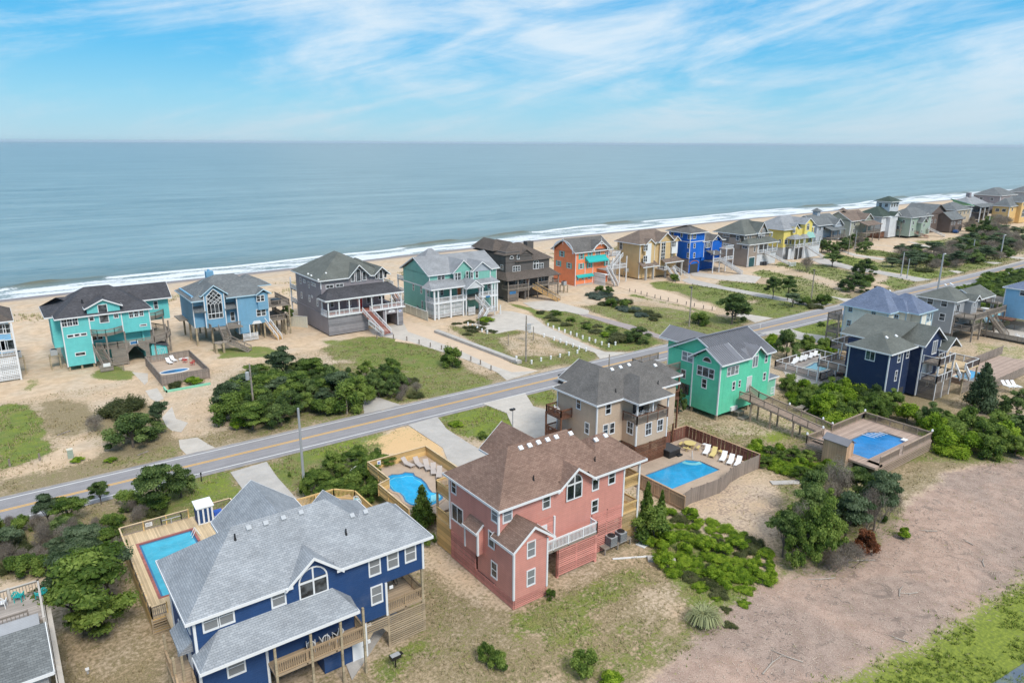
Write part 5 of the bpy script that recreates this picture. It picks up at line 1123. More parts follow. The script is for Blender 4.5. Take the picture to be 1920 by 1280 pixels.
# == patio of the tan house
PZ = .32
h = House('pool_patio', 'beige concrete pool patio beside the tan house', 60, 48, 'patio')
m = h.mb(); m.prism([(56.2, 45.3), (57.5, 45.4), (60.5, 45.2), (63, 45.1), (65.4, 45.9), (68, 46.2), (71.4, 46.3), (71.4, 48.3), (56.2, 48.3)], .0, PZ); m.prism([(67.05, 48.3), (71.4, 48.3), (71.4, 57.3), (65, 57.3), (64.6, 55), (56.2, 55), (56.2, 48.3), (58.45, 48.3), (58.45, 52.75), (65.95, 52.75), (67.05, 51.45)], .0, PZ); h.add('slab', m, 'patio')
u, c = pool('swimming_pool', [(58.5, 48.35), (67.0, 48.35), (67.0, 51.4), (65.9, 52.7), (58.5, 52.7)], PZ, 'pool_blue', 'patio', 'bright blue rectangular pool with corner steps inside the tan house fence', .3, .1)
def arc(cx, cy2, r, a0, a1, n=8): return [(cx+r*math.cos(math.radians(a0+(a1-a0)*i/n)), cy2+r*math.sin(math.radians(a0+(a1-a0)*i/n))) for i in range(n+1)]
for k, (r_, dz) in enumerate(((2.3, .27), (1.7, .17), (1.1, .09))):
    m = MB(); P = [(x-c[0], y-c[1]) for x, y in arc(66.6, 52.5, r_, 180, 275)+[(66.95, 51.4), (65.9, 52.65)]]
    m.prism(P, PZ-.3, PZ-.072+.006*k); m.build('pool_step', ('pool_blue', 'pool_pale', 'pool_blue')[k], u)
m = MB(); m.cyl((66.9-c[0], 52.6-c[1], PZ), (66.9-c[0], 52.6-c[1], PZ+.95), .035, 6); m.cyl((66.9-c[0], 52.6-c[1], PZ+.95), (66.4-c[0], 52.0-c[1], PZ+.1), .035, 6); m.build('handrail', 'grey_metal', u)
fence('board_fence', [(56.0, 44.9), (58, 45.25), (60.4, 45.05), (62.6, 44.95), (64.2, 45.3), (65.6, 45.85), (68, 46.15), (71.6, 46.2)], 1.85, 'fence_weathered', 'weathered grey board fence curving round the front of the tan house patio', 0, None, .17)
fence('board_fence', [(71.7, 46.2), (71.6, 57.6)], 1.85, 'fence_brown', 'dark brown board fence along the far side of the tan house patio', 0, 'fence_tan', .6, posts_=2.3)
fence('board_fence', [(71.5, 57.6), (67.0, 57.6)], 1.85, 'fence_brown', 'dark brown board fence with gate between the tan house and its hot tub', 0, 'fence_tan', .6, posts_=2.2)
fence('board_fence', [(55.95, 44.4), (55.95, 53)], 1.85, 'fence_tan', 'straight tan board fence between the pink house and the tan house pool', 0, 'fence_tan', .17)
for i, (a, b_, k) in enumerate(((1300, 820, 'white'), (1350, 838, 'yellow'), (1425, 870, 'white'), (1480, 893, 'white'), (1535, 908, 'white'))):
    x, y = G(1000+a/4, 640+b_/4, PZ+.3)
    lounger(x, y, PZ, -1.15, k, {0: 'white lounger nearest the yellow octagonal table on the tan house patio', 1: 'yellow lounger among the white ones on the tan house patio', 2: 'white lounger next after the small yellow side table on the patio', 3: 'white lounger, second from the fence corner on the tan house patio', 4: 'white lounger tucked into the fence corner of the tan house patio'}[i], 'loungers on the tan house patio')
x, y = G(1351, 851, PZ); simple('side_table', 'small yellow side table between loungers on the tan house patio', 'table', x, y, PZ, [('tabletop', 'yellow_paint', bx(((-.3, -.3, .4), (.3, .3, .45)))), ('legs', 'yellow_paint', bx(*[((a*.25-.03, c_*.25-.03, 0), (a*.25+.03, c_*.25+.03, .4)) for a in (-1, 1) for c_ in (-1, 1)]))])
x, y = G(1321, 838, PZ); simple('side_table', 'small white side table behind the first lounger on the tan house patio', 'table', x, y, PZ, [('tabletop', 'white_plastic', bx(((-.25, -.25, .4), (.25, .25, .44)))), ('legs', 'white_plastic', bx(*[((a*.2-.02, c_*.2-.02, 0), (a*.2+.02, c_*.2+.02, .4)) for a in (-1, 1) for c_ in (-1, 1)]))])
x, y = G(1293, 833, PZ+.5); u = empty('picnic_table', (x, y, PZ), 'yellow octagonal picnic table with attached benches on the tan house patio', 'table')
m = MB(); m.cyl((0, 0, .7), (0, 0, .76), .8, 8); m.build('tabletop', 'yellow_paint', u)
for k in range(4):
    a = k*math.pi/2+.4; m = MB(); c1 = Vector((math.cos(a), math.sin(a), 0))*1.15; t1 = Vector((-math.sin(a), math.cos(a), 0))*.5; m.beam(c1-t1+Vector((0, 0, .43)), c1+t1+Vector((0, 0, .43)), .3, .05); m.build('bench', 'yellow_paint', u)
    m = MB(); m.beam((0, 0, .4), c1+Vector((0, 0, .38)), .08); m.beam(c1+Vector((0, 0, 0)), c1+Vector((0, 0, .4)), .08); m.beam(c1*.4, c1*.4+Vector((0, 0, .7)), .08); m.build('leg', 'yellow_paint', u)
x, y = G(1258, 853, PZ); simple('hot_tub', 'dark brown square hot tub with cover against the tan house', 'hot tub', x, y+.4, PZ, [('shell', 'dark_plastic', bx(((-1.0, -1.0, 0), (1.0, 1.0, .85)))), ('cover', 'slate_cover', bx(((-1.05, -1.05, .85), (1.05, 1.05, .98))))]) if plain('slate_cover', (.06, .06, .065), .6) else None
x, y = G(1263, 849, PZ); simple('tub_step', 'small black step in front of the dark hot tub', 'step', 66.1, 53.9, PZ, [('tread', 'dark_plastic', bx(((-.4, -.2, 0), (.4, .2, .2)), ((-.4, .2, 0), (.4, .5, .4))))])
# rocking chairs on the tan porch
for i, xx in enumerate((60.3, 61.2, 62.4, 63.4)): chair(xx, 56.3, 5.88, math.pi+.2*i, 'white_plastic', 'white_plastic', '%s white porch chair from the left on the tan house balcony' % ORD[i], 'white chairs on the tan house balcony')
x, y = G(979, 770, 0); chair(54.1, 63.6, 5.75, 1.2, 'white_plastic', 'white_plastic', 'white chair alone on the side balcony of the tan house', None)
# == raised pool deck of the green house
h = House('pool_deck', 'taupe raised pool deck with globe lamps at the end of the green house ramp', 81, 38, 'deck')
TZ = 1.6
W5 = [(82.2, 37.2), (82.2, 42.2), (84.6, 43.2), (90.4, 43.2), (91.6, 41.5), (91.6, 38.8), (90.0, 37.2)]
W5 = [(81.65, 38.05), (81.65, 42.6), (90.0, 42.6), (91.55, 41.3), (91.55, 38.05)]
m = h.mb()
for a, b_ in (((81.0, 42.75), (94.0, 45.3)), ((91.7, 36.3), (94.0, 42.75)), ((80.8, 36.3), (91.7, 37.9)), ((79.8, 36.3), (81.5, 45.3))): m.box((a[0], a[1], TZ-.25), (b_[0], b_[1], TZ))
m.prism([(90.0, 42.8), (91.75, 41.3), (91.75, 42.8)], TZ-.25, TZ); h.add('deck_floor', m, 'taupe_deck')
h.rail([(83.4, 45.2), (79.9, 45.2), (79.9, 42.5)], TZ, 'taupe_rail', 1.05, .16); h.rail([(85.7, 45.2), (93.9, 45.2), (93.9, 36.4), (86.5, 36.4)], TZ, 'taupe_rail', 1.05, .16); h.rail([(85.5, 36.4), (81, 36.4)], TZ, 'taupe_rail', 1.05, .16)
m = h.mb()
for i in range(6): z = .15+i*.24; m.box((80, 36.34, z), (94, 36.4, z+.12)); m.box((93.94, 36.4, z), (94, 45.2, z+.12)); m.box((79.84, 39, z), (79.9, 45.2, z+.12))
h.add('deck_skirt', m, 'taupe_rail', kind='stuff')
for q in ((79.9, 45.2), (83.5, 45.2), (85.7, 45.2), (93.9, 45.2), (93.9, 36.4)): m = h.mb(); m.cyl((*q, TZ+1.1), (*q, TZ+1.2), .05, 8); m.cyl((*q, TZ+1.2), (*q, TZ+1.45), .15, 10, .1); h.add('globe_light', m, 'white_plastic')
u, c = pool('swimming_pool', W5, TZ, 'pool_deep_blue', 'taupe_deck', 'deep blue pool with a clipped corner in the taupe raised deck', .15, .15)
m = MB()
for i in range(5): x = 88.3+i*.62-c[0]; m.beam((x, 42.5-i*.25-c[1], TZ+.06), (x+.25, 40.9-i*.1-c[1], TZ+.06), .09, .05)
m.build('white_steps', 'white_plastic', u)
u = empty('storage_shed', (79.2, 39.6, 0), 'plain brown timber shed with grey lean-to roof at the raised pool deck', 'shed'); m = MB(); m.box((0, 0, .2), (1.6, 3.0, 3.3)); m.build('wall', 'fence_brown2', u) if 'fence_brown2' in MATS else m.build('wall', 'fence_tan', u)
m = MB(); m.extr([(-.15, -.15, 3.3), (-.15, 3.15, 3.3), (.75, 3.15, 3.9), (.75, -.15, 3.9)], (0, 0, .08)); m.extr([(1.75, 3.15, 3.3), (1.75, -.15, 3.3), (.75, -.15, 3.9), (.75, 3.15, 3.9)], (0, 0, .08)); m.build('roof', 'metal_roof', u); m = MB(); m.extr([(0, 0, 3.3), (1.6, 0, 3.3), (.75, 0, 3.85)], (0, .08, 0)); m.extr([(0, 2.9, 3.3), (1.6, 2.9, 3.3), (.75, 2.9, 3.85)], (0, .08, 0)); m.build('gable', 'fence_tan', u)
x, y = G(1696, 822, 1.9); simple('diving_toy', 'white curved pool slide seat at the corner of the deep blue pool', 'pool seat', x, y, TZ, [('seat', 'white_plastic', bx(((-.4, -.3, .1), (.4, .3, .2)), ((-.1, -.1, 0), (.1, .1, .1))))])
for i, (a, b_) in enumerate(((1675, 797), (1688, 801))): x, y = G(a, b_, TZ+.6); simple('pool_sign', ('left', 'right')[i]+' white pool rules sign on the far railing of the raised deck', 'sign', x, 45.1, TZ+.3, [('board', 'white_plastic', bx(((-.35, -.03, 0), (.35, 0, .6)))), ('lettering', 'dark_plastic', bx(*[((-.26, -.034, .45-.1*k), (.26-.08*(k % 2), -.031, .48-.1*k)) for k in range(4)]))])
# picnic table
def picnic(x, y, rot, label, mat='grey_wood'):
    u = empty('picnic_table', (x, y, 0), label, 'table', rot=rot); m = bx(((-.9, -.38, .7), (.9, .38, .75))); m.build('tabletop', mat, u)
    for s_ in (-1, 1): m = bx(((-.9, s_*.72-.14, .42), (.9, s_*.72+.14, .46))); m.build('bench', mat, u)
    for s_ in (-.7, .7): m = MB(); m.beam((s_, -.7, 0), (s_, -.25, .7), .09); m.beam((s_, .7, 0), (s_, .25, .7), .09); m.beam((s_, -.8, .38), (s_, .8, .38), .09); m.build('leg', mat, u)
picnic(*G(1502, 771), .2, 'weathered picnic table on the dry grass beyond the green house ramp')
# == white railed pool deck
h = House('pool_deck', 'pool deck with white posts and dark mesh rails in front of the dark navy house', 108, 60, 'deck')
for nm_, a, b_, z in (('deck_floor', (108.4, 60.3), (121.3, 69.0), .45),): m = h.mb(); m.box((*a, 0), (*b_, z)); h.add(nm_, m, 'mauve_deck')
plain('mesh_rail', (.16, .13, .12), .7)
def wrail(h, pts, z, hh=1.05, sp=.18, infill='mesh_rail'): h.rail(pts, z, infill, hh, sp, .05, .16, 'white_trim', 2.0, capm='white_trim')
wrail(h, [(108.5, 68.9), (108.5, 60.4), (112.5, 60.4)], .45); wrail(h, [(108.5, 68.9), (121.2, 68.9), (121.2, 61.5)], .45)
P6 = lambda a, b_: G(1480+a/3.555, 520+b_/3.555, .45)
m = h.mb(); m.prism([P6(80, 610), P6(140, 570), P6(230, 548), P6(290, 575), P6(270, 620), P6(200, 645)], .44, .48); h.add('pool_surround', m, 'cream_wall')
u, c = pool('swimming_pool', [P6(100, 603), P6(140, 590), P6(165, 572), P6(215, 570), P6(270, 580), P6(268, 600), P6(240, 618), P6(205, 628), P6(160, 615)], .54, 'pool_pale', 'cream_wall', 'pale turquoise free form pool inside white posts by the dark navy house', .3, .04)
for i in range(7):
    a, b_ = ((30, 565), (45, 556), (78, 545), (105, 538), (142, 525), (170, 513), (195, 508))[i]
    x, y = G(1480+a/3.555, 520+b_/3.555, .8); lounger(x, y, .45, .0-math.pi/2-.9+1.2, 'white', '%s white lounger from the left in the row by the pale turquoise pool' % ORD[i], 'white loungers by the pale turquoise pool')
fence_ = None
h.stairs((113.6, 59.5, .5), (117.5, 61.2, 3.2), 1.6, 'red_step', 'white_trim')
# == the dark navy house
h = House('beach_house', 'dark navy house with grey-green roof and white railed balconies', 104.4, 47.8)
w_ = h.mb(); DN = 'siding_dark_navy'
w_.box((104.5, 47.9, .2), (108.6, 54, 8.5)); w_.box((109, 51.0, .2), (115.6, 56.8, 8.3)); w_.box((108.6, 47.95, .2), (112.6, 52, 8.5)) if False else None
w_.box((113.6, 47.4, .3), (119.6, 57.5, 8.3)); w_.box((108.6, 49.0, .2), (113.7, 53, 8.4)); w_.box((115, 44.4, 5.0), (119, 47.5, 7.6)) if False else None
w_.box((119.4, 47.8, 3.0), (123.5, 52, 7.0))
r = h.mb(); fa = h.mb()
h.hip(r, fa, 104.0, 112.0, 47.4, 54.4, 8.55, 10.7, 'x', (3.5, 3)); h.gable(r, fa, 113.3, 120.6, 46.9, 58.4, 8.4, 10.9, 'y', wall=w_, gins=.5); r.extr([(109.3, 50.0, 8.75), (117, 50.0, 10.95), (117, 58.4, 10.95), (109.3, 58.4, 8.75)], (0, 0, -.14)); fa.box((109.24, 50, 8.55), (109.3, 58.4, 8.78)); w_.extr([(109.8, 56.9, 8.3), (117, 56.9, 8.3), (117, 56.9, 10.7), (109.8, 56.9, 8.6)], (0, .1, 0))
h.gable(r, fa, 119.0, 124.2, 46.0, 52.0, 6.9, 8.7, 'y', wall=w_, gins=.9)
h.gable(r, fa, 110.6, 114.0, 48.4, 53, 8.5, 9.8, 'y') if False else None
h.add('wall', w_, DN); h.roof(r, fa, 'shingle_greygreen')
for a, b_ in ((647, 402), (710, 392)): h.vpx(1480+a/3.555, 520+b_/3.555, 47.4, 8.55, .61, .5)
S6 = lambda x, y: (1480+x/3.555, 520+y/3.555)
h.corner([(104.5, 47.9, .3, 8.5), (108.6, 47.9, .3, 8.5), (113.6, 47.4, .3, 8.3), (104.5, 54, .3, 8.5), (119.6, 47.4, 3, 8.3)])
h.wpx('x', 104.5, *S6(540, 520), 1.5, 1.6, 'slide'); h.wpx('y', 47.9, *S6(731, 537), .95, 1.4); h.wpx('y', 47.9, *S6(709, 655), .75, 1.7); h.wpx('y', 49.0, *S6(788, 512), .9, 1.3); h.wpx('y', 47.4, *S6(918, 704), .9, 1.0, 'fixed'); h.wpx('y', 47.4, *S6(968, 465), 1.6, 2.2, 'slide')
h.win('y', 47.4, 117, 4.3, 2.4, 2.1, 'slide'); h.win('y', 47.8, 121.5, 4.6, 2.6, 2.2, 'triple'); h.door('y', 47.4, 115, 3.1, .95, 2.1)
m = h.mb(); m.box((108.8, 47.86, .2), (110.3, 47.9, 2.3)); h.add('ground_door', m, 'interior_shade')
for z, x1 in ((5.7, 119.4), (2.9, 119.4)):
    h.deck(114.2, x1, 44.9, 47.4, z, 'grey_wood'); wrail(h, [(114.25, 47.3), (114.25, 44.95), (x1, 44.95)], z)
h.posts([(114.3, 45), (119.3, 45), (116.8, 45)], 0, 5.7, 'white_trim', .2)
h.deck(119.6, 125.5, 43.5, 48, 4.1, 'pale_deck'); wrail(h, [(120.5, 43.6), (125.4, 43.6), (125.4, 48)], 4.1); h.posts([(120.5, 43.7), (125.4, 43.7), (125.4, 47.9)], 0, 4.1, 'wood_post', .22)
h.stairs((119.4, 43.0, 2.9), (120.9, 44.5, 4.1), 1.4, 'grey_wood', 'white_trim')
h.skirt('y', 45.0, 114.2, 119.5, .1, 2.7, 'grey_rail', .2); h.skirt('y', 43.7, 120.5, 125.4, .1, 2.2, 'grey_rail', .2); h.skirt('x', 114.2, 45, 47.4, .1, 2.7, 'grey_rail', .2)
h.deck(104.6, 110, 54, 61, 5.2, 'grey_wood') if False else None
h.deck(113, 119.5, 57.6, 61.9, 5.0, 'grey_wood'); wrail(h, [(113.05, 57.7), (113.05, 61.8), (119.4, 61.8)], 5.0); h.deck(107, 113, 55, 60.3, 3.2, 'grey_wood'); wrail(h, [(107.05, 55), (107.05, 60.2), (113, 60.2)], 3.2); h.posts([(107.1, 60.1), (113, 60.2), (119.4, 61.8), (113, 57.8)], 0, 5, 'white_trim', .2)
h.stairs((104.6, 50, .1), (107.6, 59, 3.2), 1.3, 'grey_wood', 'white_trim') if False else None
# == the cream house
h = House('beach_house', 'cream house with pale blue trim and blue hip roof behind the dark navy one', 131.2, 61.5); h.fm = 'pale_blue_trim'; plain('pale_blue_trim', (.42, .58, .68), .5)
w_ = h.mb(); w_.box((131.3, 61.6, 2.9), (140.5, 69.9, 8.4)); w_.box((134.8, 60.0, 2.9), (136.8, 62, 8.4)); w_.box((136.9, 58.2, 2.9), (141.3, 62, 8.4)); h.add('wall', w_, 'siding_cream')
r = h.mb(); fa = h.mb(); h.hip(r, fa, 130.8, 141.5, 61.0, 70.6, 8.45, 12.0, 'y', (4.6, 4.0)); h.hip(r, fa, 134.4, 141.8, 57.6, 66, 8.47, 11.2, 'y', (3.7, 3.7)); h.hip(r, fa, 134.0, 138, 59.5, 66, 8.5, 10.5, 'y', (2, 2)); h.roof(r, fa, 'shingle_blue', trim='pale_blue_trim'); h.vpx(*S6(668, 90), 61, 8.45, .76, .4)
h.corner([(131.3, 61.6, 2.9, 8.4), (131.3, 69.9, .2, 8.4), (134.8, 60, 2.9, 8.4), (136.9, 58.2, 2.9, 8.4), (141.3, 58.2, 2.9, 8.4), (139, 58.2, 2.9, 8.4)], 'pale_blue_trim')
h.wpx('x', 131.3, *S6(408, 209), .9, 1.3, 'hung4'); h.wpx('x', 131.3, *S6(397, 305), .9, 1.3, 'hung4'); h.wpx('x', 131.3, *S6(563, 237), .9, 1.3, 'hung4'); h.wpx('x', 131.3, *S6(712, 268), .9, 1.3, 'hung4'); h.win('y', 58.2, 139.7, 7.0, 1.2, 1.6, 'pair', label=None); h.win('y', 58.2, 140.9, 7.0, .6, 1.6, 'fixed')
h.skirt('x', 131.3, 61.6, 69.9, .1, 2.9, 'grey_rail', .22)
for z in (2.9, 5.6): h.deck(130.2, 135, 70.0, 72.5, z, 'grey_wood'); h.rail([(130.25, 70), (130.25, 72.4), (135, 72.4)], z, 'grey_rail', 1.0, .18)
h.posts([(130.3, 70.2), (130.3, 72.4)], 0, 6.5, 'grey_rail', .22); h.skirt('x', 130.25, 70, 72.4, .1, 2.6, 'grey_rail', .22)
h.deck(141.3, 143, 59, 62, 5.6, 'grey_wood'); h.rail([(141.4, 59.1), (142.9, 59.1), (142.9, 62)], 5.6, 'brown_rail', 1.0, .18)
# == the light grey house
h = House('beach_house', 'light grey house with green-grey roof and weathered decks by the road', 155, 60);
w_ = h.mb(); w_.box((155.8, 60.3, 1.0), (164.5, 67.6, 7.6)); w_.box((160.5, 59.0, 3.4), (163, 62, 7.4)); w_.box((164, 60.8, 3.4), (170, 66, 7.4))
r = h.mb(); fa = h.mb(); h.hip(r, fa, 155.3, 165, 59.8, 68.1, 7.7, 9.7, 'x', (4.5, 4)); h.gable(r, fa, 160.4, 163.6, 58.4, 63, 7.4, 8.6, 'y', wall=w_, gins=.5); h.gable(r, fa, 162, 171, 58.6, 65.5, 7.5, 9.2, 'x', wall=w_)
h.add('wall', w_, 'siding_grey'); h.roof(r, fa, 'shingle_greygreen'); h.corner([(155.8, 60.3, 1, 7.6), (163, 59, 3.4, 7.4), (170.5, 59, 3.4, 7.4)]);
for a, b_ in ((1040, 52), (1076, 45), (1084, 50)): h.vpx(1480+a/3.555, 520+b_/3.555, 59.8, 7.7, .48, .55)
for a, b_, w1, h1 in ((940, 157, 1.3, 1.6), (1033, 172, 1.3, 1.6), (1018, 264, 1.2, 1.6)): h.wpx('x', 155.8, *S6(a, b_), w1, h1)
h.win('y', 60.3, 157.5, 6.0, 1.6, 2.0, 'slide'); h.win('y', 60.3, 157.8, 3.6, 2.4, 1.4, 'slide'); h.win('y', 59, 161.8, 6.4, .7, 1.0); h.win('y', 60.8, 166, 6, 2, 1.8, 'triple')
h.deck(155.9, 171, 56.2, 60.3, 4.7, 'grey_wood'); h.rail([(155.95, 60.2), (155.95, 56.3), (171, 56.3), (171, 60)], 4.7, 'grey_rail', 1.0, .2); h.deck(155.9, 163, 56.6, 60.3, 2.2, 'grey_wood'); h.rail([(155.95, 60.2), (155.95, 56.7), (162, 56.7)], 2.2, 'grey_rail', 1.0, .2)
h.posts([(156, 56.4), (159.5, 56.4), (163, 56.4), (167, 56.4), (171, 56.4), (156, 60)], 0, 4.7, 'grey_rail', .25); h.posts([(170.8, 58.7, 4.7, 7.5)], 4.7, 7.5, 'white_trim', .2)
h.stairs((166.5, 54.0, .1), (161.5, 55.6, 4.7), 1.3, 'grey_wood', 'grey_rail', sp=.25)
m = h.mb(); m.cyl((165.5, 58.3, 5.4), (165.5, 58.3, 5.45), .8, 12); m.box((165.3, 58.1, 4.7), (165.7, 58.5, 5.4)); h.add('deck_table', m, 'white_plastic')
h.skirt('x', 155.8, 60.3, 67.5, .1, 1.0, 'grey_rail', .22)
# ---- its pool yard and the pale blue house at the right edge
h = House('pool_yard', 'fenced pool yard with pale concrete below the light grey house', 160, 50, 'patio')
P7 = lambda a, b_: G(1700+a/3.765, 480+b_/3.765, .5)
m = h.mb(); m.prism([(162.9, 57.0), (162.9, 46), (178, 46), (178, 57)], 0, .45); h.add('slab', m, 'pale_concrete')
fence('board_fence', [(162.9, 57.3), (162.9, 44)], 1.4, 'grey_wood', 'weathered board fence below the light grey house pool yard', 0, None, .2)
fence('board_fence', [(178, 57.3), (178, 44)], 1.4, 'grey_wood', 'weathered board fence on the far side of the pool yard', 0, None, .2)
u, c = pool('swimming_pool', [G(1845, 592, .5), G(1880, 586, .5), G(1885, 600, .5), G(1850, 604, .5)], .5, 'pool_pale', 'cream_wall', 'small pale pool beside the stairs of the light grey house', .4, .04)
for i, (a, b_) in enumerate(((1908, 630), (1921, 634))): chair(*G(a, b_, .9), .5, 1, 'white_plastic', 'white_plastic', ('left', 'right')[i]+' white chair in the pool yard at the right edge', 'white chairs in the pool yard')
h = House('beach_house', 'pale sky blue house cut by the right edge of the picture', 172, 50)
w_ = h.mb(); w_.box((172.5, 51.8, 3.0), (182, 57.5, 9.2)); h.add('wall', w_, 'siding_skyblue'); r = h.mb(); fa = h.mb(); h.hip(r, fa, 172, 183, 51.2, 58, 9.25, 11, 'x'); h.roof(r, fa, 'shingle_blue')
h.wpx('x', 172.5, 1919, 548, 1.3, 1.6, 'hung'); h.win('x', 172.5, 52.6, 7.8, .9, 1.4); h.win('x', 172.5, 52.6, 5.0, .9, 1.4); h.corner([(172.5, 57.5, 3, 9.2)]); h.skirt('x', 172.5, 51.8, 57.5, .1, 3, 'grey_rail', .22)
h.deck(170, 179, 57.6, 62.5, 5.9, 'grey_wood'); h.rail([(170.1, 57.7), (170.1, 62.4), (179, 62.4)], 5.9, 'grey_rail', 1.0, .2); h.posts([(170.2, 57.7), (170.2, 62.3)], 0, 5.9, 'grey_rail', .25); h.deck(169.5, 172.4, 54.5, 58, 3.0, 'brown_stain')
# pools and yards right of the dark navy house
h = House('pool_deck', 'low timber pool deck half hidden behind the dark conical tree', 128, 40, 'deck'); m = h.mb(); m.box((126, 42, 0), (147, 48, .9)); h.add('deck_floor', m, 'taupe_deck')
fence('board_fence', [(127.5, 41.6), (150, 41.6)], 1.5, 'fence_weathered', 'weathered board fence in front of the low pool deck right of the conical tree', .2, None, .2); fence('board_fence', [(128, 48.6), (150, 48.6)], 1.6, 'fence_weathered', 'weathered board fence behind the low pool deck right of the conical tree', .5, None, .2)
u, c = pool('swimming_pool', [(126.5, 44), (132.5, 44), (132.5, 47.3), (126.5, 47.3)], .95, 'pool_blue', 'cream_wall', 'pool seen between the white railing and the conical tree', .2, .05)
for i in range(3): x, y = G(1886+i*9, 722, 1.2); lounger(x, y, .9, -.4, 'white', '%s white lounger from the left on the low pool deck at the right edge' % ORD[i], 'white loungers at the right edge')
# == grey house corner, lower left
h = House('beach_house', 'grey house with slate shingle roof and weathered deck cut by the lower left corner', -4, 42)
w_ = h.mb(); w_.box((-14, 49.3, .1), (-1.0, 56.5, 4.9)); h.add('wall', w_, 'siding_grey')
r = h.mb(); fa = h.mb(); h.gable(r, fa, -15, -.65, 48.7, 54.6, 5.0, 6.9, 'x', wall=w_); h.roof(r, fa, 'shingle_slate')
h.deck(-14, -.7, 56.5, 60.6, 4.3, 'mauve_deck'); h.rail([(-14, 60.5), (-.7, 60.5), (-.7, 55)], 4.3, 'grey_rail', 1.0, .2, post=.16, pm='pale_concrete', capm='pale_concrete'); h.rail([(-14, 56.8), (-1.6, 56.8)], 4.3, 'grey_rail', .9, .25)
m = h.mb(); m.box((-.5, 46, 4.2), (-.2, 60.8, 4.35)); m.box((-.62, 46, 3.5), (-.55, 60.5, 4.6)); h.add('side_board', m, 'pale_concrete')
h.posts([(-.5, 60.5), (-.5, 56), (-.5, 51), (-6, 60.5)], 0, 4.3, 'grey_rail', .25); h.win('y', 49.3, -2.5, 3.4, 1.6, 1.4, 'slide')
for i, (a, b_) in enumerate(((35, 1117), (76, 1113))): chair(*G(a, b_, 4.7), 4.3, 2.7+i, 'teal_paint', 'teal_paint', ('left', 'right')[i]+' teal chair on the weathered deck at the lower left corner', 'teal chairs on the weathered deck')
chair(*G(3, 1130, 4.7), 4.3, 2.9, 'white_plastic', 'white_plastic', 'white chair at the left picture edge on the weathered deck')
# == the ocean front row
def za(x, y): return (x/4.8, 500+y/4.8)
def zb(x, y): return (320+x/4.174, 460+y/4.174)
def zc(x, y): return (740+x/6, 430+y/6)
def zd(x, y): return (1000+x/4.8, 400+y/4.8)
def ze_(x, y): return (1320+x/6, 360+y/6)
def zf(x, y): return (1560+x/5.333, 340+y/5.333)
def wins(h, face, plane, Z, items):
    for it in items: h.wpx(face, plane, *Z(it[0], it[1]), *it[2:])
def stilt(h, x0, x1, y0, y1, z, n=3, m_=2, mat='wood_post', w=.3):
    h.posts([(x0+(x1-x0)*i/(n-1), y0+(y1-y0)*j/max(1, m_-1)) for i in range(n) for j in range(m_)], -.3, z, mat, w)
# --- 1: house at the left edge
h = House('beach_house', 'pale blue house with brown roof and white lattice base at the left edge', -3, 138)
w_ = h.mb(); w_.box((-14, 140.2, 4.3), (1.2, 150, 9.6)); h.add('wall', w_, 'siding_skyblue')
r = h.mb(); fa = h.mb(); h.hip(r, fa, -14.8, 1.9, 139.4, 151, 9.7, 13.2, 'x'); h.roof(r, fa, 'shingle_weathered')
h.deck(-14, 1.6, 138.0, 140.2, 4.3, 'grey_wood'); h.rail([(-14, 138.1), (1.5, 138.1), (1.5, 140)], 4.3, 'white_slat', 1.0, .2)
h.skirt('y', 138.1, -14, 1.5, .2, 4.1, 'white_slat', .26, .16); h.skirt('x', -14, 138.1, 140, .1, .4, 'white_slat')
m = h.mb()
for i in range(60): m.box((-14+i*.26, 138.02, .3), (-13.9+i*.26, 138.05, 4.1))
h.add('lattice', m, 'white_slat', kind='stuff'); h.posts([(1.5, 138.1), (-3, 138.1)], 0, 9.6, 'white_trim', .25)
wins(h, 'y', 140.2, za, ((15, 560, 1.1, 1.7, 'hung'), (60, 558, 1.1, 1.7, 'hung'), (70, 710, 2.0, 2.0, 'slide'), (8, 710, 1.3, 2.0, 'slide')))
def acstand(x, y, z, label, mat='wood_post', n=1):
    u = empty('equipment_stand', (x, y, 0), label, 'platform'); m = MB(); m.box((-.8, -.8, z-.12), (.8+1.1*(n-1), .8, z)); m.build('platform', mat, u)
    for a in (-.7, .7+1.1*(n-1)):
        for c in (-.7, .7): m = MB(); m.box((a-.1, c-.1, -.2), (a+.1, c+.1, z-.1)); m.build('leg', mat, u)
    m = MB()
    for i in range(n): m.box((-.5+i*1.2, -.5, z), (.5+i*1.2, .5, z+1.0))
    m.build('condenser', 'grey_metal', u); m = MB()
    for i in range(n): m.cyl((i*1.2, 0, z+1.0), (i*1.2, 0, z+1.06), .42, 12)
    m.build('fan_grille', 'dark_plastic', u)
acstand(*G(40, 700), 2.9, 'tall timber stand with grey air conditioner beside the left edge house')
acstand(*G(106, 690), 2.4, 'timber stand with dark air conditioner left of the turquoise house')
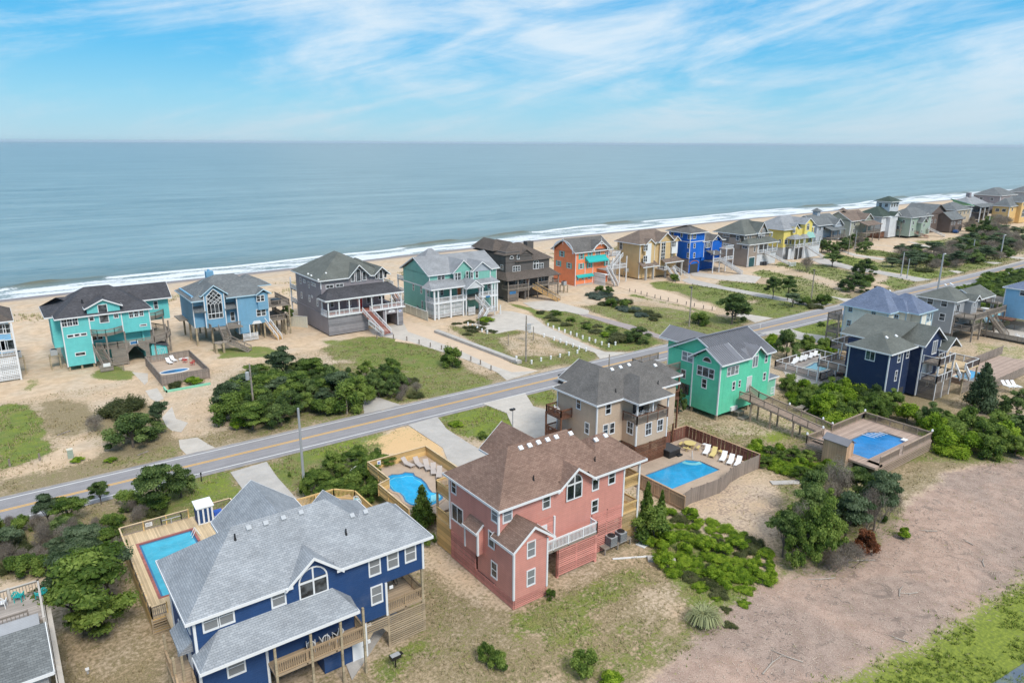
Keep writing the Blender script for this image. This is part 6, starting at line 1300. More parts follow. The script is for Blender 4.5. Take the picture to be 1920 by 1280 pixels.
# --- 2: turquoise house
h = House('beach_house', 'bright turquoise house with charcoal roof, curved decks and a drive-through arch', 8.2, 138.5)
y0 = 138.5; w_ = h.mb()
w_.box((8.3, y0, .85), (12.4, 150, 9.2)); w_.box((12.4, y0+1.5, 3.8), (17.3, 150, 9.2)); w_.box((17.3, y0, 5.4), (21.8, 150, 9.3)); w_.box((12.3, y0-.1, 5.6), (17.3, y0+1.8, 10.6)); w_.extr([(12.3, y0-.1, 10.6), (17.3, y0-.1, 10.6), (14.9, y0-.1, 11.7)], (0, .3, 0))
w_.box((7.0, 141, 3.8), (8.3, 146, 8.9)); w_.box((17.4, y0+2.2, .2), (17.7, 149, 5.4)); w_.box((20.4, y0+1, .2), (20.7, 149, 5.4)); w_.box((12.4, y0+3.2, .2), (17.4, y0+3.4, 3.8)); w_.box((17, 149.5, .2), (21, 149.8, 5.4)); w_.box((21.8, 146, 5.4), (26.5, 152, 9.6)); w_.box((17.3, y0+1.6, 3.3), (21.8, y0+1.9, 5.4))
h.add('wall', w_, 'siding_turquoise')
r = h.mb(); fa = h.mb(); h.hip(r, fa, 7.4, 22.3, y0-.5, 151, 9.35, 13.2, 'x', (5.5, 5.5)); h.hip(r, fa, 6.2, 14, 141, 151.8, 9.2, 11.5, 'x'); h.gable(r, fa, 11.9, 17.7, y0-.55, 145, 10.55, 11.95, 'y'); h.gable(r, fa, 18, 27, 145, 152.6, 9.6, 12.0, 'x')
h.roof(r, fa, 'shingle_dark'); x, y, z = h.onroof(*za(740, 320), y0-.5, 9.35, .62); h.pipe(x, y, z, .5, .12); x, y, z = h.onroof(*za(930, 290), y0-.5, 9.35, .62); h.pipe(x, y, z, .5, .12)
h.corner([(8.3, y0, .8, 9.2), (12.4, y0-.1, .8, 9.2), (21.8, y0, 5.4, 9.2), (17.35, y0-.1, 5.6, 9.3)])
wins(h, 'y', y0, za, ((577, 505, .9, 1.5, 'hung4'), (626, 498, .9, 1.5, 'hung4'), (675, 490, .9, 1.5, 'hung4'), (638, 624, 1.15, .6, 'fixed'), (694, 615, 1.15, .6, 'fixed'), (749, 608, 1.15, .6, 'fixed'), (724, 784, 1.6, .7, 'fixed'), (1180, 430, .75, 1.2, 'hung4'), (1226, 423, .75, 1.2, 'hung4'), (1272, 416, .75, 1.2, 'hung4'), (1290, 525, 1.2, .45, 'fixed')))
wins(h, 'y', y0-.1, za, ((823, 460, .8, 1.2, 'hung'), (930, 422, 1.5, 3.3, 'fixed'), (1043, 432, .8, 1.3, 'hung4'))); wins(h, 'y', y0+1.5, za, ((850, 618, 1.0, 1.8, 'hung'), (895, 612, 1.0, 1.8, 'hung')))
wins(h, 'x', 21.8, za, ()); h.win('y', 146, 24.3, 8.2, .8, 1.6, 'hung')
arcp = [(12.4, y0-.2), (13.2, y0-1.3), (14.4, y0-1.9), (15.8, y0-1.5), (17.2, y0-.3)]
h.deck(0, 0, 0, 0, 5.9, 'grey_wood', poly=arcp+[(17.2, y0), (12.4, y0)]); h.rail(arcp, 5.9, 'grey_rail', .95, .16)
arc2 = [(12.9, y0-.1), (14, y0-1.0), (16, y0-1.4), (19, y0-1.4), (21.9, y0-1.2), (24.2, y0+.3), (25.4, y0+3), (25.2, y0+7), (23, y0+11)]
h.deck(0, 0, 0, 0, 3.35, 'grey_wood', poly=arc2+[(21.8, y0+11), (21.8, y0+1.6), (12.9, y0+1.6)]); h.rail(arc2, 3.35, 'grey_rail', 1.0, .16); h.posts([(14.4, y0-1.7), (17.3, y0-1.3), (21.9, y0-1.1), (25.2, y0+3), (25.1, y0+6.8), (24.2, y0+.4)], 0, 6, 'grey_rail', .25)
arc3 = [(21.9, y0+5), (23.6, y0+5.2), (25.4, y0+7.2), (25.8, y0+10), (25, y0+12)]
h.deck(0, 0, 0, 0, 6.3, 'grey_wood', poly=arc3+[(21.9, y0+12)]); h.rail(arc3, 6.3, 'grey_rail', 1.0, .16)
m = h.mb(); z = 0
for i in range(22):
    z = .2+i*.15; c = 0 if z < 1.9 else (z-1.9)
    m.box((14.9, y0-1.35, z), (17.3+c, y0-1.3, z+.12))
    m.box((20.2-c, y0-1.35, z), (20.9, y0-1.3, z+.12)) if True else None
h.add('arch_siding', m, 'grey_wood', kind='stuff')
m = h.mb(); m.box((17.9, y0-1.42, 3.5), (19.2, y0-1.36, 4.1)); o = h.add('name_sign', m, 'white_plastic'); m = h.mb(); m.box((18.0, y0-1.425, 3.58), (19.1, y0-1.42, 4.02)); h.add('sign_print', m, 'pool_dark', o)
m = h.mb(); m.box((17.7, y0-1.38, 3.25), (19.4, y0-1.33, 3.33)); h.add('arch_edge', m, 'white_trim')
h.stairs((13.9, 134.9, .2), (13.0, 138.2, 3.4), 1.3, 'grey_wood', 'grey_rail'); h.rail([(14.3, 134.4), (16.0, 133.6)], .2, 'grey_rail', 1.0, .18, zs=[1.4, .2]); m = h.mb(); m.box((12.6, 134.7, .1), (14.6, 135.0, 1.2)); h.add('landing_box', m, 'grey_wood'); m = h.mb(); m.box((13.1, 134.62, .9), (14.2, 134.68, 1.5)); h.add('notice_board', m, 'white_plastic')
stilt(h, 8.5, 12.2, y0+.3, 149, .9, 3, 2)
sh = empty('storage_shed', (21.2, 137.4, 0), 'small turquoise shed with white crossed barn doors beside the arch', 'shed'); m = MB(); m.box((0, 0, .05), (2.6, 3, 2.4)); m.extr([(0, 0, 2.4), (2.6, 0, 2.4), (.3, 0, 3.1)], (0, 3, 0)); m.build('wall', 'siding_turquoise', sh); m = MB(); m.extr([(-.2, -.3, 3.25), (2.9, -.3, 2.3), (2.9, 3.2, 2.3), (-.2, 3.2, 3.25)], (0, 0, .1)); m.build('roof', 'shingle_dark', sh)
for a in (.35, 1.35):
    m = MB(); m.box((a, -.05, .1), (a+.9, 0, 2.0)); d_ = m.build('barn_door', 'siding_turquoise', sh); m = MB(); m.beam((a+.05, -.07, .15), (a+.85, -.07, 1.95), .08, .03); m.beam((a+.85, -.07, .15), (a+.05, -.07, 1.95), .08, .03); m.beam((a, -.07, 2.0), (a+.9, -.07, 2.0), .08, .03); m.beam((a, -.07, .1), (a+.9, -.07, .1), .08, .03); m.beam((a+.02, -.07, .1), (a+.02, -.07, 2), .03, .08); m.beam((a+.88, -.07, .1), (a+.88, -.07, 2), .03, .08); m.build('door_cross', 'white_trim', d_)
# pool yard of the turquoise house
q = [(19.6, 120.9), (19.6, 134.2), (26.8, 134.2)]
f = fence('board_fence', [(q[0][0], q[0][1]), (q[0][0], q[1][1]), (q[2][0], q[1][1]), (q[2][0], q[0][1]), (q[0][0], q[0][1])], 1.7, 'fence_weathered', 'weathered board fence round the small pool yard of the turquoise house', 0, 'grey_rail', .2)
xa, xb, ya, yb = q[0][0], q[2][0], q[0][1], q[1][1]
m = MB(); m.box((xa, ya, 0), (xb, yb, .5)); o = m.build('pool_terrace', 'patio'); tag(o, 'beige terrace inside the weathered fence of the turquoise house', 'terrace')
E1 = lambda a, b_: G(*za(a, b_), .5)
cx, cy2 = E1(1570, 940); u, c = pool('swimming_pool', [(cx+2.2*math.cos(t*math.pi/8), cy2+1.0*math.sin(t*math.pi/8)) for t in range(16)], .55, 'pool_dark', 'white_trim', 'small oval blue pool in the fenced yard of the turquoise house', .2, .05)
for i, (a, b_) in enumerate(((1525, 870), (1562, 850))): lounger(*E1(a, b_), .5, .2, 'white', ('left', 'right')[i]+' white lounger beside the small oval blue pool', 'white loungers by the oval pool')
for i, (a, b_) in enumerate(((1668, 862), (1732, 885))): chair(*E1(a, b_), .5, 2.5+i, 'red_paint', 'red_paint', ('left', 'right')[i]+' red chair beside the small oval blue pool', 'red chairs by the oval pool')
x, y = E1(1655, 842); simple('bench', 'low white bench behind the red chairs in the turquoise house yard', 'bench', x, y, .5, [('seat', 'white_plastic', bx(((-.8, -.25, .35), (.8, .25, .42)))), ('leg', 'white_plastic', bx(((-.7, -.2, 0), (-.6, .2, .35)), ((.6, -.2, 0), (.7, .2, .35))))])
x, y = G(*za(1500, 1130)); m = MB(); m.box((-.1, -.1, 0), (6.6, .1, .35)); m.box((-.1, -.1, 0), (.1, 2, .45)); o = m.build('planter_edge', 'siding_green_pale', loc=(x, y, 0)); tag(o, 'pale green timber planter edge in front of the fenced pool yard', 'planter')
# --- 3: light blue house
h = House('beach_house', 'light blue house with grey roof, chimney and lattice window on tall stilts', 29.5, 140.7)
w_ = h.mb(); y0 = 140.9
w_.box((30.0, 142.5, 3.6), (38.0, 153, 9.7)); w_.box((37.7, y0, 3.2), (43.7, 153, 9.0)); w_.box((37.7, y0, 1.6), (39.7, y0+3, 3.2)); w_.box((31.8, 141.2, 3.6), (35.5, 143, 10)); w_.extr([(31.8, 141.2, 10), (35.5, 141.2, 10), (33.7, 141.2, 11.3)], (0, .4, 0)); w_.box((41.6, y0-.5, 6), (43.6, y0+.1, 9.4))
h.add('wall', w_, 'siding_light_blue'); r = h.mb(); fa = h.mb()
h.hip(r, fa, 29.4, 44.3, y0-.4, 154, 9.15, 12.6, 'x', (6, 5), notch=((31.6, 35.7, .8),)); h.gable(r, fa, 31.2, 36.2, 140.8, 148, 9.9, 11.8, 'y'); h.gable(r, fa, 41.2, 44.2, y0-1, 145, 9.2, 10.2, 'y', wall=w_); h.hip(r, fa, 40, 47.5, 150, 158, 9, 11, 'y')
h.roof(r, fa, 'shingle_slate', trim='pale_blue_trim'); m = h.mb(); m.box((34.8, 150, 9), (36.2, 151.2, 12.9)); m.box((35.2, 150.3, 12.9), (35.6, 150.7, 13.3)); h.add('chimney', m, 'siding_light_blue', h.rf)
h.corner([(30, 142.5, 3.6, 9.6), (37.7, y0, 1.6, 9), (39.7, y0, 0, 3.2), (43.7, y0, 3.2, 9), (31.8, 141.2, 3.6, 10), (35.5, 141.2, 3.6, 10)])
m = h.mb()  # big lattice window
a0, a1, zb0, zt = 32.2, 35.1, 5.2, 9.6
m.box((a0, 141.12, zb0), (a1, 141.2, zb0+.14)); m.box((a0, 141.12, zb0), (a0+.12, 141.2, zt)); m.box((a1-.12, 141.12, zb0), (a1, 141.2, zt)); m.box((a0, 141.12, zb0+1.0), (a1, 141.2, zb0+1.14)); m.beam((a0, 141.15, zt), ((a0+a1)/2, 141.15, 11.0), .07, .14); m.beam((a1, 141.15, zt), ((a0+a1)/2, 141.15, 11.0), .07, .14)
for k in range(3): m.box((a0+.72*(k+1)-.04, 141.13, zb0), (a0+.72*(k+1)+.04, 141.19, 8.0))
for k in range(-1, 4):
    for sg in (-1, 1):
        xa_ = a0+.72*k if sg > 0 else a1-.72*k; p = (min(max(xa_, a0), a1), 8.0+abs(min(max(xa_, a0), a1)-xa_)*1.0)
        qx = min(max(xa_+sg*2.3, a0), a1); qz = min(10.9-abs(qx-(a0+a1)/2)*.9, 8.0+abs(qx-xa_)); m.beam((p[0], 141.15, p[1]), (qx, 141.15, qz), .05, .08)
h.add('window_lattice', m, 'white_trim'); m = h.mb(); m.face([(a0, 141.18, zb0), (a1, 141.18, zb0), (a1, 141.18, zt), ((a0+a1)/2, 141.18, 10.9), (a0, 141.18, zt)]); h.add('pane', m, 'glass')
wins(h, 'y', y0, zb, ((708, 525, 1.9, 1.5, 'pair'),)); wins(h, 'y', y0-.5, zb, ((702, 415, 1.6, 1.3, 'pair'),)); wins(h, 'y', 142.5, zb, ((282, 412, .8, 1.0, 'fixed'), (485, 555, .9, 1.9, 'hung')))
r = h.mb(); r.extr([(30.0, 141.5, 6.7), (32, 140.9, 6.7), (32, 142.5, 7.7), (30, 142.5, 7.7)], (0, 0, .1)); r.extr([(35.4, 140.9, 6.7), (37.8, 141.2, 6.7), (37.8, 142.5, 7.7), (35.4, 142.5, 7.7)], (0, 0, .1)); h.add('bay_roof', r, 'shingle_slate')
h.deck(33, 38, 139.2, 142.5, 3.5, 'grey_wood'); h.rail([(37.6, 139.3), (35.3, 139.3)], 3.5, 'grey_rail', 1, .2); h.rail([(32.2, 141), (32.2, 139.3)], 3.5, 'grey_rail', 1, .2)
h.stairs((34.2, 136.5, 1.9), (34.2, 139.2, 3.5), 1.4, 'grey_wood', 'grey_rail', sp=.25); h.deck(31.6, 35.0, 135, 136.6, 1.9, 'grey_wood'); h.stairs((37.2, 133.2, .0), (34.2, 135.6, 1.9), 1.4, 'grey_wood', 'grey_rail', sp=.25); h.posts([(31.7, 135.1), (33, 135.1), (31.7, 136.5), (33.2, 136.5)], -.2, 1.9, 'wood_post', .35)
h.skirt('y', 140.3, 38.2, 41, .2, 1.7, 'white_slat', .25, .14); stilt(h, 30.2, 47.2, 142.7, 152.8, 3.6, 7, 3, 'wood_post', .32); stilt(h, 40.5, 47, 141.2, 143.6, 3.3, 4, 2, 'wood_post', .3)
h.deck(43.8, 48.2, 141.2, 150, 6.2, 'grey_wood'); h.rail([(43.8, 141.3), (48.1, 141.3), (48.1, 149.9)], 6.2, 'grey_rail', 1.1, .2); h.deck(43.8, 47.4, 141.4, 150, 3.3, 'grey_wood'); h.rail([(43.8, 141.5), (47.3, 141.5), (47.3, 150)], 3.3, 'grey_rail', 1, .2); h.posts([(48, 141.4), (48, 145), (48, 149.8)], 0, 6.2, 'wood_post', .25)
h.stairs((44.6, 138.0, 0), (43.2, 141.2, 3.3), 1.0, 'orange_step', 'white_trim', sp=.3); m = h.mb(); m.cyl((46, 143.2, 6.3), (46, 143.2, 7.2), 1.0, 12); h.add('hot_tub', m, 'dark_plastic')
m = h.mb(); m.extr([(40.2, y0-.05, 3.2), (42.2, y0-.05, 3.2), (41.8, y0-.05, 3.8), (40.6, y0-.05, 3.8)], (0, .04, 0)); h.add('arch_trim', m, 'white_trim'); h.deck(28.5, 30, 148, 153, 4.2, 'grey_wood')
# --- 4: purple grey house with red stairs
h = House('beach_house', 'purple-grey house with dark roof, wide white porch and red stair treads', 53.4, 134.4)
w_ = h.mb(); y1 = 137.7
w_.box((53.6, y1, 3.9), (67.5, 152, 11)); w_.box((53.5, 134.5, .3), (62.0, 152, 4.2)); w_.box((65.6, 134.5, .3), (66.2, 150, 4.2)); w_.box((69.0, 134.5, .2), (70.2, 150, 4.2)); w_.box((62, 142, .2), (70, 150, 4.2)); w_.box((66, y1-1, 7), (69.6, 148, 10.2)) if False else None
w_.box((66.2, 134.5, 2.9), (69.0, 134.8, 4.2)); w_.box((52.5, 144, .3), (53.6, 150, 10.5)) if False else None
r = h.mb(); fa = h.mb(); h.hip(r, fa, 52.9, 68.4, y1-.6, 152.8, 11.05, 15.4, 'y', (7.5, 6), notch=((59.6, 64.0, .6), (65.3, 68.2, .6))); h.gable(r, fa, 59.3, 64.3, y1-.9, 146, 11.1, 13.6, 'y', wall=w_, gins=.75); h.gable(r, fa, 65.0, 68.9, y1-.9, 146, 11.0, 12.7, 'y', wall=w_, gins=.75); h.hip(r, fa, 62, 70.5, 143, 153, 10.6, 13.2, 'y')
h.add('wall', w_, 'siding_purple_grey'); h.roof(r, fa, 'shingle_greygreen')
for a, b_ in ((1075, 222), (1100, 235), (1155, 268), (1215, 215), (1240, 185)): x, y = G(*zb(a, b_), 12.5); h.vent(x, y, 12.4, sz=.3)
r = h.mb(); fa = h.mb(); r.face([(52.8, 133.9, 7.5), (70.3, 133.9, 7.5), (68.5, y1, 9.3), (55.2, y1, 9.3)]); r.face([(52.8, y1+1, 7.5), (52.8, 133.9, 7.5), (55.2, y1, 9.3)]); r.face([(70.3, 133.9, 7.5), (70.3, y1, 7.5), (68.5, y1, 9.3)]); r.face([(52.8, 133.9, 7.45), (52.8, y1, 7.45), (70.3, y1, 7.45), (70.3, 133.9, 7.45)]); fa.box((52.75, 133.85, 7.25), (70.35, 133.9, 7.55)); fa.box((52.75, 133.9, 7.25), (52.8, y1, 7.55)); o = h.add('porch_roof', r, 'shingle_dark'); h.add('fascia', fa, 'white_trim', o)
h.deck(53.3, 70.6, 134.2, y1, 4.3, 'red_step'); m = h.mb(); m.box((53.2, 134.1, 4.0), (70.7, 134.2, 4.32)); m.box((53.2, 134.1, 4.0), (53.3, y1, 4.32)); h.add('deck_edge', m, 'white_trim')
h.rail([(53.35, y1), (53.35, 134.25), (60.2, 134.25)], 4.3, 'white_trim', 1.0, .2); h.rail([(63.0, 134.25), (70.5, 134.25), (70.5, y1)], 4.3, 'white_trim', 1.0, .2)
h.posts([(x, 134.3) for x in (53.5, 55.8, 58.0, 60.2, 63.0, 65.3, 67.6, 69.8)]+[(53.5, y1-.3)], 4.3, 7.5, 'white_trim', .22)
m = h.mb()
for a, c in ((53.5, 55.8), (55.8, 58), (58, 60.2), (60.2, 63.0), (63, 65.3), (65.3, 67.6), (67.6, 69.8)):
    for i in range(8):
        t0, t1 = i/8, (i+1)/8; f_ = lambda t: 7.25-.35*(2*t-1)**2-.0; m.extr([(a+(c-a)*t0, 134.25, f_(t0)), (a+(c-a)*t1, 134.25, f_(t1)), (a+(c-a)*t1, 134.25, 7.4), (a+(c-a)*t0, 134.25, 7.4)], (0, .06, 0))
h.add('porch_arch', m, 'white_trim')
h.stairs((63.3, 128.2, .4), (61.6, 134.1, 4.3), 2.0, 'red_step', 'white_trim', sp=.24, riser='white_trim'); h.rail([(62.2, 128.1), (60.6, 131)], 0, 'white_trim', 1, .25, zs=[.3, 2.2]); m = h.mb(); m.box((61.8, 128.3, .0), (64.6, 130.2, .45)); h.add('stair_base', m, 'grey_slat')
h.skirt('y', 134.45, 53.5, 62, .2, 4.0, 'grey_slat', .24, .17); h.skirt('y', 134.45, 69.0, 70.2, .2, 4.0, 'grey_slat', .24, .17)
h.corner([(53.6, y1, 9.2, 11), (67.5, y1, 9.2, 11), (66.2, 134.5, .2, 4.1), (69, 134.5, .2, 4.1)]); h.door('y', y1, 61.9, 4.3, 1.0, 2.3, 'red_paint')
wins(h, 'y', y1, zb, ((1244, 322, 1.7, .8, 'slide'), (1322, 313, 1.7, .8, 'slide'), (1262, 455, .9, 1.7, 'hung'), (1560, 425, 1.6, 1.7, 'slide'), (1648, 402, 1.5, 1.2, 'fixed'), (1395, 445, 1.0, 1.7, 'hung')))
for u_, w1, zc_, hh in ((60.5, .9, 10.9, 1.9), (61.8, 1.1, 11.2, 2.7), (63.1, .9, 10.9, 1.9)): h.win('y', y1-.17, u_-.0, zc_+.1, w1, hh, 'arch' if w1 > 1 else 'fixed')
for u_, w1, zc_, hh in ((66.0, .65, 10.7, 1.4), (67.0, .9, 10.9, 2.1), (68.0, .65, 10.7, 1.4)): h.win('y', y1-.17, u_-.05, zc_+.1, w1, hh, 'arch' if w1 > .8 else 'fixed')
wins(h, 'x', 53.6, zb, ((1018, 275, .8, 1.4, 'hung'), (1047, 280, 1.3, .7, 'slide'), (1082, 308, .7, 1.4, 'hung'), (1118, 305, 2.6, .7, 'tri3'), (1087, 415, .8, 1.4), (1150, 448, .8, 1.6), (1026, 390, .8, 1.4), (1107, 400, .8, .5, 'fixed'), (1082, 525, .8, 1.4), (1120, 548, .8, 1.6), (1172, 560, .8, 1.4)))
h.deck(53.6, 56, 152, 156, 6.6, 'grey_wood'); h.rail([(53.6, 152), (53.6, 156)], 6.6, 'white_trim', 1, .25); h.posts([(53.7, 155.8)], 0, 9, 'white_trim', .25); h.deck(53.6, 56, 152, 156, 3.6, 'grey_wood'); h.rail([(53.6, 152), (53.6, 156)], 3.6, 'white_trim', 1, .25)
h.deck(68.5, 71, 140, 147, 7.6, 'grey_wood'); h.rail([(71, 140), (71, 147)], 7.6, 'white_trim', 1, .25); h.stairs((70.9, 137.5, 4.3), (70.4, 141, 7.6), 1.1, 'red_step', 'white_trim', sp=.25)
m = h.mb()
for i in range(9): a = math.pi*i/8; b2 = math.pi*(i+1)/8; m.extr([(67.6+.8*math.cos(a), 134.44, 3.3+.5*math.sin(a)), (67.6+.8*math.cos(b2), 134.44, 3.3+.5*math.sin(b2)), (67.6+.25*math.cos(b2), 134.44, 3.3+.12*math.sin(b2)), (67.6+.25*math.cos(a), 134.44, 3.3+.12*math.sin(a))], (0, .05, 0)) if i < 8 else None
m.box((66.8, 134.4, 3.2), (68.4, 134.46, 3.3)); h.add('arch_ornament', m, 'white_trim'); m = h.mb(); m.box((69.2, 134.4, 3.0), (69.9, 134.44, 3.5)); o = h.add('house_sign', m, 'white_plastic'); m = h.mb(); m.box((69.3, 134.39, 3.15), (69.5, 134.4, 3.4)); m.box((69.6, 134.39, 3.1), (69.8, 134.4, 3.38)); h.add('sign_print', m, 'blue_paint', o)
acstand(*G(571, 600), 2.2, 'timber stand with three grey air conditioners left of the purple-grey house', 'wood_post', 3)
x, y = G(628, 650, 1); simple('wheelie_bin', 'dark blue wheelie bin at the foot of the white stairs', 'bin', *G(705, 614), 0, [('body', 'slate_cover', bx(((-.3, -.3, .05), (.3, .3, 1.0)))), ('lid', 'dark_plastic', bx(((-.33, -.35, 1.0), (.33, .33, 1.08)))), ('wheel', 'dark_plastic', bx(((-.3, .28, 0), (-.2, .38, .2)), ((.2, .28, 0), (.3, .38, .2))))])
f = fence('wall_fence', [(49.5, 148), (52.5, 144)], 2.4, 'cream_wall', 'pale green-white fence between the light blue and purple-grey houses', 0, 'white_trim', .4)
# --- 5: seafoam house with white porch
h = House('beach_house', 'seafoam green house with light grey roof and a tall white double porch', 78, 134.5)
w_ = h.mb(); y1 = 138.0; w_.box((79.0, y1, .3), (97.3, 150.3, 9.4)); w_.box((85.0, y1-1.1, 6.2), (89.5, y1, 9.4)); w_.box((89.3, y1-1.9, 6.2), (94.2, y1, 9.6)); w_.extr([(79.0, y1, 9.3), (79.0, 150.3, 9.3), (79.0, 144.2, 12.3)], (.3, 0, 0))
r = h.mb(); fa = h.mb(); h.gable(r, fa, 78.4, 98.0, y1-.5, 151, 9.45, 12.8, 'x'); g2 = h.mb(); h.gable(r, fa, 84.3, 90.2, y1-1.5, 146, 9.6, 12.3, 'y', wall=w_, gins=.4); g3 = h.mb(); h.gable(r, fa, 88.9, 94.6, y1-2.4, 146, 9.6, 11.7, 'y', wall=g3, gins=.4); h.add('gable_panel', g3, 'siding_mist'); h.hip(r, fa, 83.5, 89.5, 148, 153, 11, 13.4, 'x')
h.add('wall', w_, 'siding_seafoam'); h.roof(r, fa, 'shingle_light')
r = h.mb(); fa = h.mb(); r.face([(77.0, 133.8, 7.0), (95.4, 133.8, 7.0), (95.0, y1, 8.2), (78.8, y1, 8.2)]); r.face([(77.0, y1, 7.0), (77.0, 133.8, 7.0), (78.8, y1, 8.2)]); r.face([(95.4, 133.8, 7.0), (96.5, y1, 7.2), (95.0, y1, 8.2)]); r.face([(77, 133.8, 6.95), (77, y1, 6.95), (96, y1, 6.95), (95.4, 133.8, 6.95)]); fa.box((76.95, 133.75, 6.75), (95.4, 133.8, 7.05)); fa.box((76.95, 133.8, 6.75), (77, y1, 7.05)); o = h.add('porch_roof', r, 'shingle_light'); h.add('fascia', fa, 'white_trim', o)
r = h.mb(); fa = h.mb(); g2 = h.mb(); h.gable(r, fa, 85.3, 90.0, 132.3, 137, 6.6, 8.3, 'y', wall=g2, gins=.2); o = h.add('entry_roof', r, 'shingle_light'); h.add('fascia', fa, 'white_trim', o); h.add('entry_gable', g2, 'siding_white')
h.corner([(79, y1, .3, 9.3), (97.3, y1, .3, 9.3), (85, y1-1.1, 6.2, 9.4), (89.4, y1-1.9, 6.2, 9.5), (94.2, y1-1.9, 6.2, 9.5)]); m = h.mb(); m.box((78.95, y1, 6.3), (79.0, 150.3, 6.55)); m.box((84.9, y1-1.95, 6.1), (94.3, y1-1.85, 6.3)); h.add('band_board', m, 'white_trim')
h.deck(77.8, 95, 134.2, y1, 3.9, 'mauve_deck'); m = h.mb(); m.box((77.7, 134.1, 3.5), (86.2, 134.2, 3.92)); m.box((90, 134.1, 3.5), (95.1, 134.2, 3.92)); m.box((77.7, 134.2, 3.5), (77.8, y1, 3.92)); h.add('deck_edge', m, 'white_trim')
h.rail([(77.9, y1), (77.9, 134.3), (86.0, 134.3)], 3.9, 'white_trim', 1.0, .2); h.rail([(90.2, 134.3), (94.9, 134.3), (94.9, y1)], 3.9, 'white_trim', 1.0, .2)
h.posts([(x, 134.3) for x in (78.0, 79.0, 82.2, 85.5, 86.3, 90.0, 90.8, 93.4, 94.2, 94.9)]+[(77.9, 137.6)], 0, 7.0, 'white_trim', .34)
h.skirt('y', 134.5, 78.2, 85.8, .3, 3.5, 'white_slat', .27, .17); h.skirt('y', 134.5, 91.0, 94.0, .3, 3.4, 'taupe_rail', .27, .12, arch=(91.3, 93.6, 3.1)); h.skirt('x', 77.9, 134.5, y1, .3, 3.5, 'white_slat', .27, .17); h.skirt('y', 133.2, 86.3, 88, .2, 2.2, 'white_slat', .27, .17)
h.stairs((90.0, 130.6, 1.3), (88.6, 133.2, 3.9), 1.6, 'mauve_deck', 'white_trim', sp=.25); h.deck(86.4, 90.2, 133.0, 134.4, 3.9, 'mauve_deck'); h.deck(88.6, 91.4, 129.4, 130.8, 1.3, 'mauve_deck'); h.stairs((86.5, 128.6, .1), (88.7, 129.9, 1.3), 1.4, 'mauve_deck', 'white_trim', sp=.25); h.rail([(88.7, 129.5), (91.3, 129.5), (91.3, 130.7)], 1.3, 'white_trim', 1, .25)
m = h.mb(); m.box((91.9, 131.0, 0), (92.1, 131.2, 2.2)); m.box((93.1, 130.4, 0), (93.3, 130.6, 2.2)); h.add('entry_screen', m, 'white_trim')
wins(h, 'y', y1, zc, ((522, 538, 2.0, 1.6, 'pair'), (1040, 475, 2.0, 1.6, 'pair'), (1060, 640, .9, 1.4, 'hung'), (925, 750, .9, 2.0, 'hung'), (530, 705, .9, 1.7, 'hung'))); wins(h, 'y', y1-1.1, zc, ((705, 530, 2.0, 1.8, 'pair'),)); wins(h, 'y', y1-1.9, zc, ((815, 515, .8, 1.9, 'hung'), (870, 508, .8, 1.9, 'hung'), (924, 502, .8, 1.9, 'hung')))
wins(h, 'x', 79.0, zc, ((212, 650, .7, 1.6), (300, 680, .8, 1.8), (371, 690, .7, 1.3), (312, 845, .8, 1.9), (367, 850, .7, 1.3))); h.door('y', y1, 86.8, 3.9, 1.0, 2.3, 'orange_door'); m = h.mb(); m.box((91.6, 134.05, 3.5), (92.8, 134.1, 3.85)); h.add('name_sign', m, 'pool_dark')
h.deck(79.0, 81.5, 150.3, 153.5, 6.4, 'grey_wood'); h.rail([(79.0, 150.3), (79.0, 153.4)], 6.4, 'white_trim', 1, .25); h.deck(79.0, 81.5, 150.3, 153.5, 3.4, 'grey_wood'); h.rail([(79.0, 150.3), (79.0, 153.4)], 3.4, 'white_trim', 1, .25); h.posts([(79.1, 153.3)], 0, 7.4, 'white_trim', .25)
f = fence('wall_fence', [(76.3, 134.3), (76.1, 152)], 2.1, 'cream_wall', 'cream solid fence running back between purple-grey and seafoam houses', 0, 'white_trim', .5)
for i, (a, b_) in enumerate(((242, 880), (275, 905))): simple('air_conditioner', ('rear', 'front')[i]+' dark air conditioner against the seafoam wall behind the cream fence', 'air conditioner', *G(*zc(a, b_+20)), .3, [('casing', 'grey_metal', bx(((-.45, -.45, 0), (.45, .45, 1.0)))), ('fan_grille', 'dark_plastic', bx(((-.4, -.4, 1.0), (.4, .4, 1.05))))], 'air conditioners by the seafoam house')
for i, (a, b_) in enumerate(((120, 800), (168, 800))): chair(*G(*zc(a, b_)), .2, 2.6, 'blue_paint', 'blue_paint', ('left', 'right')[i]+' blue chair between the purple-grey and seafoam houses', 'blue chairs between the houses')
# --- 6: weathered brown-black house
h = House('beach_house', 'dark weathered shingle house with wraparound porch and bright new wooden stairs', 102.2, 139.9)
w_ = h.mb(); y1 = 142.3; w_.box((103.2, y1, .4), (117.2, 155, 9.4)); w_.box((103.2, y1, 9.3), (107.5, 152, 12.0)); w_.box((102.4, 140.0, .3), (105.0, 142, 4.2)); w_.box((107.6, 140.2, .2), (108.2, 142, 3.6))
r = h.mb(); fa = h.mb(); h.hip(r, None, 102.4, 112, y1-.5, 156, 11.3, 14.0, 'y', (4, 4)); h.hip(r, None, 106, 118.2, y1-.6, 156, 9.4, 13.2, 'x', (5, 6)); h.gable(r, None, 107.0, 111.5, y1-.7, 148, 10.9, 12.4, 'y', wall=w_); w_.box((107.2, y1-.2, 9), (111.3, y1+2, 11.0)); h.hip(r, None, 101.8, 106.8, 146, 156, 12, 14.5, 'y'); h.add('wall', w_, 'siding_weathered'); h.roof(r, None, 'shingle_weathered')
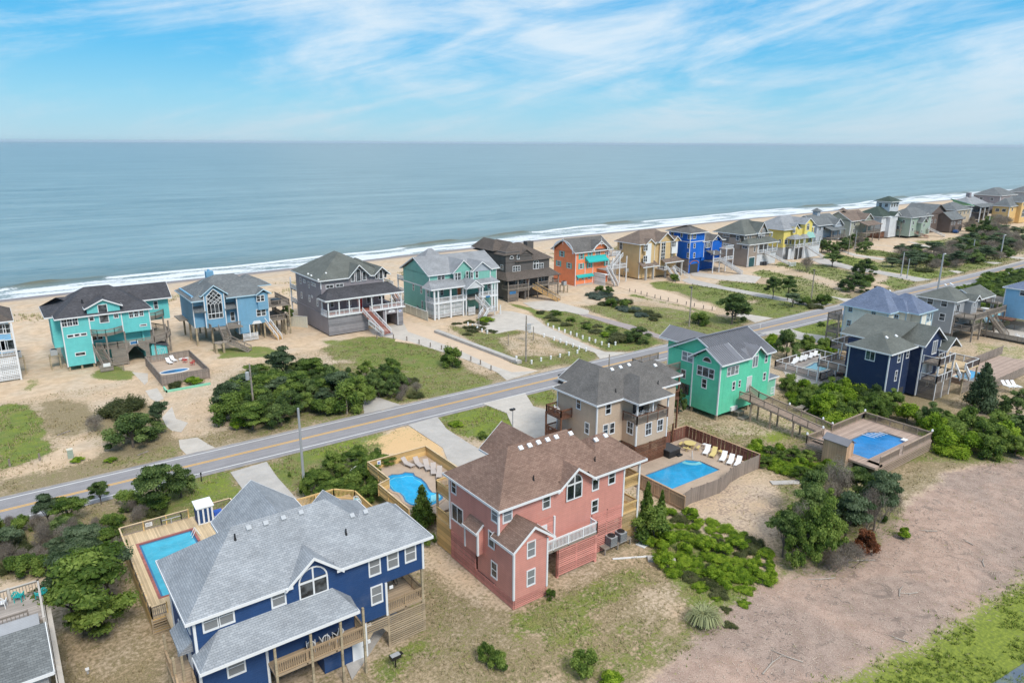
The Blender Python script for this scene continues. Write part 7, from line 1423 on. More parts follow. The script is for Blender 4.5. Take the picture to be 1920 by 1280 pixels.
m = h.mb(); m.box((113.5, 147, 9), (115.6, 148.6, 13.4)); h.add('chimney', m, 'siding_weathered', h.rf)
r = h.mb(); r.face([(101.6, 139.3, 5.4), (118.9, 139.3, 5.4), (117.2, y1, 7.0), (103.2, y1, 7.0)]); r.face([(101.6, 150, 5.4), (101.6, 139.3, 5.4), (103.2, y1, 7.0), (103.2, 150, 7.0)]); r.face([(118.9, 139.3, 5.4), (119.3, 150, 5.4), (117.2, 150, 7), (117.2, y1, 7.0)]); r.face([(101.6, 139.3, 5.35), (101.6, 150, 5.35), (119.3, 150, 5.35), (118.9, 139.3, 5.35)]); h.add('porch_roof', r, 'shingle_weathered')
h.deck(102, 118.5, 139.7, y1, 3.1, 'grey_wood'); h.rail([(102.1, y1), (102.1, 139.8), (108.6, 139.8)], 3.1, 'grey_rail', 1, .2); h.rail([(111.4, 139.8), (118.4, 139.8), (118.4, y1)], 3.1, 'grey_rail', 1, .2); h.posts([(x, 139.85) for x in (102.2, 105.2, 108.5, 111.5, 115, 118.3)], 0, 5.4, 'grey_rail', .24)
h.skirt('y', 139.9, 102.2, 105.2, .2, 3.0, 'grey_rail', .22, .14); h.skirt('y', 139.9, 105.3, 109, 2.3, 3.0, 'grey_rail', .22, .14)
m = h.mb()
for i in range(7): m.box((115+i*.5, 139.85, .2), (115.07+i*.5, 139.9, 3.0)); m.box((115, 139.85, .4+i*.4), (118.3, 139.9, .47+i*.4))
h.add('lattice', m, 'grey_rail', kind='stuff'); h.stairs((113.6, 133.9, .1), (110.2, 139.7, 3.1), 2.0, 'orange_step', 'grey_rail', sp=.25, capm='new_rail')
wins(h, 'y', y1, zc, ((1370, 443, 2.4, 1.5, 'tri3'), (1632, 412, 2.4, 1.5, 'tri3'), (1392, 590, 1.8, 1.4, 'pair'), (1650, 555, 2.0, 1.5, 'pair'))); h.win('y', y1, 112.8, 8.2, 1.9, 2.4, 'arch4'); wins(h, 'y', y1-.2, zc, ((1390, 310, .9, 1.3, 'fixed'), (1315, 315, 1.2, .8, 'archhalf'))); wins(h, 'x', 103.2, zc, ((1205, 425, 1.2, 1.2),)); h.door('y', y1, 110.2, 3.1, 1.0, 2.1, 'red_brown'); h.door('y', y1, 109, 3.1, .8, 2.1, 'glass')
m = h.mb(); m.box((102.7, 139.82, 1.9), (104.6, 139.88, 2.6)); o = h.add('name_sign', m, 'pool_dark')
# --- 7: orange house
h = House('beach_house', 'orange house with turquoise shutters and awnings and a white outside stair', 129.5, 146)
w_ = h.mb(); y1 = 146.0; w_.box((129.6, y1, -.2), (141.9, 155.3, 9.2)); w_.box((136.5, y1-.6, -.2), (141.9, y1, 9.4)) if False else None
w_.extr([(129.6, y1, 9.1), (129.6, 155.3, 9.1), (129.6, 150.7, 12.2)], (.3, 0, 0))
r = h.mb(); fa = h.mb(); h.gable(r, fa, 128.8, 143.2, y1-.6, 156, 9.3, 12.6, 'x'); h.gable(r, fa, 135.0, 141.5, y1-.8, 151, 9.6, 12.0, 'y', wall=w_, gins=.8)
h.add('wall', w_, 'siding_orange'); h.roof(r, fa, 'shingle_charcoal'); h.corner([(129.6, y1, -.2, 9.2), (133.1, y1, -.2, 6), (136, y1, -.2, 6), (141.9, y1, -.2, 9.2)])
m = h.mb()
for xe, yy, w1, zt_, ax in ((128.9, 150.7, 5.0, 12.3, 'x'), (138.25, y1-.75, 3.1, 11.8, 'y')):
    for i in range(10):
        a, b2 = math.pi*i/10, math.pi*(i+1)/10; R_ = w1*.80
        def pt(t, k): return ((xe, yy+R_*k*math.cos(t), 8.9+(zt_-9.3)*k*math.sin(t)) if ax == 'x' else (xe+R_*k*math.cos(t), yy, 9.2+(zt_-9.9)*k*math.sin(t)))
        m.extr([pt(a, 1), pt(b2, 1), pt(b2, 1.12), pt(a, 1.12)], (.08, 0, 0) if ax == 'x' else (0, .08, 0))
m.beam((128.85, 150.7, 11), (128.85, 150.7, 13.2), .08); m.beam((138.25, y1-.8, 10.6), (138.25, y1-.8, 12.8), .08); h.add('gable_trim', m, 'white_trim', h.rf)
def shut(face, plane, px_, py_, w1, h1, kind='hung4'):
    u, z = (FYp if face == 'y' else FXp)(plane, px_, py_); h.win(face, plane, u, z, w1, h1, kind)
    for sg in (-1, 1):
        m = h.mb(); c = u+sg*(w1/2+.25)
        if face == 'y': m.box((c-.2, plane-.05, z-h1/2), (c+.2, plane, z+h1/2))
        else: m.box((plane-.05, c-.2, z-h1/2), (plane, c+.2, z+h1/2))
        h.add('shutter', m, 'teal_paint')
for a, b_, w1 in ((258, 365, 1.0), (228, 450, 1.0), (322, 470, 1.0)): shut('x', 129.6, *zd(a, b_), w1*1.3, 1.6)
for a, b_, w1 in ((433, 388, 1.1), (510, 378, .9), (430, 475, 1.1), (505, 465, 1.0), (660, 445, 1.0)): shut('y', y1, *zd(a, b_), w1, 1.6)
wins(h, 'y', y1, zd, ((580, 365, 1.9, 1.7, 'tri3'), (665, 362, 1.9, 1.1, 'tri3'), (398, 590, .8, .9), (445, 582, .8, .9), (500, 577, .8, .9)))
def awn(x0, x1, z, d=1.0, hh=.9):
    m = h.mb(); m.extr([(x0, y1-d, z-hh), (x1, y1-d, z-hh), (x1, y1, z), (x0, y1, z)], (0, 0, .05)); m.box((x0, y1-d-.03, z-hh-.25), (x1, y1-d, z-hh+.02)); m.face([(x0, y1-d, z-hh), (x0, y1, z), (x0, y1, z-hh)]); m.face([(x1, y1-d, z-hh), (x1, y1, z-hh), (x1, y1, z)]); h.add('awning', m, 'teal_paint')
awn(133.0, 140.5, 7.9, 1.6, 1.3); awn(129.9, 135.9, 3.0, .8, .5)
h.deck(137.5, 146.0, 142.6, 146, 4.2, 'mauve_deck'); h.rail([(138.5, 142.7), (145.9, 142.7), (145.9, 150)], 4.2, 'white_trim', 1.1, .2); h.deck(142, 145.9, 146, 152, 4.2, 'mauve_deck'); h.stairs((140.5, 143.4, 4.2), (145.2, 144.2, 7.4), 1.1, 'mauve_deck', 'white_trim', sp=.25); h.deck(142, 146, 145, 152, 7.4, 'mauve_deck'); h.rail([(142.5, 145.1), (145.9, 145.1), (145.9, 152)], 7.4, 'white_trim', 1.1, .2)
h.stairs((138.6, 139.0, .1), (138.6, 142.6, 4.2), 1.3, 'mauve_deck', 'white_trim', sp=.25); m = h.mb(); m.box((136.4, 141.3, 0), (136.5, 146, 3.2)); m.box((136.4, 141.3, 3.0), (138, 146, 3.1)); h.add('screen_wall', m, 'white_slat'); h.posts([(140.5, 142.7), (143.2, 142.7), (145.9, 142.7), (145.9, 147), (145.9, 150)], -.2, 7.4, 'white_trim', .22)
acstand(*G(1057, 548), 2.0, 'timber stand with grey air conditioner left of the orange house')
m = h.mb(); m.box((130, 145.9, -.3), (136, 146.0, .4)); h.add('foundation', m, 'concrete_block')
# --- 8: sand yellow house
h = House('beach_house', 'sand yellow house with brown roof, white bay panels and porch columns', 151, 142)
w_ = h.mb(); y1 = 142.8; w_.box((151.2, y1, .3), (167.0, 152, 10.2)); w_.box((152.5, y1-.8, 4.4), (156.2, y1, 10.5)); w_.box((159.0, y1-.6, 3), (163.5, y1, 11.5))
r = h.mb(); fa = h.mb(); h.hip(r, fa, 150.4, 167, y1-.6, 152.6, 10.3, 13.6, 'x', (5, 5)); h.gable(r, fa, 157.5, 164.4, y1-1.4, 150, 10.6, 13.1, 'y', wall=w_, gins=.74); h.gable(r, fa, 163.6, 167, y1-1.5, 148, 10.4, 11.8, 'y', wall=w_); h.gable(r, fa, 152.3, 156.4, y1-1.2, 147, 10.2, 11.7, 'y', wall=w_)
h.add('wall', w_, 'siding_sand_yellow'); h.roof(r, fa, 'shingle_tan'); h.corner([(151.2, y1, .3, 10.2), (167, y1, .3, 10.2), (157.3, y1, 3, 10), (159, y1-.6, 3, 11)])
m = h.mb(); m.box((152.8, y1-.86, 4.6), (155.0, y1-.8, 10.4)); m.box((163.8, y1-.9, 6.6), (166.3, y1, 10.6)); h.add('bay_panel', m, 'white_trim')
wins(h, 'y', y1-.86, zd, ((1012, 310, 1.6, 1.9, 'pair'), (1007, 410, 1.6, 1.9, 'pair'))); wins(h, 'y', y1-.6, zd, ((1169, 325, 1.8, 6.2, 'tall'),)); wins(h, 'y', y1-.9, zd, ((1263, 275, 1.9, 1.9, 'tri3'),)); wins(h, 'y', y1, zd, ((1248, 370, .6, 1.2, 'fixed'),)); wins(h, 'x', 151.2, zd, ((790, 290, 1.2, 2.4),))
r = h.mb(); r.extr([(150.6, 140.6, 3.9), (157.5, 140.6, 3.9), (157.5, y1, 5.1), (150.6, y1, 5.1)], (0, 0, -.12)); r.extr([(159.5, 140.4, 4.4), (167.8, 140.4, 4.4), (167.0, y1, 5.6), (159.5, y1, 5.6)], (0, 0, -.12)); fa = h.mb(); fa.box((150.6, 140.55, 3.7), (157.5, 140.6, 3.95)); fa.box((159.5, 140.35, 4.2), (167.8, 140.4, 4.45)); o = h.add('porch_roof', r, 'shingle_tan'); h.add('fascia', fa, 'white_trim', o)
h.posts([(152.2, 141), (155.2, 141), (167.2, 140.8), (160.2, 140.8)], 0, 4.2, 'concrete_block', .5); h.deck(158, 164, 139.5, y1, 2.6, 'mauve_deck'); h.rail([(158.1, y1), (158.1, 139.6), (159.5, 139.6)], 2.6, 'white_trim', 1, .25); h.stairs((158.6, 134.6, .1), (160.8, 139.5, 2.6), 1.6, 'mauve_deck', 'white_trim', sp=.25); h.rail([(162.5, 139.5), (165, 135.5)], 0, 'white_trim', 1, .25, zs=[2.6, .1]); m = h.mb(); m.box((159.2, y1-.05, 2.6), (163, y1, 4.6)); h.add('entry_recess', m, 'red_brown')
acstand(*G(1175, 520), 1.8, 'timber stand with grey air conditioner left of the sand yellow house')
# --- 9: royal blue house
h = House('beach_house', 'vivid royal blue house with low grey roofs and white outside stairs', 170, 140)
w_ = h.mb(); y1 = 140.6; w_.box((170.2, y1, 4.6), (176.8, 149, 12.3)); w_.box((176.5, y1+.5, 3.5), (186, 151, 9.3)); w_.box((170.6, y1+.6, .1), (176, 149, 4.6)); w_.box((180, y1-.4, 5), (183.8, y1+1, 9.6)); w_.box((176, y1+3, 0), (186, 150, 3.6))
r = h.mb(); fa = h.mb(); h.hip(r, fa, 169.3, 177.6, y1-.8, 149.8, 12.4, 14.2, 'x'); h.hip(r, fa, 176, 187, y1-.2, 151.6, 9.4, 12, 'x', (3, 5)); h.gable(r, fa, 179.4, 184.2, y1-1.1, 146, 9.5, 11.2, 'y', wall=w_, gins=.7)
h.add('wall', w_, 'siding_royal'); h.roof(r, fa, 'shingle_charcoal'); h.corner([(170.2, y1, 4.6, 12.3), (176.8, y1, 4.6, 12.3), (180, y1-.4, 5, 9.5)]); m = h.mb(); m.box((170.1, y1-.06, 9.6), (176.8, y1, 9.8)); m.box((170.12, y1, 9.6), (170.2, 149, 9.8)); h.add('band_board', m, 'white_trim')
wins(h, 'y', y1, zd, ((1450, 208, 1.5, 1.5, 'hung4'), (1450, 292, .9, 1.5), (1447, 378, .9, 1.7), (1418, 212, .8, 1.4))); wins(h, 'x', 170.2, zd, ((1250, 190, 1.3, 1.6), (1335, 197, .9, 1.3), (1400, 212, .8, 1.5), (1398, 292, .9, 1.5), (1393, 378, .9, 1.7))); wins(h, 'y', y1-.4, zd, ((1572, 288, 2.2, 1.5, 'tri3'),)); wins(h, 'y', y1+.5, zd, ((1645, 268, 1.0, 1.5, 'hung4'),)); h.win('y', y1-.4, 181.8, 9.9, 1.1, .7, 'archhalf')
h.skirt('x', 170.2, y1, 149, .2, 4.5, 'grey_rail', .25, .2); r = h.mb(); r.extr([(177.6, 137.2, 5.6), (182.4, 137.2, 5.6), (182.4, y1, 6.6), (177.6, y1, 6.6)], (0, 0, -.12)); h.add('porch_roof', r, 'shingle_charcoal')
h.deck(177.8, 187.5, 137.5, y1+.5, 3.5, 'mauve_deck'); h.rail([(177.9, 137.6), (180.6, 137.6)], 3.5, 'white_trim', 1, .25); h.rail([(183, 137.6), (187.4, 137.6)], 3.5, 'white_trim', 1, .25); h.deck(183.8, 188.0, 137.8, 142, 6.8, 'mauve_deck'); h.rail([(183.9, 137.9), (187.9, 137.9), (187.9, 142)], 6.8, 'white_trim', 1, .25); h.posts([(177.9, 137.6), (181, 137.6), (184, 137.6), (187.6, 137.7)], 0, 6.8, 'white_trim', .24)
h.stairs((183.6, 131.0, 0), (181.3, 137.4, 3.5), 1.4, 'mauve_deck', 'white_trim', sp=.25); m = h.mb(); m.box((171.6, y1+.5, .1), (175.2, y1+.62, 2.8)); h.add('garage_opening', m, 'interior_shade')  # garage opening is a flat panel with its inner shade as colour
m = h.mb()
for i in range(8): a, b2 = math.pi*i/8, math.pi*(i+1)/8; m.extr([(173.4+2.2*math.cos(a), y1+.45, 2.8+1.1*math.sin(a)), (173.4+2.2*math.cos(b2), y1+.45, 2.8+1.1*math.sin(b2)), (173.4+1.9*math.cos(b2), y1+.45, 2.8+.85*math.sin(b2)), (173.4+1.9*math.cos(a), y1+.45, 2.8+.85*math.sin(a))], (0, .08, 0))
h.add('arch_trim', m, 'red_brown')
# --- 10: taupe house
h = House('beach_house', 'taupe house with dark grey roof, green garage door and white porch', 195.5, 137.5)
w_ = h.mb(); y1 = 138.0; w_.box((195.6, y1, .1), (200.4, 151, 7.3)); w_.box((196.5, y1+2, 6.8), (209, 151, 10.2)); w_.box((200, y1+2.8, .1), (209.5, 151, 7.3)); w_.box((195.2, 141, 5.4), (195.6, 145.5, 9))
r = h.mb(); fa = h.mb(); h.hip(r, fa, 195.0, 210, y1+1.4, 152, 10.2, 14.2, 'x', (6, 5)); h.gable(r, fa, 201.5, 206.6, y1+.9, 147, 10.6, 13.8, 'y', wall=w_, gins=.6); h.add('wall', w_, 'siding_taupe'); h.roof(r, fa, 'shingle_greygreen')
r = h.mb(); r.face([(194.8, y1-.6, 7.3), (211.2, y1-.8, 7.3), (209, y1+2, 8.9), (197, y1+2, 8.9)]); r.face([(194.8, 142, 7.3), (194.8, y1-.6, 7.3), (197, y1+2, 8.9)]); r.face([(211.2, y1-.8, 7.3), (211.2, 142, 7.3), (209, y1+2, 8.9)]); fa = h.mb(); fa.box((194.8, y1-.85, 7.1), (211.2, y1-.8, 7.35)); fa.box((194.75, y1-.8, 7.1), (194.8, 142, 7.35)); o = h.add('porch_roof', r, 'shingle_greygreen'); h.add('fascia', fa, 'white_trim', o)
m = h.mb(); m.box((196.3, y1-.05, .1), (199.2, y1, 3.0)); o = h.add('garage_door', m, 'teal_dark') if plain('teal_dark', (.02, .08, .09), .5) else None; m = h.mb(); m.box((196.1, y1-.08, .1), (196.3, y1, 3.2)); m.box((199.2, y1-.08, .1), (199.4, y1, 3.2)); m.box((196.3, y1-.08, 3.0), (199.2, y1, 3.2)); h.add('door_frame', m, 'white_trim')
m = h.mb(); m.box((200.6, y1-.05, .1), (210.6, y1+.05, 3.7)); h.add('porch_panel', m, 'siding_white'); h.corner([(195.6, y1, .1, 7.2), (200.4, y1, .1, 7.2)])
h.deck(200.4, 210.8, y1-.3, y1+2.8, 4.0, 'mauve_deck'); h.rail([(200.5, y1-.2), (210.7, y1-.2), (210.7, y1+2.8)], 4.0, 'white_trim', 1.1, .25); h.posts([(x, y1-.2) for x in (200.6, 203.2, 205.4, 208.0, 210.7)], 4, 7.2, 'white_trim', .24); h.stairs((210.0, 131.6, .1), (203.6, 137.4, 4.0), 1.4, 'mauve_deck', 'white_trim', sp=.25); h.rail([(208.5, 131), (211.5, 130.8)], 0, 'white_trim', 1.2, .2)
wins(h, 'y', y1, ze_, ((570, 640, .9, 1.9, 'fixed'),)); wins(h, 'x', 195.6, ze_, ((250, 490, 2.6, .8, 'slide'), (242, 592, 2.2, .9, 'slide'), (342, 612, 1.0, 1.4), (380, 615, 1.0, 1.4), (292, 733, 1.5, .7, 'slide'), (460, 620, 2.0, .9, 'slide'))); wins(h, 'x', 195.2, ze_, ((380, 518, 1.2, 1.6),)); wins(h, 'y', y1+2, ze_, ((468, 515, 1.6, 1.0), (520, 510, .9, 1.2), (762, 480, .9, 1.2))); h.win('y', y1+1.47, 203.0, 9.4, 1.9, 2.2, 'arch4'); h.win('y', y1+1.47, 205, 10.4, 1.6, 2.6, 'tri3')
for i, a in enumerate((640, 670, 690)): simple('wheelie_bin', '%s dark wheelie bin from the left beneath the taupe house stair' % ORD[i], 'bin', *G(*ze_(a, 825)), 0, [('body', 'slate_cover', bx(((-.35, -.35, .05), (.35, .35, 1.1)))), ('lid', 'dark_plastic', bx(((-.38, -.4, 1.1), (.38, .38, 1.18))))], 'bins beneath the taupe house stair')
# --- 11: yellow house
h = House('beach_house', 'lemon yellow house with pale grey roof and white porches', 221, 139)
w_ = h.mb(); y1 = 141.5; w_.box((219.6, y1, 4.0), (226, 153, 10)); w_.box((225.5, y1-1, 4), (236, 153, 10)); w_.box((229, y1-1.8, 7.3), (233.5, y1, 12)); w_.extr([(229, y1-1.8, 12), (233.5, y1-1.8, 12), (231.2, y1-1.8, 13.2)], (0, .2, 0)); w_.box((224, y1-.8, 7.2), (226.5, y1, 10.8)); h.add('wall', w_, 'siding_lemon')
m = h.mb(); m.box((220, y1, .1), (236, 152, 4.0)); h.add('ground_wall', m, 'siding_white')
r = h.mb(); fa = h.mb(); h.hip(r, fa, 218.6, 237, y1-.7, 154, 10.1, 14, 'x', (6.5, 6)); h.gable(r, fa, 223.6, 227, y1-1.2, 148, 10.1, 11.8, 'y', wall=None); h.gable(r, fa, 228.4, 234.2, y1-2.2, 148, 11.7, 13.6, 'y'); h.roof(r, fa, 'shingle_light')
for x0, x1 in ((221.5, 227), (227.5, 237)):
    r = h.mb(); h.hip(r, None, x0-.5, x1+.5, 137.8, 142.2, 7.0, 8.3, 'x'); h.add('porch_roof', r, 'shingle_light'); h.deck(x0, x1, 138.2, y1, 4.1, 'mauve_deck'); h.rail([(x0, y1), (x0, 138.3), (x1, 138.3), (x1, y1)], 4.1, 'white_trim', 1.1, .25); h.posts([(x0+.1, 138.3), ((x0+x1)/2, 138.3), (x1-.1, 138.3)], 0, 7.0, 'white_trim', .26)
m = h.mb(); m.extr([(229.5, 137.75, 7.0), (233, 137.75, 7.0), (231.2, 137.75, 8.9)], (0, 4, 0)); h.add('porch_gable', m, 'teal_pale') if plain('teal_pale', (.35, .62, .58), .6) else None
m = h.mb(); m.box((223.2, 138.3, .1), (226.0, 138.5, 3.4)); h.add('garage_opening', m, 'interior_shade'); m = h.mb(); m.box((227.5, 138.25, .1), (236.9, 138.35, 3.9)); m.box((220, 139.3, .1), (223, 139.4, 3.8)); h.add('lattice_panel', m, 'siding_white'); h.stairs((232.5, 133.5, .1), (228.3, 138, 4.1), 1.3, 'mauve_deck', 'white_trim', sp=.3)  # dark garage panel carries the shade of the bay in its colour
wins(h, 'y', y1-.8, ze_, ((1015, 430, 1.4, 1.9, 'arch4'),)); wins(h, 'y', y1-1.8, ze_, ((1170, 390, 1.6, 2.4, 'arch4'),)); wins(h, 'y', y1-1, ze_, ((970, 565, 1.2, 1.5), (1188, 540, 1.8, 1.6, 'pair'), (1217, 425, 1.0, 1.8))); wins(h, 'x', 219.6, ze_, ((855, 555, .9, 1.4), (925, 562, 1.2, 1.6)))
# --- 12 onwards, smaller with distance
def far_house(name, label, x0, x1, y0, y1, zb_, zt, mat, roofm, kind, zr, extra=None, base='grey_rail', wn=((.25, .75), (.75, .75), (.3, .4), (.7, .4)), sides=((.3, .75), (.7, .75), (.5, .4)), ww=1.2, dw=None, trim='white_trim'):
    h = House(name, label, x0, y0); w_ = h.mb(); w_.box((x0, y0, zb_), (x1, y1, zt)); r = h.mb(); fa = h.mb()
    if kind == 'hip': h.hip(r, fa, x0-.7, x1+.7, y0-.7, y1+.7, zt, zr, 'x' if x1-x0 > y1-y0 else 'y')
    elif kind == 'gx': h.gable(r, fa, x0-.7, x1+.7, y0-.7, y1+.7, zt, zr, 'x', wall=w_, gins=.7, ov=(.7, .7))
    else: h.gable(r, fa, x0-.7, x1+.7, y0-.7, y1+.7, zt, zr, 'y', wall=w_, gins=.7, ov=(.7, .7))
    if extra: extra(h, w_, r, fa)
    h.add('wall', w_, mat); h.roof(r, fa, roofm, trim=trim); h.corner([(x0, y0, zb_, zt), (x1, y0, zb_, zt)], trim, .22)
    for u_, v_ in wn: h.win('y', y0, x0+(x1-x0)*u_, zb_+(zt-zb_)*v_, ww, 1.5, 'hung')
    for u_, v_ in sides: h.win('x', x0, y0+(y1-y0)*u_, zb_+(zt-zb_)*v_, ww, 1.5, 'hung')
    if zb_ > 1.2: stilt(h, x0+.2, x1-.2, y0+.3, y1-.3, zb_, 4, 3, 'wood_post', .35)
    return h
def wing(x0, x1, y0, y1, zb_, zt, zr, ax='y', mat=None):
    def f(h, w_, r, fa): w_.box((x0, y0, zb_), (x1, y1, zt)); h.gable(r, fa, x0-.5, x1+.5, y0-.6, y1+3, zt, zr, ax, wall=w_, gins=.57, ov=(.5, .5))
    return f
def porch(h, x0, x1, y0, d, z, zr=None, mat='grey_rail', roofm='shingle_slate', deckm='grey_wood'):
    h.deck(x0, x1, y0-d, y0, z, deckm); h.rail([(x0+.1, y0-d+.1), (x1-.1, y0-d+.1), (x1-.1, y0)], z, mat, 1.0, .3); h.posts([(x0+.1, y0-d+.1), ((x0+x1)/2, y0-d+.1), (x1-.1, y0-d+.1)], 0, zr or z, mat, .25)
    if zr: r = h.mb(); r.extr([(x0-.4, y0-d-.4, zr), (x1+.4, y0-d-.4, zr), (x1+.4, y0, zr+1.2), (x0-.4, y0, zr+1.2)], (0, 0, -.12)); h.add('porch_roof', r, roofm)
h = far_house('beach_house', 'blue-grey house with a small square cupola beside the yellow house', 252.5, 268.5, 149, 160, 2.6, 8.8, 'siding_mist', 'shingle_slate', 'gx', 12.2, wing(262, 267, 147.6, 150, 4, 8.6, 10.8), wn=((.12, .8), (.3, .8), (.5, .8), (.9, .75)))
m = h.mb(); m.box((259, 153.5, 11.6), (261, 155.5, 13.4)); h.add('cupola', m, 'siding_mist', h.rf); m = h.mb(); h.hip(m, None, 258.4, 261.6, 152.9, 156.1, 13.4, 14.6, 'x', (1.6, 1.6)); h.add('cupola_roof', m, 'shingle_slate', h.rf); porch(h, 257, 266, 149, 3.4, 4.0, 7.0); h.stairs((262, 141, .1), (266, 146, 4), 1.4, 'grey_wood', 'grey_rail', sp=.3)
h = far_house('beach_house', 'sage house with tan roof and a dark front porch beside the cupola house', 283.5, 298, 153, 164, 1.6, 8.3, 'siding_sage', 'shingle_tan', 'gx', 11.8, wing(291, 297, 151.5, 154, 1.6, 8.6, 11), wn=((.2, .8), (.6, .8), (.9, .8), (.2, .4)))
porch(h, 287, 298, 151.5, 3.6, 3.6, 6.8, roofm='shingle_tan'); m = h.mb(); h.hip(m, None, 284.5, 287.5, 157, 160, 12, 13.2, 'x', (1.5, 1.5)); h.add('roof_lantern', m, 'shingle_tan', h.rf)
def tower(h, w_, r, fa):
    w_.box((311.5, 152, 8.5), (319, 158, 14.8)); h.hip(r, fa, 310.6, 320, 151, 159, 14.9, 16.9, 'x'); w_.box((307, 149.0, .5), (313.5, 152, 9)); h.gable(r, fa, 309, 315, 148.3, 154, 9.2, 11.0, 'y', wall=w_)
h = far_house('beach_house', 'white house with dark green roof and a lookout tower', 303, 317, 150.5, 162, 3.0, 9.2, 'siding_white', 'shingle_green', 'hip', 12.8, tower, wn=((.3, .75), (.55, .5)), sides=((.5, .75), (.5, .3)))
for i in range(3): h.win('y', 152, 313+i*2.2, 13.3, 1.5, 1.6, 'hung')
for i in range(2): h.win('x', 311.5, 153.6+i*2.6, 13.3, 1.5, 1.6, 'hung')
h.skirt('y', 150.6, 303, 309, .2, 2.9, 'brown_rail', .25, .2); h.skirt('x', 303, 150.6, 162, .2, 2.9, 'brown_rail', .25, .2); porch(h, 313, 321, 150.5, 3.5, 3.5, 6.5, roofm='shingle_green'); porch(h, 317, 323, 152, 3.5, 6.6, None, 'red_brown'); h.stairs((323, 140, .1), (317, 146.8, 3.5), 1.4, 'taupe_deck', 'red_brown', sp=.3)
h = far_house('beach_house', 'sage green house with slate roof, arched window and white front stair', 314.5, 332, 143.8, 154, .9, 8.8, 'siding_sagegreen', 'shingle_slate', 'hip', 12.2, wing(320, 324, 142, 145, .9, 6.6, 8.6), wn=((.12, .7), (.12, .35), (.7, .3)))
h.win('y', 143.8, 328.6, 8.2, 2.6, 3.4, 'arch4'); h.stairs((333.5, 137.8, .1), (329.5, 143.4, 3.2), 1.6, 'mauve_deck', 'white_trim', sp=.3); h.win('y', 142, 321.2, 2.8, .9, 1.4); h.win('y', 142, 322.4, 5.2, 1.2, 1.6)
h = far_house('beach_house', 'dark umber shingle house with slate wing beside the sage green one', 341, 357, 148.5, 160, .3, 8.2, 'siding_umber', 'shingle_slate', 'gy', 12.4, lambda h, w_, r, fa: (w_.box((350, 143.0, .3), (362, 150, 5.8)), h.gable(r, fa, 349.5, 362.6, 142.4, 151, 5.8, 9.0, 'x', wall=w_)), wn=((.2, .6), (.4, .6)), trim='siding_umber')
for q in (351.5, 354, 358, 360): h.win('y', 143, q, 4.2, 1.2, 1.3)
for q in (352.5, 359): m = h.mb(); m.box((q, 142.9, .3), (q+3, 143, 2.6)); h.add('garage_opening', m, 'interior_shade')  # flat dark panels, shade of the garage bays put into the colour
h = far_house('beach_house', 'beige two storey house with grey roof beyond the umber house', 368, 384, 149, 160, 2.4, 8.8, 'siding_beige', 'shingle_slate', 'hip', 11.8, None, wn=((.15, .75), (.35, .75), (.6, .75), (.85, .75), (.2, .35), (.7, .35)), ww=1.6)
m = h.mb(); m.extr([(382, 150, 11.2), (391, 150, 9.6), (391, 158, 9.6), (382, 158, 13.0)], (0, 0, .15)); h.add('green_roof_panel', m, 'siding_green_pale', h.rf); h.skirt('y', 149.1, 366.5, 385, .2, 2.3, 'grey_rail', .25, .2)
h = far_house('beach_house', 'slate blue house with wide pale roof, chimney and long decks', 403, 424, 156, 168, 1.5, 8.6, 'siding_slateblue', 'shingle_light', 'hip', 12.6, None, wn=((.1, .7), (.3, .7), (.5, .7), (.7, .7)), ww=1.8)
m = h.mb(); m.box((411, 161, 10), (413, 162.8, 14.6)); h.add('chimney', m, 'siding_purple_grey', h.rf); porch(h, 404, 424, 156, 4, 5.6, 8.2, 'grey_rail'); h.posts([(404+i*5, 152.2) for i in range(5)], 0, 8, 'white_trim', .4)
h = far_house('beach_house', 'amber orange house with dark roof and arched window at the right edge', 415, 440, 143.5, 151, .2, 8.8, 'siding_amber', 'shingle_slate', 'hip', 12.6, wing(424, 432, 141.5, 145, .2, 10.6, 13.4), wn=((.15, .8), (.9, .8), (.9, .4)), ww=1.8)
h.win('y', 141.5, 428, 5.2, 4.0, 4.2, 'arch4'); h.win('y', 141.5, 426.5, 9.4, 1.4, 1.4); h.win('y', 141.5, 429.5, 9.4, 1.4, 1.4)
for x0, lab, mt, rf in ((520, 'pale grey far house with wide dark roof near the right edge of the shore', 'siding_grey', 'shingle_slate'), (560, 'far tan house with slate roof, smallest at the right end of the row', 'siding_tan', 'shingle_slate'), (470, 'far weathered house with grey roof in front of the beach at the right', 'siding_purple_grey', 'shingle_slate')):
    far_house('beach_house', lab, x0, x0+22, 168, 182, 2, 10.5, mt, rf, 'hip', 14.5, ww=1.8)
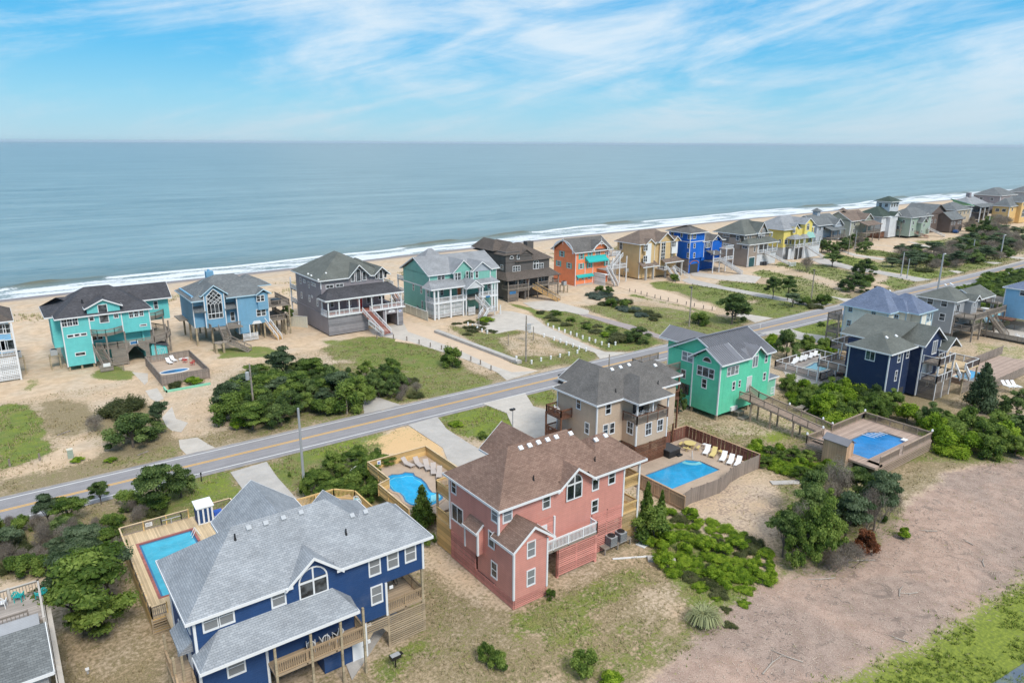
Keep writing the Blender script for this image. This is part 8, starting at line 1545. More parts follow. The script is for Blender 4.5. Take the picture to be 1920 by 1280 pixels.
# == street furniture
def pole(bpx, tpx, label, lamp=None, box=False, r=.16, mat='wood_pole', arm=False):
    x, y = G(*bpx); d = ray(*tpx); t = (Vector((d.x, d.y)).dot(Vector((x, y))))/(d.x*d.x+d.y*d.y); z = CAM_H+d.z*t; z = max(2.0, z)
    u = empty('utility_pole', (x, y, 0), label, 'utility pole'); m = MB(); m.cyl((0, 0, -.3), (0, 0, z), r, 8, r*.72); m.build('pole', mat, u)
    if box: m = MB(); m.cyl((-.45, 0, z-2.3), (-.45, 0, z-1.2), .28, 10); m.cyl((-.45, 0, z-1.2), (-.45, 0, z-1.1), .2, 10, .1); m.build('transformer', 'grey_metal', u); m = MB(); m.box((-.45, -.05, z-2.0), (0, .05, z-1.9)); m.build('bracket', 'grey_metal', u)
    if lamp: m = MB(); m.cyl((0, 0, z-.3), (lamp, 0, z-.1), .05, 6); m.build('lamp_arm', 'grey_metal', u); m = MB(); m.box((lamp-.1, -.18, z-.25), (lamp+.6, .18, z-.05)); m.build('lamp_head', 'white_plastic' if lamp > 0 else 'dark_plastic', u)
    if arm: m = MB(); m.box((-.9, -.06, z-.6), (.9, .06, z-.45)); m.build('crossarm', mat, u)
    return u
wood('wood_pole', (.30, .26, .22), .5); plain('metal_pole', (.42, .43, .44), .5, .3)
pole((477, 778), (473, 681), 'grey utility pole with transformer in front of the seaside thicket', box=True)
pole((572, 930), (558, 765), 'tall pale utility pole standing between the road and the kidney pool thicket', mat='metal_pole', r=.17)
pole((986, 678), (992, 592), 'leaning utility pole by the white bollards near the road')
pole((1292, 612), (1299, 537), 'utility pole with small lamp seaward of the green house', lamp=-.6)
pole((1521, 560), (1529, 505), 'utility pole with white lamp among the seaside pines', lamp=-.5)
pole((1689, 518), (1693, 473), 'thin utility pole on the bright lawn, left of two', mat='metal_pole', r=.2)
pole((1700, 522), (1704, 485), 'short pole on the bright lawn, right of two', mat='metal_pole', r=.16)
pole((1758, 545), (1766, 475), 'tall grey utility pole behind the light grey house roof', mat='metal_pole', r=.28, lamp=.5)
pole((1875, 484), (1884, 440), 'far utility pole with lamp near the right thicket', mat='metal_pole', r=.25, lamp=.5)
pole((1824, 473), (1826, 449), 'far pole standing in the grey brush', mat='metal_pole', r=.22)
pole((1852, 430), (1857, 406), 'farthest pole before the slate blue house', mat='metal_pole', r=.3)
pole((1602, 468), (1603, 432), 'thin pole in front of the sage house', mat='metal_pole', r=.16); pole((1590, 478), (1591, 430), 'bare pole in front of the cupola house', mat='wood_pole', r=.14)
pole((651, 776), (652, 744), 'short wooden pole at the right end of the seaside thicket', r=.12)
pole((961, 842), (960, 765), 'slim street light with dark head behind the pink house roof', lamp=-.3, r=.09, mat='metal_pole')
pole((898, 617), (899, 588), 'short dark post before the seafoam house steps', r=.1); pole((953, 648), (953, 626), 'short dark lamp post on the sandy lot', r=.1); pole((1141, 705), (1142, 664), 'dark post rising behind the tan house roof', r=.12)
pole((1642, 570), (1641, 540), 'short pole with dark box behind the blue hip roof', lamp=-.3, r=.16); pole((1588, 606), (1589, 598), 'low dark marker post beside the road', r=.1)
u = pole((1000, 638), (1000, 612), 'dark post carrying a grey box beside the stamped driveway', r=.1); m = MB(); m.box((-1.9, -.3, 2.4), (-.9, .2, 3.6)); m.build('panel_box', 'grey_metal', u); m = MB(); m.box((-1.2, 0, 3.3), (0, .06, 3.4)); m.cyl((-1.4, -.6, 2.0), (-1.4, -.6, 2.05), .35, 10); m.build('bracket', 'grey_metal', u)
def row(pts, name, label, cat, group, mesh_parts, z=0):
    """one builder, many single copies along a row"""
    first = None
    for i, p in enumerate(pts):
        x, y = G(*p); lab = label % ORD[i]
        if first is None:
            first = empty(name, (x, y, z), lab, cat, group)
            for n_, mt, mm in mesh_parts: mm.build(n_, mt, first)
        else: copy_tree(first, None, (x, y, z), 0, lab, group)
def r3(*q): return [(760+a/4, 560+b_/4) for a, b_ in q]
def r4(*q): return [(1180+a/5.053, 460+b_/5.053) for a, b_ in q]
def boll():
    a = MB(); a.cyl((0, 0, 0), (0, 0, .62), .17, 8); b_ = MB(); b_.cyl((0, 0, .62), (0, 0, .72), .22, 8, .14); return (('post', 'white_plastic', a), ('cap', 'white_trim', b_))
row(r3((1070, 208), (1110, 225), (1152, 240), (1196, 255), (1240, 270), (1285, 284), (1330, 300), (1380, 315), (1425, 330), (1473, 346), (1525, 362), (1575, 348)), 'bollard', '%s white bollard from the sea end along the right side of the stamped driveway', 'bollard', 'white bollards on the driveway right side', boll())
row(r3((470, 200), (503, 213), (540, 232), (575, 248), (615, 262)), 'bollard', '%s white bollard from the left before the seafoam house parking', 'bollard', 'white bollards before the parking', boll())
row(r3((1040, 288), (1115, 312), (1163, 328), (1208, 346), (1258, 361), (1303, 380), (1355, 394)), 'bollard', '%s white bollard from the sea end along the left side of the stamped driveway', 'bollard', 'white bollards on the driveway left side', boll())
row(r3((947, 488), (1018, 468), (1091, 455), (1160, 440), (1227, 425), (1290, 410)), 'bollard', '%s white bollard from the left in the row beside the road', 'bollard', 'white bollards beside the road', boll())
def wpost(): a = MB(); a.cyl((0, 0, -.1), (0, 0, .95), .13, 7, .11); return (('post', 'grey_rail', a),)
row([(707, 635), (738, 635), (763, 639), (786, 645), (807, 651), (828, 656)]+r3((421, 425), (492, 468), (564, 495), (643, 538)), 'wooden_post', '%s dark wooden post from the house along the purple-grey house lawn', 'post', 'wooden posts along the lawn', wpost())
row([(1180.6, 547), (1191, 549), (1202, 552), (1213, 555)]+r4((242, 500), (295, 514), (368, 530), (454, 545), (539, 566), (615, 582), (701, 602), (784, 618)), 'wooden_post', '%s dark wooden post from the sea end along the sandy drive', 'post', 'wooden posts along the sandy drive', wpost())
row([(3+a, b_) for a, b_ in ((72, 863), (16, 874))], 'stake', '%s small dark stake from the right on the green lawn edge', 'stake', 'stakes on the green lawn', wpost())
p = [G(*q) for q in ((818, 623), (871, 653), (925, 676), (973, 683))]; o0 = G(818, 623); e_ = G(974, 682)
m = MB(); m.beam((0, 0, .28), (e_[0]-o0[0], e_[1]-o0[1], .28), 1.1, .55); o = m.build('boardwalk_wall', 'concrete', loc=(o0[0], o0[1], 0)); tag(o, 'long low pale concrete wall edging the sandy drive towards the road', 'low wall')
m = MB(); m.cyl((0, 0, .5), (0, 0, 1.1), .08, 8); simple('wall_lamp', 'small white lamp at the road end of the low concrete wall', 'lamp', *G(968, 682), 0, [('post', 'white_plastic', m), ('head', 'white_plastic', bx(((-.16, -.16, 1.1), (.16, .16, 1.45))))])
def bin_(p_, label, s_=1.0, mat='dark_plastic'):
    simple('wheelie_bin', label, 'bin', *G(*p_), 0, [('body', mat, bx(((-.35*s_, -.35*s_, .08), (.35*s_, .35*s_, 1.1*s_)))), ('lid', mat, bx(((-.42*s_, -.45*s_, 1.1*s_), (.42*s_, .4*s_, 1.2*s_)))), ('wheel', 'black_metal', bx(((-.36*s_, .3*s_, 0), (-.26*s_, .46*s_, .25)), ((.26*s_, .3*s_, 0), (.36*s_, .46*s_, .25))))])
bin_((1054, 719), 'black wheelie bin on the verge beside the tan house roof', 1.3); bin_((1643, 549), 'black wheelie bin beyond the road above the blue hip roof', 1.5)
for i, q in enumerate(((378, 902), (1510, 568), (1425, 616))):
    m = MB(); m.box((-.05, -.05, 0), (.05, .05, 1.1)); simple('mailbox_post', ('dark marker post on the grass by the navy house drive', 'low white post before the pale driveway mouth', 'thin white stake in the rough grass beyond the road')[i], 'post', *G(*q), 0, [('post', ('dark_plastic', 'white_plastic', 'white_plastic')[i], m), ('tag', ('dark_plastic', 'white_plastic', 'white_plastic')[i], bx(((-.09, -.07, .9), (.09, -.05, 1.15))))])
m = MB(); m.cyl((0, 0, 0), (0, 0, .6), .2, 8); simple('hydrant', 'small grey green utility pedestal on the sandy verge', 'utility box', *G(133, 858), 0, [('body', 'siding_sagegreen', bx(((-.3, -.25, 0), (.3, .25, 1.1)))), ('cap', 'cream_wall', bx(((-.33, -.28, 1.1), (.33, .28, 1.2))))])
m = MB(); m.cyl((0, 0, 0), (0, 0, .35), .08, 6); simple('yard_tap', 'small white capped pipe standing in the yard left of the navy house', 'pipe', *G(165, 1262), 0, [('pipe', 'grey_metal', m), ('cap', 'white_plastic', bx(((-.12, -.12, .35), (.12, .12, .45))))])
for i, (q, L_, a, mt) in enumerate((((120, 812), 1.8, .5, 'fence_weathered'), ((268, 850), 1.5, .4, 'fence_weathered'), ((1183, 1046), 3.6, -0.50, 'white_plastic'), ((1474, 905), 3.6, -.55, 'concrete'), ((1240, 1050), 2.6, -.7, 'concrete'), ((1206, 1020), 1.2, .2, 'white_plastic'))):
    m = MB(); w_ = (.2, .25, .12, .9, .8, 1.0)[i]; m.box((-L_/2, -w_/2, .02), (L_/2, w_/2, (.1, .1, .14, .12, .25, .1)[i])); o = m.build(('plank', 'plank', 'white_pipe', 'concrete_slab', 'concrete_slab', 'broken_board')[i], mt, loc=(*G(*q), 0), rot=a)
    tag(o, ('pale plank lying on the sandy verge left of the dark oaks', 'short plank lying on the verge below the dark oaks', 'white pipe lying on the ground by the pink house', 'grey concrete slab lying on the sand beyond the weathered fence', 'grey concrete slab beside the bright vines near the pink house', 'white broken panel on the ground beside the air conditioners')[i], ('plank', 'plank', 'pipe', 'slab', 'slab', 'panel')[i])
def car(p_, label, mat, rot):
    u = empty('parked_car', (*G(*p_), 0), label, 'car', rot=rot); m = MB(); m.extr([(-2.2, -.9, .35), (2.2, -.9, .35), (2.25, -.9, .8), (1.3, -.9, .95), (.6, -.9, 1.45), (-1.5, -.9, 1.45), (-2.2, -.9, .95)], (0, 1.8, 0)); m.build('body', mat, u)
    m = MB(); m.extr([(-1.9, -.92, .98), (1.1, -.92, .98), (.55, -.92, 1.38), (-1.45, -.92, 1.38)], (0, 1.84, 0)); m.build('side_window', 'glass', u)
    for a in (-1.4, 1.4):
        for b_ in (-.92, .72): m = MB(); m.cyl((a, b_, .34), (a, b_+.2, .34), .34, 12); m.build('wheel', 'dark_plastic', u)
car((1792, 437), 'dark blue parked car in front of the umber house', 'siding_navy', .2)
# == plants
foliage('leaf_oak', (.040, .076, .020), (.105, .165, .046), (.235, .31, .10)); foliage('leaf_bright', (.075, .15, .008), (.19, .30, .018), (.36, .47, .05))
foliage('leaf_cedar', (.036, .062, .028), (.085, .13, .062), (.18, .235, .135)); foliage('leaf_olive', (.05, .065, .022), (.10, .12, .042), (.18, .185, .08)); foliage('leaf_rust', (.10, .035, .015), (.20, .07, .03), (.30, .12, .06))
foliage('leaf_bluegreen', (.06, .09, .07), (.12, .165, .135), (.20, .25, .21)); foliage('leaf_wild', (.042, .086, .014), (.12, .19, .034), (.26, .34, .075)); foliage('leaf_twig', (.13, .11, .09), (.24, .205, .175), (.36, .32, .28))
plain('bark', (.13, .105, .085), .9, var=.25); plain('twig', (.22, .185, .16), .9, var=.2); plain('driftwood', (.40, .35, .30), .9, var=.2)
def quads_mesh(name, C_, Nn, S, tint, mat, asp=.62):
    """leaf sprays: one quad each, centre C, normal N, size S"""
    n = len(C_); rng = np.random.default_rng(n); R_ = rng.normal(size=(n, 3)); A = np.cross(Nn, R_); A /= np.linalg.norm(A, axis=1)[:, None]+1e-9; B = np.cross(Nn, A); B /= np.linalg.norm(B, axis=1)[:, None]+1e-9
    A = A*S[:, None]; B = B*S[:, None]*asp
    V = np.stack([C_-A, C_-B*.9+A*.1, C_+A, C_+B*.9+A*.1], 1).reshape(-1, 3)
    me = bpy.data.meshes.new(name); me.vertices.add(4*n); me.vertices.foreach_set('co', V.astype(np.float32).ravel()); me.loops.add(4*n); me.loops.foreach_set('vertex_index', np.arange(4*n, dtype=np.int32))
    me.polygons.add(n); me.polygons.foreach_set('loop_start', np.arange(0, 4*n, 4, dtype=np.int32)); me.polygons.foreach_set('loop_total', np.full(n, 4, np.int32)); me.update(calc_edges=True)
    a = me.color_attributes.new('tint', 'FLOAT_COLOR', 'POINT'); t = np.repeat(np.clip(tint, 0, 1), 4); a.data.foreach_set('color', np.stack([t, t, t, np.ones_like(t)], 1).astype(np.float32).ravel())
    me.materials.append(MATS[mat]); return me
def crown_mesh(kind, seed, mat):
    rng = np.random.default_rng(seed); lobes = []
    if kind == 'oak':
        for i in range(30): a = rng.uniform(0, 6.28); r = .42*math.sqrt(rng.random()); z = .80-1.15*r*r*2.2+rng.uniform(-.14, .08)-.09*(i % 3); s = rng.uniform(.07, .145); lobes.append((r*math.cos(a), r*math.sin(a), z, s, s, s*rng.uniform(.7, .95)))
        n, sz = 7500, .0205
    elif kind == 'shrub':
        for i in range(18): a = rng.uniform(0, 6.28); r = .36*math.sqrt(rng.random()); z = .66-1.5*r*r*2+rng.uniform(-.16, .14); s = rng.uniform(.10, .18); lobes.append((r*math.cos(a), r*math.sin(a), z, s, s, s*rng.uniform(.9, 1.3)))
        n, sz = 3600, .030
    elif kind == 'cone':
        for i in range(26): t = (i+.5)/26; r = .33*(1-t)**.8; a = i*2.4+rng.uniform(-.4, .4); s = .07+.14*(1-t); lobes.append((r*math.cos(a), r*math.sin(a), .08+t*.86, s*1.1, s*1.1, s*.7))
        n, sz = 4200, .026
    elif kind == 'plate':
        for i in range(24): a = rng.uniform(0, 6.28); r = rng.uniform(.08, .42); z = .90-.95*r*rng.uniform(.5, 1.4)+rng.uniform(-.1, .06); s = rng.uniform(.08, .155); lobes.append((r*math.cos(a), r*math.sin(a), max(.22, z), s*1.3, s*1.3, s*.42))
        n, sz = 6500, .022
    elif kind == 'mound':
        for i in range(20): a = rng.uniform(0, 6.28); r = .42*math.sqrt(rng.random()); s = rng.uniform(.09, .18); lobes.append((r*math.cos(a), r*math.sin(a), .36-.5*r, s, s, s*rng.uniform(1.4, 2.6)*.9))
        n, sz = 4200, .023
    elif kind == 'twigs':
        for i in range(9): a = rng.uniform(0, 6.28); r = rng.uniform(.0, .30); s = rng.uniform(.16, .26); lobes.append((r*math.cos(a), r*math.sin(a), .55-.6*r, s, s, s*1.25))
        n, sz = 2600, .05
    lobes = np.array(lobes); wgt = lobes[:, 3]**2; wgt /= wgt.sum(); k = rng.choice(len(lobes), n, p=wgt); lt = rng.uniform(.1, .9, len(lobes))
    d = rng.normal(size=(n, 3)); d /= np.linalg.norm(d, axis=1)[:, None]; d[:, 2] = np.where((d[:, 2] < -.3) & (rng.random(n) < .7), -d[:, 2], d[:, 2])
    rad = rng.uniform(.66, 1.15, n); rad = np.where(rng.random(n) < .12, rad*rng.uniform(1.05, 1.35, n), rad)
    P = lobes[k, :3]+d*lobes[k, 3:]*rad[:, None]; Nn = d+rng.normal(size=(n, 3))*.55+np.array([0, 0, .35]); Nn /= np.linalg.norm(Nn, axis=1)[:, None]
    S = sz*rng.uniform(.6, 1.5, n); tint = lt[k]+rng.normal(size=n)*.2; P[:, 2] = np.maximum(P[:, 2], .01)
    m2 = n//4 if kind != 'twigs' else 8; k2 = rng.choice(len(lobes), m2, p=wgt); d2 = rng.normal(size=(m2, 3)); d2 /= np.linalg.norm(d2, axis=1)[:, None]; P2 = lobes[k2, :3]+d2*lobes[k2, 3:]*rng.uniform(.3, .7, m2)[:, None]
    return quads_mesh('crown', np.vstack([P, P2]), np.vstack([Nn, d2]), np.concatenate([S, np.full(m2, sz*2.6)]), np.concatenate([tint, lt[k2]-.1]), mat, .62 if kind != 'twigs' else .07), lobes
def limbs_mesh(lobes, seed, thick=.03, base=.0, mat='bark', lean=(0, 0)):
    rr = random.Random(seed); m = MB(); fork = Vector((lean[0]*.4, lean[1]*.4, .22+base)); m.cyl((0, 0, -.03), fork, thick, 7, thick*.75)
    for i in range(0, len(lobes), 3):
        c = Vector(lobes[i][:3]); mid = fork.lerp(c, .5)+Vector((rr.uniform(-.05, .05), rr.uniform(-.05, .05), .02)); m.cyl(fork, mid, thick*.5, 5, thick*.35, caps=False); m.cyl(mid, c, thick*.35, 5, thick*.12, caps=False)
    return mesh_of(m, 'trunk', mat)
def bare_mesh(seed, mat='twig', dens=1.0):
    rr = random.Random(seed); m = MB()
    def grow(p, d, L_, r, lv):
        q = p+d*L_; m.cyl(p, q, r, 3, r*.6, caps=False)
        if lv == 0: return
        for _ in range(rr.choice((3, 3, 4))):
            nd_ = (d+Vector((rr.uniform(-1, 1), rr.uniform(-1, 1), rr.uniform(-.35, .6)))*.75).normalized(); grow(p.lerp(q, rr.uniform(.45, 1)), nd_, L_*rr.uniform(.6, .85), r*.62, lv-1)
    for _ in range(5): a = rr.uniform(0, 6.28); grow(Vector((rr.uniform(-.1, .1), rr.uniform(-.1, .1), 0)), Vector((math.cos(a)*.5, math.sin(a)*.5, 1)).normalized(), .30, .011, 4)
    return mesh_of(m, 'branches', mat)
PL = {}
def proto(kind):
    if kind in PL: return PL[kind]
    shape, leaf = {'oak': ('oak', 'leaf_oak'), 'bright': ('shrub', 'leaf_bright'), 'shrub': ('shrub', 'leaf_wild'), 'cone': ('cone', 'leaf_cedar'), 'conegreen': ('cone', 'leaf_wild'), 'cedar': ('plate', 'leaf_cedar'), 'pine': ('plate', 'leaf_oak'), 'vine': ('mound', 'leaf_bright'),
        'olive': ('mound', 'leaf_olive'), 'blue': ('mound', 'leaf_bluegreen'), 'rust': ('shrub', 'leaf_rust'), 'wild': ('oak', 'leaf_wild'), 'layer': ('plate', 'leaf_wild')}.get(kind, (None, None))
    r = []
    if kind == 'bare': r = [(crown_mesh('twigs', 900+s, 'leaf_twig')[0], bare_mesh(s)) for s in range(4)]
    else:
        for s in range(3 if shape in ('oak', 'plate', 'shrub', 'mound') else 2):
            c, lb = crown_mesh(shape, 100*len(PL)+s, leaf); r.append((c, limbs_mesh(lb, s, .028 if shape != 'mound' else .012)))
    PL[kind] = r; return r
NAME = {'oak': ('oak_tree', 'tree'), 'wild': ('bushy_tree', 'tree'), 'bright': ('green_shrub', 'shrub'), 'shrub': ('green_shrub', 'shrub'), 'cone': ('conifer', 'conifer'), 'conegreen': ('conifer', 'conifer'), 'cedar': ('cedar_tree', 'tree'), 'pine': ('pine_tree', 'tree'), 'layer': ('pine_tree', 'tree'), 'vine': ('vine_mound', 'shrub'), 'olive': ('olive_shrub', 'shrub'), 'blue': ('blue_green_shrub', 'shrub'), 'rust': ('dead_shrub', 'shrub'), 'bare': ('bare_shrub', 'shrub')}
prng = random.Random(5)
def plant(kind, x, y, w, hh, label, group=None):
    P = proto(kind); c, t = P[prng.randrange(len(P))]; nm, cat = NAME[kind]
    u = empty(nm, (x, y, 0), label, cat, group, prng.uniform(0, 6.28)); u.scale = (w*prng.uniform(.95, 1.1), w*prng.uniform(.95, 1.1), hh*(1.1 if kind != 'bare' else 1.0))
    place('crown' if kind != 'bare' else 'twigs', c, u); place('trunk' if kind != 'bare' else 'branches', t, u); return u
def ppx(kind, bx_, by_, wpx_, hpx, label, group=None):
    x, y = G(bx_, by_); dep = (Vector((x, y, 0))-Vector((0, 0, CAM_H))).dot(FW); k = dep/F; return plant(kind, x, y, wpx_*k, hpx*k*1.05, label, group)
def thick(poly, kinds, sp, size, where, seed=1, hk=.8, nmax=90):
    rr = random.Random(seed); xs = [p[0] for p in poly]; ys = [p[1] for p in poly]; got = []
    for _ in range(nmax*30):
        x, y = rr.uniform(min(xs), max(xs)), rr.uniform(min(ys), max(ys))
        if inpoly(np.array([x]), np.array([y]), poly)[0] and all((x-a)**2+(y-b_)**2 > sp*sp for a, b_ in got): got.append((x, y))
        if len(got) >= nmax: break
    def scr(p): v = Vector((p[0], p[1], -CAM_H)); return v.dot(RT)/v.dot(FW), v.dot(UP)/v.dot(FW)
    got.sort(key=lambda p: -scr(p)[1]); n = len(got); rows = 3 if n > 12 else (2 if n > 5 else 1); cnt = {}; items = []
    for i, p in enumerate(got): items.append((i*rows//n, scr(p)[0], p, rr.choice(kinds)))
    items.sort(key=lambda q: q[:2])
    for row, _, (x, y), k in items:
        s = rr.uniform(*size); d = DESC[k]; c = cnt[(row, k)] = cnt.get((row, k), -1)+1
        rn = {1: [''], 2: ['back row, ', 'front row, '], 3: ['back row, ', 'middle row, ', 'front row, ']}[rows][row]
        plant(k, x, y, s*(.8 if k in ('bare', 'cone') else 1), s*hk*rr.uniform(.8, 1.15)*(1.1 if k in ('bare', 'cedar') else 1)*(.6 if k in ('vine', 'olive', 'blue') else 1), '%s, %s from left, %s%s' % (d, ORD[min(c, 29)], rn, where), d+' '+where)
DESC = {'bare': 'bare grey shrub', 'cedar': 'grey green cedar', 'oak': 'dark green oak', 'bright': 'yellow green shrub', 'vine': 'bright vine mound', 'shrub': 'mid green shrub', 'wild': 'bushy green tree', 'pine': 'dark layered pine', 'olive': 'dry olive shrub', 'blue': 'pale blue green shrub', 'layer': 'green layered pine'}
# single trees
ppx('layer', 172, 1185, 175, 150, 'large spreading green pine left of the long rectangular pool');
for q in ((135, 1150, 95, 120, 'cedar', 'blue green cedar bough mass on the left side of the large pine'), (205, 1120, 105, 100, 'cedar', 'blue green cedar behind the right side of the large pine'), (165, 1105, 100, 80, 'pine', 'dark pine crown rising behind the large spreading pine'), (190, 1190, 110, 75, 'layer', 'low green pine bough mass at the foot of the large pine')): ppx(q[4], q[0], q[1], q[2], q[3], q[5])
ppx('pine', 300, 950, 92, 82, 'dark pine on the left of the pair beside the road and navy house'); ppx('oak', 340, 932, 70, 62, 'dark round tree on the right of the pair beside the road and navy house'); ppx('shrub', 290, 955, 60, 30, 'low green shrub at the foot of the dark roadside pair')
ppx('pine', 190, 945, 36, 45, 'small wind bent pine with open trunk beside the road'); ppx('cedar', 92, 985, 48, 62, 'slim grey green cedar beside the road at the left'); ppx('layer', 132, 980, 62, 52, 'yellow green pine overlapping the road at the left'); ppx('oak', 120, 1000, 60, 36, 'dark low bush beneath the yellow green roadside pine'); ppx('shrub', 240, 950, 62, 34, 'low green shrub left of the dark roadside pair'); ppx('cedar', 158, 1040, 90, 55, 'broad blue green cedar in the middle of the grey brush'); ppx('layer', 205, 1040, 50, 50, 'green pine at the right edge of the grey brush'); ppx('layer', 205, 1060, 46, 40, 'second green pine down the right edge of the grey brush')
ppx('oak', 250, 838, 95, 62, 'dark spreading oak on the sandy verge before the turquoise house'); ppx('oak', 268, 818, 80, 48, 'dark oak behind the spreading one on the sandy verge'); ppx('cedar', 302, 808, 34, 58, 'thin cedar with bare trunks at the driveway of the turquoise house'); ppx('olive', 212, 785, 60, 34, 'yellow green bush left of the dark verge oaks'); ppx('olive', 235, 768, 70, 34, 'olive bush above the dark verge oaks'); ppx('bare', 178, 808, 38, 40, 'bare grey shrub left of the dark verge oaks'); ppx('bright', 145, 865, 24, 10, 'small bright shrub on the verge above the road'); ppx('bright', 208, 866, 24, 9, 'second small bright shrub on the verge above the road')
ppx('shrub', 848, 686, 46, 38, 'single round clipped shrub on the lawn by the sandy drive')
ppx('conegreen', 793, 990, 48, 80, 'green conical tree standing between the navy and pink houses'); ppx('shrub', 806, 1022, 30, 30, 'small pale bush at the foot of the green conical tree')
ppx('conegreen', 1210, 1000, 36, 96, 'tall dark cedar right of the pink house porch'); ppx('conegreen', 1238, 985, 24, 66, 'slimmer dark cedar right of the pink house porch'); ppx('shrub', 1225, 1010, 80, 62, 'dense green shrub at the foot of the tall dark cedars')
ppx('cone', 1836, 770, 62, 84, 'dark conical conifer right of the dark navy house'); ppx('oak', 1905, 780, 60, 50, 'dark bush at the right edge beyond the vines'); ppx('oak', 1474, 672, 54, 58, 'round dark tree between the green house and the white railed pool'); ppx('pine', 1372, 608, 62, 56, 'wind bent dark tree with visible trunks seaward of the road'); ppx('oak', 1378, 600, 50, 44, 'dense half of the wind bent tree seaward of the road')
ppx('oak', 1272, 775, 36, 46, 'dark bush between the tan house and the green house'); ppx('pine', 1449, 560, 32, 40, 'left of two slim pines before the royal blue house drive'); ppx('pine', 1476, 564, 30, 44, 'right of two slim pines before the royal blue house drive'); ppx('pine', 1560, 500, 36, 26, 'flat topped pine before the cupola house'); ppx('bare', 1513, 510, 30, 34, 'bare leaning tree before the yellow house'); ppx('oak', 1620, 515, 46, 28, 'dark round bush right of the pale sandy track'); ppx('oak', 1600, 545, 58, 30, 'wide dark bush beside the road bend'); ppx('shrub', 1618, 535, 50, 22, 'green bush joined to the wide dark bush beside the road')
ppx('shrub', 1264, 527, 20, 16, 'round shrub by the sand yellow house steps'); ppx('shrub', 1310, 608, 44, 24, 'green bush at the foot of the utility pole'); ppx('oak', 1195, 640, 56, 26, 'dark green bush beside the mauve driveway'); ppx('olive', 1165, 640, 60, 20, 'olive bush beside the mauve driveway'); ppx('bright', 1133, 632, 22, 10, 'bright shrub on the verge behind the bollards'); ppx('pine', 540, 618, 24, 48, 'small leaning pine right of the light blue house'); ppx('bright', 1035, 588, 34, 9, 'bright low bush beside the seafoam house steps') if False else ppx('bright', 910, 602, 34, 9, 'bright low bush beside the seafoam house steps')
ppx('shrub', 912, 1238, 38, 42, 'left of the two small green shrubs on the sand below the pink house'); ppx('shrub', 935, 1252, 46, 36, 'right of the two small green shrubs on the sand below the pink house'); ppx('shrub', 1095, 1262, 62, 56, 'single bushy shrub on the dry grass at the bottom middle'); ppx('bright', 1150, 1285, 60, 26, 'bright shrub at the bottom edge right of the bushy one'); ppx('shrub', 1032, 1122, 20, 24, 'small round shrub at the corner of the pink stair tower')
ppx('bright', 363, 722, 36, 16, 'white flowered bush in the planter by the fenced pool yard'); ppx('olive', 332, 725, 34, 14, 'yellow bush in the planter by the fenced pool yard'); ppx('shrub', 571, 935, 26, 45, 'vine clad shrub climbing the tall pale utility pole'); ppx('shrub', 543, 895, 8, 12, 'tiny dark shrub on the lawn left of the tall pole'); ppx('oak', 708, 852, 18, 14, 'small round dark bush above the kidney pool fence'); ppx('bright', 856, 797, 30, 9, 'bright low shrub on the grass triangle'); ppx('shrub', 905, 822, 22, 16, 'small shrub at the foot of the grass triangle')
# thickets
T = thick
T(px((425, 800), (430, 755), (485, 715), (540, 705), (640, 715), (675, 745), (672, 768), (620, 775), (560, 795), (490, 810)), ['oak', 'oak', 'wild', 'cedar', 'oak', 'shrub', 'layer'], 1.9, (3.6, 5.6), 'in the big seaside thicket', 3, .85, 46)
ppx('cedar', 432, 775, 50, 62, 'open branched cedar at the left end of the big seaside thicket'); ppx('bright', 452, 802, 46, 26, 'bright bush at the lower left corner of the big seaside thicket'); ppx('bare', 520, 790, 40, 36, 'bare grey shrub at the road edge of the big seaside thicket')
T(px((690, 735), (680, 705), (735, 700), (760, 725), (770, 745), (720, 748)), ['oak', 'oak', 'wild'], 2.0, (3.2, 4.4), 'in the small thicket', 4, .85, 9)
T(px((745, 745), (770, 715), (790, 735), (800, 750), (760, 755)), ['bare', 'olive'], 1.8, (2.5, 3.2), 'right of the small thicket', 5, .8, 6)
T(px((590, 900), (640, 872), (700, 858), (722, 885), (712, 925), (700, 950), (650, 940), (610, 950), (590, 935)), ['layer', 'shrub', 'olive', 'layer', 'shrub'], 1.4, (1.9, 3.0), 'in the kidney pool thicket', 6, .95, 24)
T(px((-30, 1000), (30, 985), (110, 1000), (200, 1010), (230, 1040), (215, 1065), (120, 1075), (-30, 1085)), ['bare', 'bare', 'olive', 'bare', 'cedar', 'shrub'], 1.3, (1.8, 2.9), 'in the grey brush', 7, .9, 58)
T(px((170, 1000), (240, 960), (300, 960), (250, 985), (200, 1020)), ['bare', 'shrub', 'olive'], 1.4, (1.6, 2.4), 'between brush and pair', 8, .8, 10)
T(px((1240, 950), (1270, 965), (1320, 975), (1400, 1010), (1440, 1045), (1450, 1080), (1420, 1100), (1370, 1120), (1290, 1100), (1240, 1060), (1215, 1020)), ['vine', 'vine', 'bright', 'vine', 'olive'], 1.15, (1.2, 2.5), 'in the vine patch', 9, .62, 84)
T(px((1340, 1115), (1385, 1090), (1420, 1120), (1380, 1180), (1350, 1160)), ['vine', 'olive'], 1.6, (.9, 1.6), 'at the ragged vine end', 10, .6, 9)
T(px((1465, 1065), (1465, 1020), (1490, 980), (1540, 955), (1610, 940), (1665, 950), (1665, 985), (1640, 1010), (1600, 1040), (1560, 1070), (1510, 1075)), ['wild', 'cedar', 'bare', 'bare', 'pine', 'olive', 'wild'], 1.9, (3.0, 4.6), 'in the wild thicket', 11, 1.45, 32)
